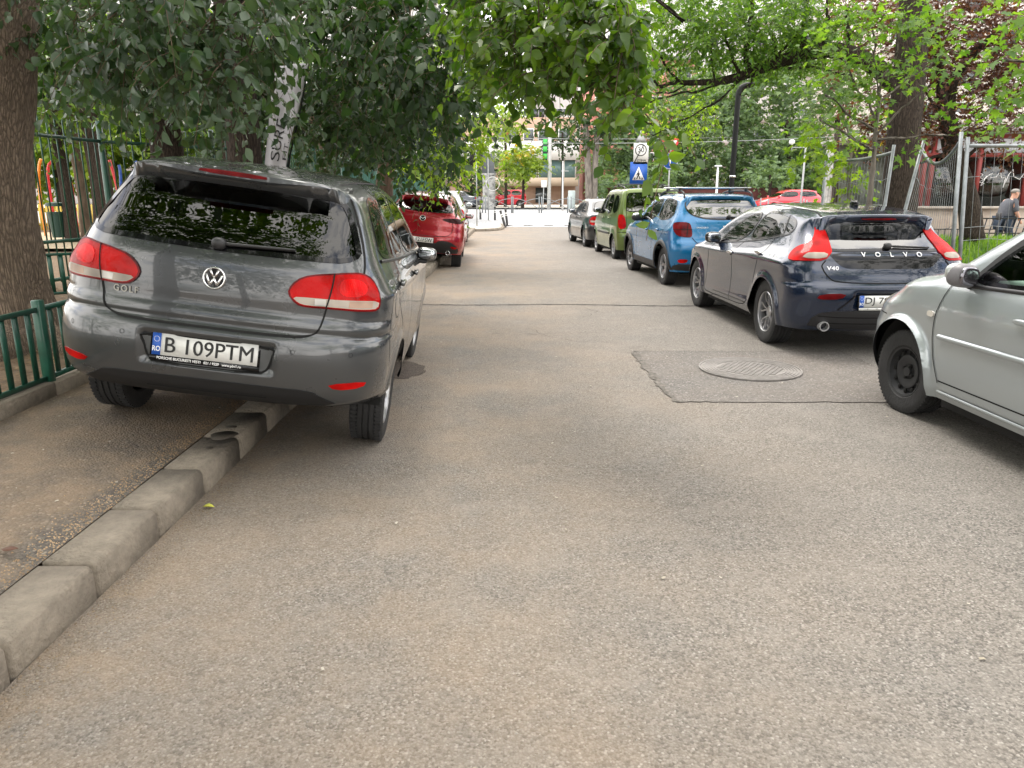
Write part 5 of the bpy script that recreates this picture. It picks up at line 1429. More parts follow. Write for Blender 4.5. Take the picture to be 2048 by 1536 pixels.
def rear_text(S, root, name, txt, x, z, size, mat, spacing=1.0, thin=0., sx=1., d=.004):
    p, n = on_rear(S, x, z, d); M = badge_frame(n)
    V, Fc = text_mesh(txt, size, spacing=spacing, thin=thin, extr=.0012, sx=sx)
    W_ = p + V @ M.T
    # bend the lettering onto the panel
    q, ok = S.project(W_[:, [0, 2]], 'rear'); nn = S.normal(q)
    W_ = np.where(ok[:, None], q + nn * (d + V[:, 2:3] - V[:, 2].min()), W_)
    return mesh(name, W_, Fc, mat, root)


def strokes(M, c, segs, w, z0, z1):
    b = MB()
    for (a, d) in segs:
        a = np.array(a, float); d = np.array(d, float); t = (d - a) / np.linalg.norm(d - a); n = np.array([-t[1], t[0]]) * w / 2
        b.prism([a - n, d - n, d + n, a + n], z0, z1, M=M, c=c)
    return b


def ring_badge(S, root, x, z, r, kind):
    p, n = on_rear(S, x, z, .004); M = badge_frame(n)
    b = MB(); prof = [(r, -.004), (r, .004), (r * .95, .009), (r * .86, .009), (r * .82, .004)]
    b.lathe(prof, 40); b.V[-1] = b.V[-1] @ M.T + p
    o = b.build('badge', M_CHROME, root, smooth=True)
    d = MB(); d.lathe([(r * .84, .001), (0, .002)], 32); d.V[-1] = d.V[-1] @ M.T + p; d.build('badge_plate', M_GBLACK if kind != 'mazda' else M_GAP, o)
    R_ = r * .86
    if kind == 'vw':
        sg = [((-.42, .80), (-.10, .12)), ((.42, .80), (.10, .12)), ((-.10, .12), (.10, .12)),
              ((-.80, .34), (-.36, -.74)), ((.80, .34), (.36, -.74)), ((-.36, -.74), (0, -.02)), ((.36, -.74), (0, -.02))]
        sg = [((a[0] * R_, a[1] * R_), (c_[0] * R_, c_[1] * R_)) for a, c_ in sg]
        strokes(M, p, sg, r * .16, .002, .008).build('badge_letters', M_CHROME, o)
    else:
        sg = [((-.85, .25), (-.35, .20)), ((-.35, .20), (0, -.35)), ((0, -.35), (.35, .20)), ((.35, .20), (.85, .25))]
        sg = [((a[0] * R_, a[1] * R_), (c_[0] * R_, c_[1] * R_)) for a, c_ in sg]
        strokes(M, p, sg, r * .2, .002, .008).build('badge_letters', M_CHROME, o)
    return o


def wiper(S, root, x0, x1, z0, z1, d=.02):
    b = MB()
    A, _ = S.project([(x0 + (x1 - x0) * t, z0 + (z1 - z0) * t) for t in np.linspace(0, 1, 8)], 'rear'); Nn = S.normal(A)
    b.tube(A + Nn * d, np.linspace(.011, .006, 8), 6)
    b.sph(A[0] + Nn[0] * d, (.075, .06, .06), 2.5, 12, 8)
    b.tube(A[1:] + Nn[1:] * (d * .45), .005, 5)
    return b.build('rear_wiper', M_BLACK, root, smooth=True)


# --- grey hatchback with its left wheels up on the pavement
def grey_hatch():
    c = paint('grey_paint', (.066, .070, .075), .5, .28)
    LT = [(.366, .085, .945), (.38, .092, .99), (.43, .105, 1.033), (.51, .125, 1.054), (.585, .155, 1.064), (.66, .20, 1.073), (.705, .25, 1.071), (.752, .292, 1.045), (.785, .31, .985), (.797, .305, .925), (.79, .285, .888), (.74, .215, .884), (.579, .118, .892), (.458, .093, .888), (.41, .083, .898)]
    LW = [(.385, .088, .932), (.47, .095, .936), (.565, .118, .937), (.70, .18, .938), (.788, .30, .935), (.784, .285, .896), (.74, .215, .892), (.579, .118, .899), (.46, .093, .896), (.418, .088, .904)]
    spec = dict(paint=c, res=.035, fine=.017, zb=.28, axles=(.88, 3.40), arch_r=.35, arch_z=.275, wheel_r=.316, tyre_w=.205, rim='ten',
        wheel_off={(0, 1): .275, (1, 1): .275, (0, -1): .309, (1, -1): .309}, steer=-2,
        glass=[('rear_window', 'rear', sym([(0, 1.436), (.35, 1.433), (.53, 1.425), (.578, 1.39), (.650, 1.242), (.690, 1.128), (.43, 1.119), (0, 1.113)]), M_GDREAR),
               ('side_window', 'left', [(.55, 1.135), (.62, 1.25), (.73, 1.40), (.82, 1.447), (1.25, 1.470), (1.60, 1.470), (1.63, 1.078), (1.1, 1.105)], M_GTINT),
               ('side_window', 'left', [(1.69, 1.075), (1.67, 1.468), (1.95, 1.445), (2.2, 1.38), (2.5, 1.22), (2.80, 1.05)], M_GTINT),
               ('windscreen', 'top', [(-.50, 2.28), (.50, 2.28), (.66, 3.12), (0, 3.22), (-.66, 3.12)], M_GTINT)],
        parts=[('tail_light', ('cornr', 35), cu(LT, 35), M_LRED, dict(off=.009, grid=.02, rnd=1, sub=[('reversing_lens', cu(LW, 35), M_LCLR, dict(off=.0115, thick=.0, grid=.02, rnd=1)), ('reversing_lens', cu([(.50, .098, .932), (.552, .112, .934), (.552, .112, .903), (.50, .098, .901)], 35), M_WLENS, dict(off=.0125, thick=0., grid=.02, rnd=0)), ('indicator_lens', cu([(.66, .16, .934), (.76, .26, .932), (.76, .25, .900), (.66, .15, .901)], 35), M_ALENS, dict(off=.0125, thick=0., grid=.02, rnd=0)), ('lamp_reflector', cu([(.61, .15, 1.045), (.70, .22, 1.045), (.735, .26, 1.00), (.71, .22, .955), (.61, .13, .955)], 35), M_BRED, dict(off=.0105, thick=0., grid=.02, rnd=2))])),
               ('reflector', 'rear', [(.597, .502), (.785, .511), (.768, .474), (.632, .468)], M_LRED, dict(off=.004, grid=.02, rnd=1)),
               ('bumper_insert', 'rear', [(-.57, .425), (-.515, .458), (-.3, .462), (0, .465), (.3, .462), (.515, .458), (.57, .425), (.66, .375), (.3, .358), (-.3, .358), (-.66, .375)], pbr('bumper_black', (.007, .007, .008), .6), dict(both=False, off=.005, rnd=1)),
               ('brake_light', 'rear', [(-.175, 1.479), (.175, 1.479), (.165, 1.497), (-.165, 1.497)], M_LDRED, dict(both=False, off=.007, rnd=1, grid=.01)),
               ('plate_recess', 'rear', [(-.33, .667), (.33, .667), (.315, .60), (.297, .545), (.262, .528), (-.262, .528), (-.297, .545), (-.315, .60)], pbr('recess_grey', (.07, .073, .075), .5), dict(both=False, off=.001, rnd=1, thick=0)),
               ('fuel_flap', 'right', [(.56, .80), (.74, .80), (.74, .965), (.56, .965)], c, dict(both=False, off=.0015, rnd=2))],
        lines=[('panel_gap', 'rear', symline([(0, .729), (.40, .731), (.47, .738), (.515, .755), (.537, .79), (.545, .83), (.558, .895)]), .009, M_GAP, dict(both=False, rnd=1, off=.004)),
               ('panel_gap', 'rear', [(.712, 1.07), (.706, 1.13), (.668, 1.245), (.612, 1.37), (.575, 1.44), (.555, 1.485)], .008, M_GAP),
               ('lamp_split', ('cornr', 35), cu([(.588, .134, 1.064), (.576, .12, .98), (.562, .1, .892)], 35), .007, M_GAP, dict(off=.013)),
               ('lamp_edge', ('cornr', 35), cu(LT, 35), .008, M_LDRED, dict(off=.0095, closed=True)),
               ('recess_edge', 'rear', [(-.33, .670), (.33, .670), (.315, .60), (.297, .545), (.262, .525), (-.262, .525), (-.297, .545), (-.315, .60)], .012, M_GAP, dict(both=False, closed=True, off=.003)),
               ('panel_gap', 'left', [(.66, 1.12), (.70, 1.0), (.78, .86), (1.02, .70), (1.09, .56), (1.12, .35)], .007, M_GAP),
               ('panel_gap', 'left', [(1.65, 1.47), (1.66, 1.05), (1.72, .9), (1.72, .34)], .007, M_GAP),
               ('panel_gap', 'left', [(2.82, 1.03), (2.86, .9), (2.86, .45), (2.80, .34)], .007, M_GAP),
               ('panel_gap', 'right', [(.49, .96), (.42, .80), (.40, .66), (.44, .55)], .006, M_GAP),
               ('panel_gap', 'right', [(.56, .80), (.74, .80), (.74, .965), (.56, .965)], .005, M_GAP, dict(both=False, closed=True, off=.003, rnd=2)),
               ('roof_seam', 'top', [(.505, .55), (.54, 1.2), (.53, 2.2)], .016, M_GAP),
               ('belt_trim', 'left', [(.52, 1.122), (1.1, 1.095), (1.65, 1.07), (2.82, 1.035)], .02, M_BLACK, dict(off=.005, rnd=0, raised=.004)),
               ('bumper_gap', 'rear', [(.30, .40), (0, .397), (-.30, .40)], .006, M_GAP, dict(both=False, off=.007))],
        cabin=(1.05, 2.0, .6, .42, None, 1.48),
        handles=[(1, .90, .965), (1, 1.87, .935), (-1, .90, .965), (-1, 1.87, .935)], mirror=(2.60, 1.01, c, None, .80, .075))
    root, S = build_car('parked_car', GREY_HATCH, (-1.624, 3.643, .15), (3.05, 8, 0), spec)
    b = MB(); X = np.linspace(-.49, .49, 23); V = []
    for x in X:
        dy, dz = .24 * abs(x) ** 3, -.05 * x * x - .02 * max(0, abs(x) - .45) * 5
        k_ = float(sstep(.12, .49, abs(x))); u_ = .034 * k_
        V += [(x, y + dy, z + dz) for y, z in ((.325, 1.5065), (.3035, 1.500), (.3015, 1.472 + u_ * .7), (.309, 1.463 + u_), (.42, 1.448 + u_), (.42, 1.50))]
    n = len(X); b.add(V, [(i * 6 + k, i * 6 + (k + 1) % 6, (i + 1) * 6 + (k + 1) % 6, (i + 1) * 6 + k) for i in range(n - 1) for k in range(6)] + [tuple(range(6)), tuple(range(n * 6 - 6, n * 6))])
    b.build('spoiler', c, root, ang=35)
    ring_badge(S, root, 0, .975, .057, 'vw')
    rear_text(S, root, 'model_letters', 'GOLF', -.43, .862, .046, pbr('badge_dull', (.34, .33, .30), .35, .7), spacing=1.3, thin=.0003, sx=.95)
    plate(root, (-.012, .026, .617), math.radians(-9), 'B 109PTM', small='PORSCHE BUCURESTI VESTI   021 / 9229   www.pbv1.ro')
    wiper(S, root, 0.0, .37, 1.135, 1.150)
    for x, z in ((.42, .66), (.70, .66), (-.42, .66), (-.70, .66)):
        b = MB(); p, n = on_rear(S, x, z, .002); b.lathe([(.012, 0), (.0105, .001), (.010, 0)], 16); b.V[-1] = b.V[-1] @ badge_frame(n).T + p
        b.build('parking_sensor', M_GAP, root)
    tag(root, 'dark grey hatchback parked tilted, left wheels on the pavement, plate B 109PTM', 'car', 'cars parked along the street')
    return root


def navy_hatch():
    c = paint('navy_paint', (.008, .018, .044), .35, .2)
    LT = [(.569, .503, 1.253), (.515, .485, 1.245), (.498, .40, 1.17), (.500, .29, 1.09), (.507, .184, 1.005), (.519, .161, .982), (.583, .144, .916), (.70, .20, .912), (.851, .347, .905), (.835, .385, .945), (.79, .415, .995), (.74, .40, 1.035), (.68, .345, 1.062), (.625, .36, 1.105), (.60, .41, 1.16)]
    LW = [(.765, .23, .932), (.735, .239, .962), (.70, .225, .982), (.54, .166, .983), (.578, .146, .935)]
    spec = dict(paint=c, res=.035, fine=.022, zb=.25, axles=(.84, 3.487), arch_r=.362, wheel_r=.328, tyre_w=.215, rim='vee', steer=1,
        glass=[('rear_window', 'rear', sym([(0, 1.268), (.3, 1.266), (.46, 1.245), (.505, 1.20), (.535, 1.10), (.562, 1.0), (.25, 1.006), (0, 1.010)]), M_GREAR),
               ('side_window', 'left', [(1.80, 1.005), (1.68, 1.338), (2.0, 1.30), (2.2, 1.245), (2.43, 1.14), (2.60, 1.02), (2.68, .945)], M_GTINT),
               ('side_window', 'left', [(1.74, 1.012), (1.63, 1.345), (1.357, 1.345), (1.106, 1.330), (.86, 1.300), (.71, 1.250), (.66, 1.19), (.70, 1.142), (.84, 1.118), (1.298, 1.057)], M_GTINT),
               ('windscreen', 'top', [(-.48, 2.42), (.48, 2.42), (.66, 3.22), (0, 3.36), (-.66, 3.22)], M_GTINT)],
        parts=[('tail_light', ('cornr', 40), cu(LT, 40), M_LRED, dict(off=.012, grid=.022, rnd=1, sub=[('reversing_lens', cu(LW, 40), M_LCLR, dict(off=.016, thick=0., grid=.02, rnd=1))])),
               ('tailgate_panel', 'rear', sym([(0, .995), (.552, .988), (.5, .925), (.452, .877), (.405, .853), (.35, .845), (0, .843)]), M_GBLACK, dict(both=False, off=.003, rnd=1)),
               ('reflector', 'rear', [(.663, .560), (.632, .612), (.392, .622), (.44, .565)], M_LDRED, dict(off=.004, grid=.02, rnd=1)),
               ('diffuser', 'rear', [(-.70, .262), (-.66, .42), (-.45, .455), (.45, .455), (.66, .42), (.70, .262)], M_BLACK, dict(both=False, off=.006, rnd=1)),
               ('plate_recess', 'rear', [(-.43, .46), (-.39, .52), (-.30, .612), (.30, .612), (.39, .52), (.43, .46)], c, dict(both=False, off=.001, rnd=0, thick=0)),
               ('brake_light', 'rear', [(-.17, 1.288), (.17, 1.288), (.16, 1.302), (-.16, 1.302)], M_LDRED, dict(both=False, off=.006, rnd=1, grid=.01))],
        lines=[('panel_gap', 'rear', symline([(0, .710), (.30, .714), (.485, .726), (.535, .745), (.585, .80), (.608, .85), (.612, .875), (.575, .918)]), .011, M_GAP, dict(both=False, off=.004)),
               ('recess_edge', 'rear', [(.455, .458), (.40, .515), (.30, .617), (-.30, .617), (-.40, .515), (-.455, .458)], .014, M_GBLACK, dict(both=False, off=.003)),
               ('diffuser_crease', 'rear', [(-.62, .40), (-.4, .385), (.4, .385), (.62, .40)], .01, M_GAP, dict(both=False, off=.008)),
               ('diffuser_crease', 'rear', [(-.6, .335), (-.4, .325), (.4, .325), (.6, .335)], .01, M_GAP, dict(both=False, off=.008)),
               ('panel_gap', 'left', [(1.77, 1.02), (1.90, .93), (1.94, .85), (1.95, .30)], .008, M_GAP),
               ('panel_gap', 'left', [(.98, 1.09), (1.03, .92), (1.12, .74), (1.211, .565), (1.302, .372), (1.45, .315), (1.95, .30), (2.9, .285), (3.0, .33), (2.96, .41), (2.93, .72), (2.75, .93)], .008, M_GAP),
               ('window_divider', 'left', [(.955, 1.315), (.825, 1.118)], .018, M_BLACK, dict(off=.006, rnd=0)),
               ('sill_strip', 'left', [(1.35, .355), (1.8, .352), (2.6, .34)], .012, M_GBLACK, dict(off=.004)),
               ('chrome_strip', 'left', [(.70, 1.135), (.84, 1.109), (1.3, 1.048), (1.77, 1.0), (2.68, .935)], .010, M_BLACK, dict(off=.006, rnd=0)),
               ('roof_gap', 'rear', [(.53, 1.255), (.545, 1.30), (.50, 1.36)], .008, M_GAP, dict(off=.003)),
               ('roof_seam', 'top', [(.50, .62), (.53, 1.2), (.50, 2.35)], .014, M_GAP)],
        cabin=(1.15, 2.1, .6, .42, None, 1.38),
        handles=[(-1, 1.09, .915), (-1, 1.94, .862), (1, 1.09, .915), (1, 1.94, .862)], handle_mat=M_CHROME, mirror=(2.62, .985, M_GBLACK))
    root, S = build_car('parked_car', NAVY_HATCH, (3.549, 6.951, 0), (1.6, 0, 0), spec)
    for i, ch in enumerate('VOLVO'):
        rear_text(S, root, 'maker_letters', ch, -.229 + i * .133, .965, .058, M_BADGE, thin=.0015, sx=1.15, d=.008)
    rear_text(S, root, 'model_letters', 'V40', -.515, .845, .052, M_BADGE, spacing=1.1, thin=.001, sx=1.2)
    pl = plate(root, (-.012, .010, .545), math.radians(-4), 'DJ 79', frame=True)
    for o in pl.children:
        if o.name.startswith('plate_number'):
            for v in o.data.vertices: v.co.x = -.228 + (v.co.x + .228) * .52
    b = MB(); b.box((-.012, .006, .474), (.52, .006, .024)); o = b.build('holder_strip', M_PLATE, pl)
    for i, ch in enumerate('VOLVO'):
        V, Fc = text_mesh(ch, .02, extr=.0004, sx=1.2); mesh('strip_letters', V @ REAR_M.T + np.array([-.19 + i * .09, .002, .474]), Fc, M_PTXT, o)
    wiper(S, root, .02, .42, 1.035, 1.022)
    b = MB(); b.rbox((.10, .30, 1.055), (.17, .05, .05), .02); b.build('wiper_base', M_BLACK, root)
    b = MB(); b.lathe([(.043, -.08), (.046, .0), (.046, .004), (.038, .004), (.038, -.08)], 24, (-.559, .07, .300), 'y')
    b.V[-1] = b.V[-1] * [1, -1, 1] + [0, .13, 0]; b.build('exhaust', M_BADGE, root, smooth=True, ang=40)
    b = MB(); b.sph((.05, 1.0, 1.425), (.045, .17, .09), 2.6, 14, 8); b.build('antenna_fin', M_GBLACK, root, smooth=True)
    tag(root, 'dark navy hatchback with tall red tail lights, just ahead of the silver sedan', 'car', 'cars parked along the street')
    return root


def rails(S, root, y0, y1, x, zz, bars, barm, w=.66):
    r = MB()
    for s_ in (-1, 1):
        P = [(s_ * x, y0, np.interp(y0, S.yy, S.T) - .06), (s_ * (x - .005), y0 + .08, zz), (s_ * (x - .01), (y0 + y1) / 2, zz + .015), (s_ * (x - .005), y1 - .1, zz - .01), (s_ * x, y1, np.interp(y1, S.yy, S.T) - .07)]
        r.tube(chaikin(P, 2, False), .016, 8)
    o = r.build('roof_rail', M_BLACK, root, smooth=True)
    for (yb, tilt) in bars:
        b = MB(); b.rbox((0, yb, zz + .055), (2 * w, .06, .022), .01, M=roty(tilt)); b.build('roof_bar', barm, root)
        q = MB()
        for s_ in (-1, 1): q.rbox((s_ * (x - .01), yb, zz + .022), (.06, .09, .07), .02)
        q.build('bar_foot', M_BLACK, root)


def blue_cross():
    c = paint('blue_paint', (.002, .145, .34), .3, .28)
    LT = [(.795, .27, 1.051), (.745, .218, 1.082), (.568, .147, 1.079), (.530, .119, 1.009), (.520, .085, .86), (.55, .085, .842), (.618, .096, .838), (.755, .14, .860), (.803, .199, .942)]
    spec = dict(paint=c, res=.045, fine=.03, zb=.26, axles=(.66, 3.249), arch_r=.375, arch_z=.335, wheel_r=.318, tyre_w=.205, rim='five', steer=2,
        glass=[('rear_window', 'rear', sym([(0, 1.450), (.54, 1.440), (.60, 1.38), (.585, 1.27), (.52, 1.20), (.42, 1.16), (.25, 1.128), (0, 1.118)]), M_GREAR),
               ('side_window', 'left', [(.42, 1.12), (.53, 1.36), (.66, 1.435), (1.15, 1.460), (1.30, 1.460), (1.33, 1.085)], M_GTINT),
               ('side_window', 'left', [(1.39, 1.08), (1.36, 1.460), (1.7, 1.442), (2.05, 1.35), (2.40, 1.14), (2.47, 1.06)], M_GTINT),
               ('windscreen', 'top', [(-.50, 2.18), (.50, 2.18), (.64, 2.88), (0, 2.98), (-.64, 2.88)], M_GTINT)],
        parts=[('tail_light', ('cornr', 35), cu(LT, 35), M_LDRED, dict(off=.016, grid=.025, rnd=1)),
               ('reflector', 'rear', [(.747, .481), (.57, .483), (.603, .421), (.726, .419)], M_LRED, dict(off=.01, rnd=1, grid=.02)),
               ('bumper_insert', 'rear', [(-.80, .27), (-.80, .40), (-.5, .40), (0, .43), (.5, .40), (.80, .40), (.80, .27)], M_BLACK, dict(both=False, off=.006, rnd=1))],
        lines=[('lamp_bar', ('cornr', 35), cu([(.60, .11, .85), (.60, .12, 1.07)], 35), .012, M_GAP, dict(off=.018)),
               ('lamp_bar', ('cornr', 35), cu([(.53, .1, .965), (.80, .22, .965)], 35), .010, M_GAP, dict(off=.018)),
               ('panel_gap', 'rear', symline([(0, .700), (.37, .716), (.465, .757), (.524, .836)]), .012, M_GAP, dict(both=False)),
               ('panel_gap', 'left', [(1.34, 1.08), (1.38, .9), (1.38, .32)], .009, M_GAP),
               ('panel_gap', 'left', [(2.5, 1.05), (2.55, .9), (2.58, .4)], .009, M_GAP),
               ('panel_gap', 'left', [(.45, 1.10), (.65, .9), (.95, .72), (1.03, .5), (1.04, .34)], .009, M_GAP),
               ('arch_cladding', 'left', [(.66 + .405 * math.cos(t), .335 + .405 * math.sin(t)) for t in np.linspace(-.1, PI + .1, 26)], .07, M_BLACK, dict(off=.012, raised=.008)),
               ('arch_cladding', 'left', [(3.249 + .405 * math.cos(t), .335 + .405 * math.sin(t)) for t in np.linspace(-.1, PI + .1, 26)], .07, M_BLACK, dict(off=.012, raised=.008)),
               ('sill_cladding', 'left', [(1.04, .315), (2.86, .315)], .11, M_BLACK, dict(off=.008, raised=.006, rnd=0)),
               ('window_divider', 'left', [(.70, 1.44), (.62, 1.10)], .02, M_BLACK, dict(off=.006, rnd=0))],
        cabin=(.95, 1.8, .58, .42, None, 1.48),
        handles=[(-1, .95, .93), (-1, 1.75, .91), (1, .95, .93), (1, 1.75, .91)], mirror=(2.32, 1.10, M_CHROME, M_BLACK))
    root, S = build_car('parked_car', BLUE_CROSS, (3.509, 12.43, 0), (3.8, 0, 0), spec)
    rails(S, root, .42, 2.0, .585, 1.585, ((.72, 0), (1.5, 0)), pbr('bar_alu', (.55, .57, .6), .3, .8))
    rear_text(S, root, 'model_letters', 'SANDERO', -.35, .993, .035, M_BADGE, spacing=1.15, sx=1.1)
    p, n = on_rear(S, .06, .992, .008); M = badge_frame(n)
    b = MB(); b.prism([(-.07, .028), (.07, .028), (.055, -.012), (.02, -.028), (-.02, -.028), (-.055, -.012)], 0, .01, M=M, c=p); b.build('badge', M_CHROME, root)
    plate(root, (0, .02, .60), -.03, 'B', frame=True).hide_render = False
    for o in list(root.children):
        if o.name.startswith('number_plate'):
            for ch in list(o.children):
                if ch.name.startswith('plate_number'): bpy.data.objects.remove(ch)
    wiper(S, root, .10, .42, 1.155, 1.14)
    tag(root, 'bright blue hatchback with black arch cladding and silver roof bars', 'car', 'cars parked along the street')


def red_hatch():
    c = paint('red_paint', (.33, .003, .012), .4, .25)
    spec = dict(paint=c, res=.045, fine=.03, zb=.25, axles=(.85, 3.575), arch_r=.365, wheel_r=.325, tyre_w=.215, rim='five',
        wheel_off={(0, 1): .245, (1, 1): .245, (0, -1): .29, (1, -1): .29}, arch_z=.27,
        glass=[('rear_window', 'rear', sym([(0, 1.305), (.38, 1.298), (.50, 1.265), (.58, 1.19), (.625, 1.115), (.54, 1.10), (.30, 1.08), (0, 1.075)]), M_GDREAR),
               ('side_window', 'left', [(1.0, 1.12), (1.10, 1.25), (1.35, 1.335), (1.75, 1.36), (1.80, 1.03)], M_GDARK),
               ('side_window', 'left', [(1.86, 1.025), (1.82, 1.36), (2.2, 1.34), (2.5, 1.26), (2.95, 1.01)], M_GTINT),
               ('windscreen', 'top', [(-.48, 2.45), (.48, 2.45), (.64, 3.18), (0, 3.3), (-.64, 3.18)], M_GTINT)],
        parts=[('tail_light', ('cornr', 35), cu([(.334, .161, .967), (.56, .21, .994), (.70, .30, .996), (.76, .40, .975), (.79, .40, .93), (.78, .326, .909), (.742, .242, .896), (.573, .141, .904), (.449, .133, .927)], 35), M_LSMK, dict(off=.012, grid=.025, rnd=1)),
               ('diffuser', 'rear', sym([(0, .450), (.30, .452), (.37, .530), (.60, .525), (.73, .45), (.79, .36), (.76, .26), (0, .26)]), M_BLACK, dict(both=False, off=.006, rnd=1)),
               ('reflector', 'rear', [(.618, .434), (.765, .414), (.71, .370), (.63, .392)], M_LRED, dict(off=.01, rnd=1, grid=.02))],
        lines=[('panel_gap', 'rear', symline([(0, .60), (.45, .61), (.60, .66), (.64, .80), (.62, .90)]), .011, M_GAP, dict(both=False, off=.004)),
               ('crease', 'rear', [(-.70, .775), (0, .745), (.70, .775)], .008, c, dict(both=False, off=.004)),
               ('panel_gap', 'left', [(1.83, .98), (1.86, .3)], .008, M_GAP), ('panel_gap', 'left', [(3.0, .95), (3.02, .4)], .008, M_GAP)],
        cabin=(1.25, 2.15, .58, .42, None, 1.36), handles=[(1, 1.3, .88), (1, 2.1, .86)], mirror=(2.75, 1.0))
    root, S = build_car('parked_car', RED_HATCH, (-1.95, 15.6, .12), (2.5, 6.5, 0), spec)
    ring_badge(S, root, 0, .945, .06, 'mazda')
    plate(root, (-.004, .012, .513), math.radians(-5), 'B 121FSW')
    b = MB(); b.lathe([(.04, -.08), (.045, 0), (.045, .004), (.037, .004), (.037, -.08)], 20, (.575, 0, .285), 'y')
    b.V[-1] = b.V[-1] * [1, -1, 1] + [0, .10, 0]; b.build('exhaust', M_CHROME, root, smooth=True)
    tag(root, 'glossy red hatchback with plate B 121FSW, parked ahead of the grey one', 'car', 'cars parked along the street')


def green_box():
    c = paint('green_paint', (.125, .18, .035), .45, .3)
    LT = [(.750, .145, 1.075), (.68, .091, 1.075), (.635, .08, 1.03), (.61, .072, .95), (.585, .066, .745), (.758, .105, .735), (.775, .137, .95)]
    spec = dict(paint=c, res=.05, zb=.24, axles=(.60, 2.96), arch_r=.335, wheel_r=.29, tyre_w=.17, rim='cover',
        glass=[('rear_window', 'rear', sym([(0, 1.575), (.50, 1.570), (.565, 1.53), (.605, 1.19), (.565, 1.137), (0, 1.125)]), M_GREAR),
               ('side_window', 'left', [(.30, 1.12), (.36, 1.49), (.85, 1.53), (.88, 1.09)], M_GDARK),
               ('side_window', 'left', [(.95, 1.09), (.92, 1.53), (1.50, 1.53), (1.55, 1.07)], M_GTINT),
               ('side_window', 'left', [(1.62, 1.07), (1.58, 1.53), (1.85, 1.51), (2.1, 1.40), (2.45, 1.10), (2.42, 1.06)], M_GTINT),
               ('windscreen', 'top', [(-.50, 1.98), (.50, 1.98), (.62, 2.58), (0, 2.68), (-.62, 2.58)], M_GTINT)],
        parts=[('tail_light', ('cornr', 30), cu(LT, 30), M_LRED, dict(off=.014, grid=.03, rnd=1))],
        lines=[('panel_gap', 'rear', [(.575, 1.60), (.60, 1.1), (.57, .45)], .010, M_GAP), ('panel_gap', 'rear', [(-.78, .66), (0, .655), (.78, .66)], .011, M_GAP, dict(both=False, off=.004)),
               ('panel_gap', 'left', [(1.58, 1.06), (1.60, .33)], .010, M_GAP), ('panel_gap', 'left', [(.9, 1.08), (.92, .7), (1.0, .35)], .010, M_GAP), ('panel_gap', 'left', [(2.5, 1.03), (2.5, .4)], .01, M_GAP),
               ('side_moulding', 'left', [(1.0, .60), (2.45, .60)], .05, M_BLACK, dict(off=.01, rnd=0, raised=.01))],
        cabin=(.85, 1.65, .52, .42, None, 1.6), handles=[(-1, 1.1, .97), (-1, 1.85, .96)], mirror=(2.28, 1.12, M_BLACK))
    root, S = build_car('parked_car', GREEN_BOX, (3.3, 17.9, 0), (4, 0, 0), spec)
    rails(S, root, .45, 2.0, .56, 1.72, ((1.2, 0),), M_BLACK, .62)
    tag(root, 'boxy olive green small van-like hatchback with upright red lamps and black roof rails', 'car', 'cars parked along the street')


def dark_sedan():
    c = paint('charcoal_paint', (.028, .030, .034), .4, .3)
    LT = [(.79, .182, .665), (.80, .25, .80), (.77, .22, .87), (.72, .2, .905), (.58, .10, .912), (.56, .08, .80), (.60, .06, .66)]
    spec = dict(paint=c, res=.055, zb=.24, axles=(.95, 3.60), arch_r=.345, wheel_r=.31, tyre_w=.2, rim='ten',
        glass=[('rear_window', 'top', sym([(0, .74), (.56, .76), (.50, 1.30), (0, 1.36)]), M_GREAR),
               ('side_window', 'left', [(.95, .985), (1.15, 1.18), (1.40, 1.30), (1.95, 1.32), (2.0, .965)], M_GDARK),
               ('side_window', 'left', [(2.06, .96), (2.02, 1.32), (2.4, 1.31), (2.75, 1.2), (3.1, .96)], M_GTINT),
               ('windscreen', 'top', [(-.48, 2.66), (.48, 2.66), (.62, 3.28), (0, 3.38), (-.62, 3.28)], M_GTINT)],
        parts=[('tail_light', ('cornr', 35), cu(LT, 35), M_LRED, dict(off=.012, grid=.03, rnd=1, sub=[('reversing_lens', cu([(.60, .08, .79), (.78, .21, .80), (.77, .2, .745), (.60, .07, .745)], 35), M_LCLR, dict(off=.015, thick=0, grid=.03, rnd=0))]))],
        lines=[('panel_gap', 'rear', symline([(0, .62), (.55, .63), (.60, .70)]), .011, M_GAP, dict(both=False, off=.004)), ('panel_gap', 'left', [(2.03, .96), (2.05, .34)], .010, M_GAP), ('panel_gap', 'left', [(1.15, .96), (1.3, .7), (1.38, .4)], .01, M_GAP), ('bumper_trim', 'left', [(.15, .55), (.55, .55)], .03, M_BLACK, dict(off=.008, rnd=0))],
        cabin=(1.45, 2.3, .56, .42, None, 1.38), handles=[(-1, 1.5, .86), (-1, 2.3, .85)], mirror=(2.95, 1.0, M_BLACK))
    root, S = build_car('parked_car', DARK_SEDAN, (3.1, 22.0, 0), (4.6, 0, 0), spec)
    tag(root, 'charcoal sedan farthest along the right row, in front of the green car', 'car', 'cars parked along the street')


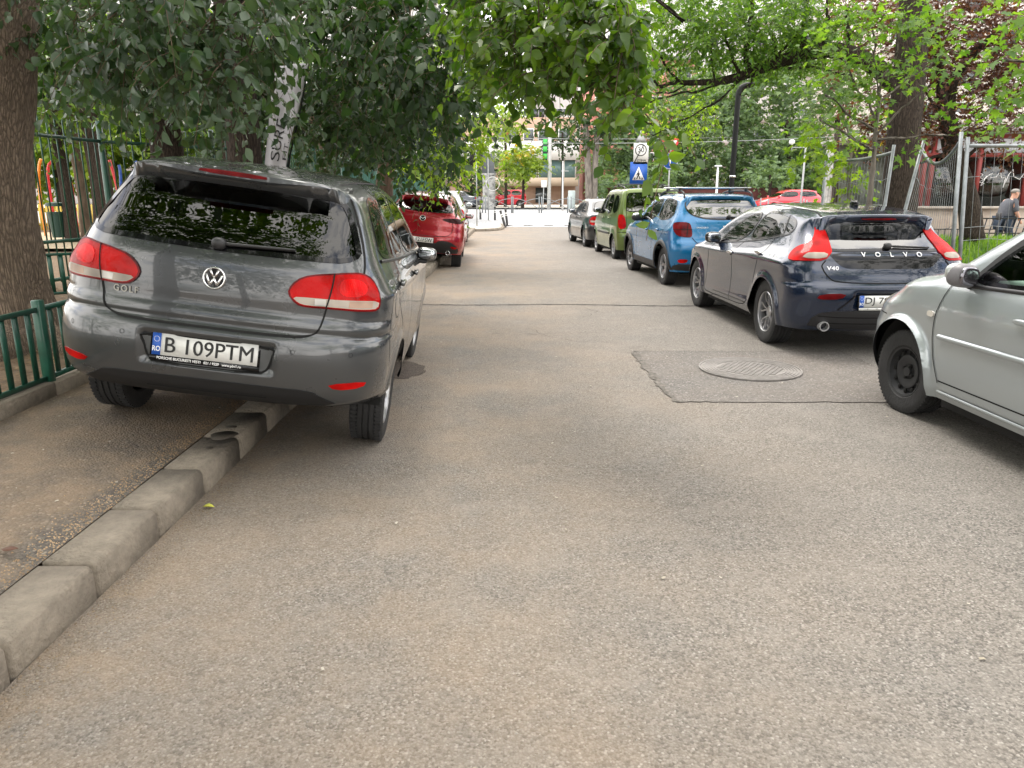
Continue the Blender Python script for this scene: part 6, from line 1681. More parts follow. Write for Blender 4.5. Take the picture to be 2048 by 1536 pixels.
def silver_sedan():
    c = paint('silver_paint', (.35, .385, .40), .5, .3)
    z = .285
    spec = dict(paint=c, res=.022, zb=.22, axles=(.85, 3.485), arch_r=.375, arch_z=.30, wheel_r=.297, tyre_w=.185, rim='steel', steer=5,
        glass=[('rear_window', 'top', sym([(0, .72), (.58, .74), (.52, 1.30), (0, 1.36)]), M_GCLR),
               ('side_window', 'left', [(1.05, 1.06), (1.20, 1.28), (1.45, 1.405), (1.90, 1.43), (1.93, 1.03)], M_GCLR),
               ('side_window', 'left', [(2.02, 1.025), (2.00, 1.43), (2.22, 1.415), (2.45, 1.34), (2.64, 1.215), (2.83, 1.055), (2.865, .995), (2.4, 1.01)], M_GCLR),
               ('windscreen', 'top', [(-.54, 2.48), (.54, 2.48), (.66, 3.08), (0, 3.20), (-.66, 3.08)], M_GCLR)],
        parts=[('indicator', 'left', [(3.135, .745), (3.205, .745), (3.205, .782), (3.135, .782)], pbr('indicator_white', (.55, .52, .47), .3, coat=1.), dict(off=.010, grid=.02, rnd=1)),
               ('headlight', ('front'), [(.52, .66), (.74, .66), (.76, .80), (.60, .82)], M_LCLR, dict(off=.01, grid=.03, rnd=1)),
               ('tail_light', 'rear', [(.60, .70), (.78, .70), (.78, .95), (.62, .95)], M_LRED, dict(off=.01, grid=.03, rnd=1))],
        lines=[('panel_gap', 'left', [(3.03, 1.0), (3.055, .97), (3.09, .868), (3.122, .766), (3.127, .643), (3.095, .52), (3.066, .449), (3.03, .36), (3.02, .33)], .008, M_GAP, dict(off=.004)),
               ('panel_gap', 'left', [(3.02, .345), (1.1, .352)], .009, M_GAP, dict(rnd=0)),
               ('panel_gap', 'left', [(1.97, 1.43), (1.97, .31)], .009, M_GAP, dict(rnd=0)),
               ('side_moulding', 'left', [(3.05, .632), (2.0, .642), (1.2, .646)], .034, c, dict(off=.010, rnd=0, raised=.010)),
               ('belt_trim', 'left', [(2.90, .975), (2.4, .993), (1.97, 1.005), (1.05, 1.04)], .024, M_BLACK, dict(off=.008, rnd=0, raised=.004)),
               ('pillar_trim', 'left', [(2.88, 1.02), (2.70, 1.20), (2.47, 1.365), (2.23, 1.44), (1.97, 1.455), (1.45, 1.43)], .045, M_BLACK, dict(off=.003, rnd=1)),
               ('panel_gap', 'left', [(3.73, .678), (3.86, .68)], .008, M_GAP),
               ('sill_step', 'left', [(3.02, .275), (1.22, .275)], .02, c, dict(off=.01, rnd=0, raised=.006))],
        handles=[(-1, 2.30, .84), (-1, 1.4, .84), (1, 2.30, .84)], handle_mat=c)
    root, S = build_car('parked_car', SILVER_SEDAN, (3.74, 1.70, 0), (2, 0, 0), spec)
    cabin(root, SILVER_SEDAN, 1.25, 2.05, .60, .42, pbr('grey_seat', (.11, .115, .12), .85), 1.46)
    lg = pbr('pale_dash', (.50, .55, .53), .6); dk = pbr('dark_dash', (.06, .07, .07), .6)
    b = MB(); b.rbox((0, 2.83, .90), (1.30, .42, .20), .07); b.build('dashboard', lg, root, ang=50)
    b = MB(); b.rbox((-.36, 2.70, .99), (.40, .26, .12), .05); b.build('instrument_hood', dk, root, ang=50)
    for x in (-.60, .12, .60):
        b = MB(); b.lathe([(.052, 0), (.058, .012), (.05, .02), (.044, .01), (.042, -.01), (0, -.012)], 20, (x, 2.60, .955), 'y'); b.V[-1] = (b.V[-1] - [x, 2.60, .955]) * [1, -1, 1] + [x, 2.605, .955]; b.build('air_vent', M_BLACK, root, smooth=True)
    # far side door card
    b = MB(); b.rbox((.76, 2.35, .80), (.05, 1.0, .36), .02); b.build('door_card', lg, root)
    cap = pbr('mirror_silver_paint', (.48, .51, .50), .3, .4, coat=1.)
    hs = pbr('mirror_grey', (.16, .155, .165), .45)
    b = MB(); M = rotz(.20)
    p, _ = S.project([(2.90, 1.0)], 'left'); bx = abs(p[0][0]) - .035
    for s_ in (-1, 1):
        M = rotz(-s_ * .25) @ roty(s_ * -.12)
        b = MB(); b.sph((s_ * (bx + .125), 2.86, 1.045), (.175, .14, .145), 2.8, 24, 14, M=M); o = b.build('mirror', hs, root, smooth=True)
        b = MB(); b.sph((s_ * (bx + .134), 2.882, 1.060), (.160, .135, .118), 2.5, 24, 14, M=M); b.build('mirror_cap', cap, o, smooth=True)
        b = MB(); b.rbox((s_ * (bx + .03), 2.88, .99), (.12, .07, .06), .025); b.build('mirror_arm', M_BLACK, o)
        b = MB(); b.sph((s_ * (bx + .125), 2.795, 1.045), (.14, .035, .115), 3, 16, 8, M=M); b.build('mirror_glass', pbr('dull_mirror', (.26, .25, .28), .12, .9), o, smooth=True)
    tag(root, 'silver sedan with black steel wheels cut off by the right edge of the photo', 'car', 'cars parked along the street')


def simple_car(sp, name, col, pos, yaw, label, roof=1.5, axles=(.65, 2.95), r=.30, metal=.4, lamp=None, scale=1., group='cars beyond the crossing'):
    c = paint(name, col, metal, .3)
    T = lambda y: float(np.interp(y, *zip(*sp['top'])))
    ms = [y for y, z in sp['top'] if z < T(1.4) - .09 and y > 1.5][0]
    L = sp['L']; bl = sp['belt']; zt = roof - .12
    y_a = 0.45 if sp is not DARK_SEDAN else 1.0
    ym = (y_a + ms) / 2 + .1
    spec = dict(paint=c, res=.07, zb=.24, axles=axles, arch_r=r + .045, wheel_r=r, tyre_w=.19, rim='cover',
        glass=[('side_window', 'left', [(y_a, bl + .08), (y_a + .15, zt - .06), (y_a + .35, zt), (ym - .05, zt + .01), (ym - .03, bl + .05)], M_GTINT),
               ('side_window', 'left', [(ym + .05, bl + .05), (ym + .04, zt + .01), (ms - .1, zt - .03), (ms + .42, bl + .06)], M_GTINT),
               ('rear_window', 'rear' if sp is not DARK_SEDAN else 'top', sym([(0, zt - .02), (.5, zt - .04), (.56, bl + .12), (0, bl + .1)]) if sp is not DARK_SEDAN else sym([(0, .74), (.56, .76), (.5, 1.3), (0, 1.36)]), M_GREAR),
               ('windscreen', 'top', [(-.48, ms - .05), (.48, ms - .05), (.60, ms + .5), (0, ms + .58), (-.60, ms + .5)], M_GTINT)],
        parts=[('tail_light', ('cornr', 35), cu([(.78, .2, bl - .02), (.60, .1, bl - .02), (.60, .08, bl - .22), (.78, .2, bl - .22)], 35), lamp or M_LRED, dict(off=.012, grid=.04, rnd=1)),
               ('headlight', 'front', [(.45, .64), (.70, .66), (.72, .80), (.50, .78)], M_LCLR, dict(off=.012, grid=.04, rnd=1))],
        lines=[('panel_gap', 'left', [(ym, bl + .04), (ym + .02, .33)], .014, M_GAP), ('panel_gap', 'left', [(ms + .45, bl), (ms + .45, .4)], .014, M_GAP)],
        mirror=(ms + .32, bl + .06))
    root, S = build_car('parked_car', sp, pos, (yaw, 0, 0), spec)
    root.scale = (scale,) * 3
    tag(root, label, 'car', group)
    return root
grey_hatch(); navy_hatch(); blue_cross(); red_hatch(); green_box(); dark_sedan(); silver_sedan()
# ---------------------------------------------------------------- fences, signs, street furniture, buildings
M_GFEN = pbr('green_fence_paint', (.008, .072, .045), .4, coat=.3, var=.3, vscale=9)
M_GALV = pbr('galvanised', (.24, .26, .27), .45, .5, var=.3, vscale=8)
M_POST = pbr('grey_post', (.33, .34, .34), .5, .3)
M_IRONB = pbr('black_iron', (.012, .012, .013), .5)
M_LAMPB = pbr('lamp_black', (.005, .006, .006), .55, spec=.25)


def low_fence(P, lab):
    """short green railing of flat bars between square posts"""
    P = [np.array(p, float) for p in P]; t = empty('low_fence', tuple(P[0])); o0 = P[0]
    bars, rl = MB(), MB()
    for a, c_ in zip(P[:-1], P[1:]):
        d = c_ - a; L_ = np.linalg.norm(d[:2]); ang = math.atan2(d[1], d[0]); u = d / L_
        for z in (.10, .55): rl.box((a + c_) / 2 - o0 + (0, 0, z), (L_, .022, .03), ang)
        n = int(L_ / .115)
        for i in range(1, n): bars.box(a + u * (i * L_ / n) - o0 + (0, 0, .325), (.045, .010, .43), ang)
    rl.build('rail', M_GFEN, t); tag(bars.build('bar', M_GFEN, t), kind='stuff')
    for p in P:
        b = MB(); b.rbox(p - o0 + (0, 0, .28), (.06, .06, .66), .008); b.build('post', M_GFEN, t)
    return tag(t, lab, 'fence')


low_fence([(-3.06, 1.2, .26), (-3.055, 2.9, .26), (-3.04, 4.72, .26), (-3.10, 6.6, .26), (-3.16, 8.5, .26)], 'low dark green railing of flat bars along the soil bed beside the grey hatchback')
low_fence([(-6.1, 8.1, .30), (-5.1, 8.9, .30), (-4.3, 9.0, .30)], 'short low green railing behind the big leaning trunk')


def tall_fence(P, lab, seed=0, h=2.28, zb=.3, zr=(.42, .92, 2.27)):
    P = [np.array(p, float) for p in P]; t = empty('tall_fence', (P[0][0], P[0][1], 0)); o0 = np.array([P[0][0], P[0][1], 0])
    bars, rl = MB(), MB()
    for a, c_ in zip(P[:-1], P[1:]):
        d = c_ - a; L_ = np.linalg.norm(d); ang = math.atan2(d[1], d[0]); u = d / L_
        for z in zr: rl.box(np.r_[(a + c_) / 2, z] - o0, (L_, .035, .045), ang)
        n = int(L_ / .145)
        for i in range(1, n):
            q = a + u * (i * L_ / n); bars.tube([np.r_[q, zb + .08] - o0, np.r_[q, h + .20] - o0, np.r_[q, h + .24] - o0], [.010, .010, .002], 6)
    rl.build('rail', M_GFEN, t); tag(bars.build('bar', M_GFEN, t), kind='stuff')
    for p in P:
        b = MB(); b.rbox(np.r_[p, (zb + h) / 2 + .1] - o0, (.07, .07, h - zb + .35), .01); b.build('post', M_GFEN, t)
    return tag(t, lab, 'fence')


tall_fence([(-6.5, 2.0), (-6.45, 5.2), (-6.3, 8.4), (-5.95, 11.25), (-4.95, 12.8), (-4.2, 14.4)], 'tall dark green bar fence between the pavement trees and the playground')
tall_fence([(-4.2, 14.4), (-4.25, 16.6), (-4.22, 18.6)], 'tall dark green bar fence section beside the white flag')
# corrugated green sheet fence further on
t = empty('sheet_fence', (-4.2, 18.7, .2)); sh = pbr('green_sheet', (.008, .085, .062), .4, .2, var=.2, vscale=3)
for k, y in enumerate(np.arange(18.7, 43, 2.4)):
    b = MB(); xs = []
    ys = np.arange(0, 2.36, .06); x0 = -4.2 - .0 * y
    for i, q in enumerate(ys): xs.append((x0 + (.018 if (i // 2) % 2 else -.018) + 4.2, y + q - 18.7))
    V = [(x, yy, .0) for x, yy in xs] + [(x, yy, 2.15) for x, yy in xs]; n = len(xs)
    b.add(V, [(i, i + 1, n + i + 1, n + i) for i in range(n - 1)]); b.build('panel', sh, t)
b = MB()
for y in np.arange(18.7, 43.5, 2.4): b.box((0.03, y - .02 - 18.7, 1.1), (.06, .06, 2.3))
b.box((.035, 12, 2.15), (.05, 24, .05)); b.build('frame', M_GFEN, t)
tag(t, 'dark green sheet metal fence running behind the red hatchback', 'fence')

# playground: picket fence, coloured hoops, bin
def pickets(x0, x1, y, z, col, lab):
    t = empty('picket_fence', (x0, y, z)); m = pbr('picket_' + lab.split()[0], col, .6, var=.2)
    b = MB(); n = int((x1 - x0) / .115)
    for i in range(n): b.prism([(i * .115, 0), (i * .115 + .07, 0), (i * .115 + .07, .80), (i * .115 + .035, .86), (i * .115, .80)], -.01, .01, M=REAR_M)
    tag(b.build('picket', m, t), kind='stuff'); b = MB()
    for zz in (.18, .66): b.box(((x1 - x0) / 2, .03, zz), (x1 - x0, .03, .07))
    b.build('rail', m, t); return tag(t, lab, 'fence')
Y = 25.
pickets(at(60, 400, Y)[0], at(212, 400, Y)[0], Y, .38, (.50, .36, .06), 'yellow picket fence across the playground behind the trunks')
pickets(at(214, 400, Y)[0], at(300, 400, Y)[0], Y, .38, (.50, .05, .05), 'red picket fence at the right end of the playground')
for i, (P, col, lab) in enumerate((([(81, 400), (77, 360), (78, 330), (82, 318)], (.75, .25, .02), 'orange curved playground pole'), ([(98, 372), (95, 350), (97, 330), (102, 322)], (.60, .02, .03), 'red curved playground pole right of the orange one'), ([(144, 378), (139, 355), (134, 335)], (.60, .02, .03), 'red slanted playground pole between two trunks'),
                                   ([(236, 384), (228, 350), (219, 320)], (.65, .02, .03), 'red slanted playground pole left of the grey car roof'), ([(242, 384), (241, 345), (238, 330)], (.03, .10, .45), 'blue playground pole beside the red slanted one'), ([(278, 345), (275, 335), (271, 322)], (.05, .12, .5), 'short blue playground pole above the grey car window'), ([(66, 432), (58, 410), (52, 380)], (.6, .02, .03), 'thick red playground pole right beside the leaning trunk'))):
    Yp = 22.5 if i != 6 else 17.5; b = MB(); pts = chaikin(np.array([at(u, v, Yp) for u, v in P]), 2, False)
    pts = np.vstack([[pts[0] + (pts[0] - pts[1]) * 0 + np.array([0, 0, .34 - pts[0][2]])], pts])
    b.tube(pts - pts[0], .042 if i != 6 else .065, 10); o = b.build('playground_pole', pbr('pole_paint%d' % i, col, .35, coat=.5), smooth=True); o.location = pts[0]
    tag(o, lab, 'pole', 'coloured poles of the playground')
c = at(111, 410, 19.5); t = empty('litter_bin', (c[0], 19.5, .34)); g = pbr('bin_green', (.008, .04, .03), .5)
b = MB(); b.lathe([(0, .12), (.17, .12), (.21, .72), (.225, .72), (.225, .76), (.19, .76), (.16, .16), (0, .16)], 20); b.build('bin_body', g, t, smooth=True, ang=40)
b = MB(); b.lathe([(.235, .90), (.22, .98), (0, 1.02)], 20); b.cyl((.19, 0, .7), (.21, 0, .95), .012, 6); b.cyl((-.19, 0, .7), (-.21, 0, .95), .012, 6); b.build('lid', g, t, smooth=True, ang=40)
b = MB(); b.cyl((.24, 0, -.05), (.24, 0, .75), .02, 8); b.cyl((-.24, 0, -.05), (-.24, 0, .75), .02, 8); b.build('bin_post', M_IRONB, t); tag(t, 'dark green litter bin in the playground beside a slim trunk', 'bin')
# purple and white inflatable far in the park
c = at(400, 305, 34.); b = MB(); b.sph((0, 0, 1.9), (1.3, .8, 3.2), 3.2, 20, 14); o = b.build('play_tower', pbr('purple_vinyl', (.42, .22, .62), .4, var=.4, vscale=.8, col2=(.75, .7, .8)), smooth=True); o.location = (c[0], 34, .3); tag(o, 'lilac play tower far beyond the fence above the grey car', 'playground tower')

# feather flag
t = empty('feather_flag', (-2.66, 9.55, .2)); fl = pbr('flag_cloth', (.50, .49, .52), .8)
def flag_pt(u, w):                                  # u across 0..1 left->right, w up 0..1
    Lf = np.array([at(524, 420, 9.5), at(530, 300, 9.5), at(541, 210, 9.5), at(552, 132, 9.5)]); Rt = np.array([at(556, 420, 9.5), at(576, 310, 9.5), at(592, 240, 9.5), at(616, 126, 9.5)])
    k = w * 3; i = min(2, int(k)); f = k - i; a = Lf[i] * (1 - f) + Lf[i + 1] * f; c_ = Rt[i] * (1 - f) + Rt[i + 1] * f
    p = a * (1 - u) + c_ * u; p[1] += .020 * math.sin(u * 9 + w * 5) + .016 * math.sin(u * 4 - w * 11); return p - np.array([-2.66, 9.55, .2])
nu, nw = 14, 40
V = [flag_pt(i / nu, j / nw) for j in range(nw + 1) for i in range(nu + 1)]
o = mesh('banner', V, [(j * (nu + 1) + i, j * (nu + 1) + i + 1, (j + 1) * (nu + 1) + i + 1, (j + 1) * (nu + 1) + i) for j in range(nw) for i in range(nu)], fl, t, smooth=True)
md = o.modifiers.new('thickness', 'SOLIDIFY'); md.thickness = .003
def flag_text(name, txt, u0, w0, w1, size, ms):
    V, Fc = text_mesh(txt, 1.); x0, x1 = V[:, 0].min(), V[:, 0].max()
    out = []
    for x, y, _ in V: out.append(flag_pt(u0 - y * size, w0 + (w1 - w0) * (x - x0) / (x1 - x0)) + np.array([0, -.006, 0]))
    mesh(name, out, Fc, pbr('flag_print', (.02, .02, .022), .7), o)
flag_text('flag_lettering', 'SURE', .50, .285, .60, .50, 1); flag_text('flag_lettering', 'FIT...', .88, .30, .50, .26, 1)
b = MB(); P = [(-2.5, 9.55, .2), tuple(at(566, 420, 9.56)), tuple(at(580, 310, 9.56)), tuple(at(598, 235, 9.56)), tuple(at(619, 124, 9.56))]
b.tube(np.array(P) - np.array([-2.66, 9.55, .2]), [.016, .014, .012, .009, .006], 8); b.lathe([(0, 0), (.22, 0), (.2, .04), (0, .05)], 16, (.16, 0, 0)); b.build('flagpole', M_LAMPB, t, smooth=True)
tag(t, 'pale grey feather flag with black letters SURE standing behind the grey hatchback', 'flag')

# construction mesh fence, right
def mesh_panel(a, c_, z0, h, sag, lab, lean=(0, 0), nw=26):
    a, c_ = np.array(a, float), np.array(c_, float); t = empty('mesh_fence_panel', (a[0], a[1], z0)); o0 = np.array([a[0], a[1], z0])
    la, lc = np.array([lean[0], 0, 0]), np.array([lean[1], 0, 0])
    def P(s, w): return np.r_[a + (c_ - a) * s, z0 + w * h - sag * 4 * s * (1 - s) * w] + (la * (1 - s) + lc * s) * w - o0
    b = MB(); b.tube([P(0, -.02), P(0, 1.03)], .021, 10); b.tube([P(1, -.02), P(1, 1.03)], .021, 10); b.tube([P(s, .985) for s in np.linspace(0, 1, 14)], .020, 8); b.tube([P(s, .08) for s in np.linspace(0, 1, 8)], .018, 8)
    b.build('frame', M_GALV, t, smooth=True)
    b = MB()
    for i in range(1, nw): b.tube([P(i / nw, w) for w in (.08, .35, .65, .985)], .0025, 4, False)
    for w in (.22, .48, .55, .82): b.tube([P(s, w + (.012 if i % 2 else 0)) for i, s in enumerate(np.linspace(0, 1, 12))], .003, 4, False)
    b.build('wire_mesh', M_GALV, t)
    return tag(t, lab, 'fence panel', 'mesh fence panels behind the navy hatchback')
pA = at(1937, 400, 8.3)[:2]; pB = at(1783, 400, 9.6)[:2]; pC = at(1765, 400, 9.9)[:2]; pD = at(1645, 400, 11.8)[:2]
mesh_panel((pA[0] + .06, 8.3), (pA[0] + 3.5, 8.35), .08, 1.98, 0, 'straight wire mesh fence panel running out of the photo at the right', (-.16, -.16), 34)
mesh_panel((pB[0], 9.6), (pA[0] - .03, 8.3), .08, 2.03, .21, 'bowed wire mesh fence panel with sagging top rail', (.30, -.15), 24)
mesh_panel((pD[0], 11.8), (pC[0], 9.9), .05, 2.03, .05, 'leaning wire mesh fence panel at the left end of the row', (0, .06), 22)
for (x, y, lb) in ((pA[0], 8.3, 'under the twin upright posts'), (pB[0] - .02, 9.7, 'under the leaning posts'), (pA[0] + 3.5, 8.35, 'at the outer right end'), (pD[0], 11.8, 'at the far left end')):
    b = MB(); b.rbox((0, 0, .06), (.62, .23, .13), .03); o = b.build('fence_foot', KERBM); o.location = (x, y, .06); tag(o, 'concrete foot block of the mesh fence ' + lb, 'fence foot', 'concrete feet of the mesh fence')
# black iron railing, far right
def iron_rail(x0, x1, y, zt, zb, n, lean, lab):
    t = empty('iron_railing', (x0, y, 0)); b = MB(); L_ = x1 - x0
    for z in (zt, zt - .32, zb): b.box((L_ / 2, 0, z), (L_, .03, .025))
    b.build('rail', M_IRONB, t); b = MB()
    for i in range(n): x = (i + .5) * L_ / n; b.tube([(x - lean, 0, zb), (x + lean, 0, zt)], .014, 6)
    b.build('bar', M_IRONB, t); return tag(t, lab, 'railing')
iron_rail(10.2, 15.5, 16.7, 1.02, .5, 36, .05, 'black iron railing in front of the walking man')
iron_rail(11.15, 13.4, 20.5, .62, .12, 13, 0, 'lower black railing left of the twin fence posts')

# glazed pavilion on a stone base, right
RED = pbr('red_frame', (.20, .026, .022), .5, var=.2); WALLM = pbr('pink_stone', (.46, .36, .30), .85, var=.28, vscale=1.1, bump=.3, bscale=8, col2=(.55, .50, .42)); WHT = pbr('white_fascia', (.62, .66, .72), .5, var=.1)
PG = glass('shop_glass', (.42, .48, .46), .09)
t = empty('glass_pavilion', (12.6, 24, 0))
b = MB(); b.box((10, 3, .55), (20, 6, 1.1)); b.build('base_wall', WALLM, t)
b = MB(); b.box((10, -.02, 1.14), (20.1, .25, .07)); b.build('coping', pbr('coping', (.42, .38, .33), .8, var=.2), t)
b = MB()
for x in (.22, .42, .66, 2.15, 3.68, 5.3, 7.4, 9.5, 11.6): b.box((x, .35, 2.2), (.11, .12, 2.2))
b.box((10, .35, 2.74), (20, .14, .12)); b.box((10, .35, 3.3), (20, .14, .12)); b.build('frame', RED, t)
for x0, x1 in ((.73, 2.08), (2.22, 3.61), (3.75, 5.23), (5.37, 7.33), (7.47, 9.43), (9.57, 11.53)):
    b = MB(); b.box(((x0 + x1) / 2, .38, 1.92), (x1 - x0, .012, 1.5)); b.build('window', PG, t)
b = MB(); b.box((10, .45, 3.02), (20, .1, .42)); b.build('fascia', WHT, t)
b = MB(); b.box((10, 3.2, 3.46), (21, 6.8, .16)); b.build('roof', pbr('pav_roof', (.30, .29, .28), .8), t)
b = MB(); b.box((10, 5.8, 2.3), (20, .1, 2.3)); b.box((10, 3, 1.16), (20, 5.6, .03)); b.build('back_wall', pbr('pav_in', (.15, .17, .14), .9, var=.6, vscale=1.6, col2=(.34, .36, .32)), t)
gm = pbr('chalk_paint', (.75, .75, .75), .7)
def scrawl(pts, w, par, dx):
    b = MB(); P = [np.array([dx + x, .365, z]) for x, z in pts]; b.tube(P, w, 5); return b.build('graffiti', gm, par)
scrawl([(0, 2.0), (.15, 2.12), (.25, 2.2), (.22, 2.05), (.4, 2.08), (.5, 2.25), (.56, 2.05), (.7, 2.05), (.66, 1.75), (.78, 2.15), (.9, 2.3), (.95, 2.08), (1.15, 2.0), (1.28, 2.2)], .012, t, 2.36)
scrawl([(0, 2.2), (.12, 2.15), (.05, 2.05), (.18, 2.0), (.02, 1.92), (.2, 1.88), (.1, 1.8), (.25, 2.1)], .014, t, 2.2)
b = MB(); b.rbox((3.25, 1.6, 2.62), (.42, .2, .09), .02); lm = bpy.data.materials.new('lamp_glow'); lm.use_nodes = True; lm.node_tree.nodes['Principled BSDF'].inputs['Emission Color'].default_value = (1, .98, .9, 1); lm.node_tree.nodes['Principled BSDF'].inputs['Emission Strength'].default_value = 2.; MAT['lamp_glow'] = lm
b.build('ceiling_lamp', lm, t)
tag(t, 'low glazed pavilion with red frames on a pink stone base at the far right', 'building')
b = MB(); b.rbox((12.42, 23.8, .75), (.18, .18, 1.45), .01); o = b.build('gate_post', pbr('white_post', (.7, .7, .68), .6)); tag(o, 'white square post at the left end of the stone base', 'post')


# signs and poles
def board(name, P, M_, c, mat, parent, z0=-.006, z1=.006): b = MB(); b.prism(P, z0, z1, M=M_, c=c); return b.build(name, mat, parent)
RM = REAR_M
S_BLUE = pbr('sign_blue', (.008, .09, .42), .35); S_WHITE = pbr('sign_white', (.70, .70, .68), .4); S_RED = pbr('sign_red', (.62, .02, .03), .35); S_BLACK = pbr('sign_black', (.012, .012, .012), .4)
c0 = at(1277, 346, 27.); t = empty('crossing_sign', (c0[0] + .02, 27, 0))
b = MB(); b.cyl((0, .03, 0), (0, .03, 3.75), .03, 10); b.build('sign_pole', M_POST, t, smooth=True)
s2 = board('sign_board', [(-.30, -.37), (.30, -.37), (.30, .37), (-.30, .37)], RM, (-.02, 0, c0[2]), S_BLUE, t)
board('sign_symbol', [(-.215, -.24), (.215, -.24), (0, .22)], RM, (-.02, -.009, c0[2]), S_WHITE, s2, -.002, .002)
fg = MB()
for P in ([(-.025, .03), (.03, .03), (.045, -.05), (.02, -.07), (.075, -.20), (.045, -.21), (0, -.10), (-.04, -.21), (-.07, -.20), (-.025, -.06), (-.05, -.05), (-.055, -.09), (-.075, -.08), (-.06, -.02)], [(-.022, .045), (.022, .045), (.022, .085), (-.022, .085)],
          [(-.17, -.225), (-.13, -.225), (-.105, -.14), (-.13, -.14)], [(-.10, -.225), (-.075, -.225), (-.06, -.18), (-.08, -.18)], [(.095, -.225), (.12, -.225), (.10, -.16), (.08, -.16)], [(.14, -.225), (.175, -.225), (.135, -.14), (.115, -.14)]):
    fg.prism(P, .002, .004, M=RM, c=(-.02, -.009, c0[2]))
fg.build('walking_figure', S_BLACK, s2)
cz = at(1281, 306, 27.)[2]
s3 = board('zone_board', [(-.25, -.37), (.27, -.37), (.27, .33), (-.25, .33)], RM, (.03, 0, cz), S_WHITE, t)
b = MB(); a = np.linspace(0, 2 * PI, 33)
b.tube([np.array([.03 + .19 * math.cos(q), -.010, cz + .10 + .19 * math.sin(q)]) for q in a], .016, 6, False); b.tube([(-.19, -.011, cz - .32), (.12, -.011, cz + .27)], .014, 6)
V, Fc = text_mesh('30', .24, extr=.001); b.add(V @ RM.T + (.03, -.012, cz + .10), Fc); V, Fc = text_mesh('ZONA', .11, extr=.001); b.add(V @ RM.T + (.06, -.012, cz - .25), Fc); b.build('zone_symbol', S_BLACK, s3)
b = MB(); b.prism([(-.2, 0), (.2, 0), (.08, .2), (-.08, .2)], -.004, .004, M=RM, c=(.02, .0, cz + .37)); b.build('sign_back', M_POST, t)
tag(t, 'blue pedestrian crossing sign under a white zone sign, above the green car', 'road sign')
c0 = at(1340, 322, 32.); t = empty('give_way_sign', (c0[0], 32, 0)); b = MB(); b.cyl((0, .03, 0), (0, .03, 3.6), .03, 10); b.build('sign_pole', M_POST, t, smooth=True)
z = at(1340, 293, 32.)[2]; s2 = board('sign_board', [(-.42, .33), (.42, .33), (0, -.42)], RM, (0, 0, z), S_RED, t); board('sign_field', [(-.26, .24), (.26, .24), (0, -.24)], RM, (0, -.009, z), S_WHITE, s2, -.002, .002)
z = c0[2]; s2 = board('round_board', [(.34 * math.cos(q), .34 * math.sin(q)) for q in np.linspace(0, 2 * PI, 29)[:-1]], RM, (0, 0, z), S_BLUE, t)
b = MB(); b.tube([np.array([.315 * math.cos(q), -.01, z + .315 * math.sin(q)]) for q in a], .012, 6, False); b.tube([(0, -.011, z - .2), (0, -.011, z + .05)], .03, 6); b.tube([(0, -.011, z + .2), (-.1, -.011, z + .05), (.1, -.011, z + .05), (0, -.011, z + .2)], .02, 6); b.build('arrow', S_WHITE, s2)
tag(t, 'red give-way triangle above a round blue arrow sign, half hidden by leaves', 'road sign')
for (u, u2, vb, vt, Y, bw, bh, v0, lab, mt) in ((954, 955, 456, 290, 35.9, .60, .85, 311, 'thin pole with a dark sign board seen from behind, left of the leaning bollards', S_BLACK), (977, 979, 447, 300, 41.5, .68, 1.0, 327, 'thin pole with a grey sign board seen from behind and a ring below it', pbr('board_grey', (.10, .11, .12), .6))):
    c = at(u, vb, Y); t = empty('sign_pole', (c[0], Y, 0)); zt = at(u2, vt, Y)[2]
    b = MB(); b.cyl((0, 0, 0), (0, 0, zt), .03, 8); b.build('pole', M_POST, t, smooth=True); zc = at(u, v0, Y)[2]
    b = MB(); b.rbox((0, .04, zc), (bw, .02, bh), .008); b.build('sign_back', mt, t)
    if Y > 40: b = MB(); b.tube([np.array([.36 * math.cos(q) + .25, .02, zc - 1.05 + .36 * math.sin(q)]) for q in a], .015, 6, False); b.build('ring', S_WHITE, t)
    tag(t, lab, 'road sign')
# poster column behind
c = at(978, 372, 60.); b = MB(); b.lathe([(0, 0), (.5, 0), (.5, 2.6), (.58, 2.65), (.5, 2.9), (0, 3.0)], 20); o = b.build('poster_column', pbr('posters', (.10, .10, .11), .7, var=.9, vscale=2.5, col2=(.5, .5, .48)), smooth=True, ang=30); o.location = (c[0], 60, .4); tag(o, 'dark column plastered with torn posters beyond the bollards', 'poster column')

# curved black street lamp
c = at(1463, 372, 24.); t = empty('street_lamp', (c[0], 24, 0)); zt = at(1475, 172, 24.)[2]; x2 = at(1478, 172, 24.)[0] - c[0]
b = MB(); b.tube(chaikin(np.array([(0, 0, 0), (0, 0, 2.), (x2 * .3, 0, 3.), (x2 * .75, 0, zt - .6), (x2 * .9, 0, zt - .12), (x2 + .12, 0, zt), (x2 + .42, 0, zt + .05)]), 2, False), .085, 12); b.build('lamp_post', M_LAMPB, t, smooth=True)
b = MB(); b.rbox((x2 + .36, 0, zt + .05), (.36, .18, .06), .02); b.build('lamp_head', M_LAMPB, t); b = MB(); b.lathe([(.1, 1.6), (.11, 1.63), (.1, 1.66)], 12, (.012, 0, .45)); b.build('lamp_collar', M_CHROME, t)
tag(t, 'tall black street lamp with a short curved arm above the blue car', 'street lamp')
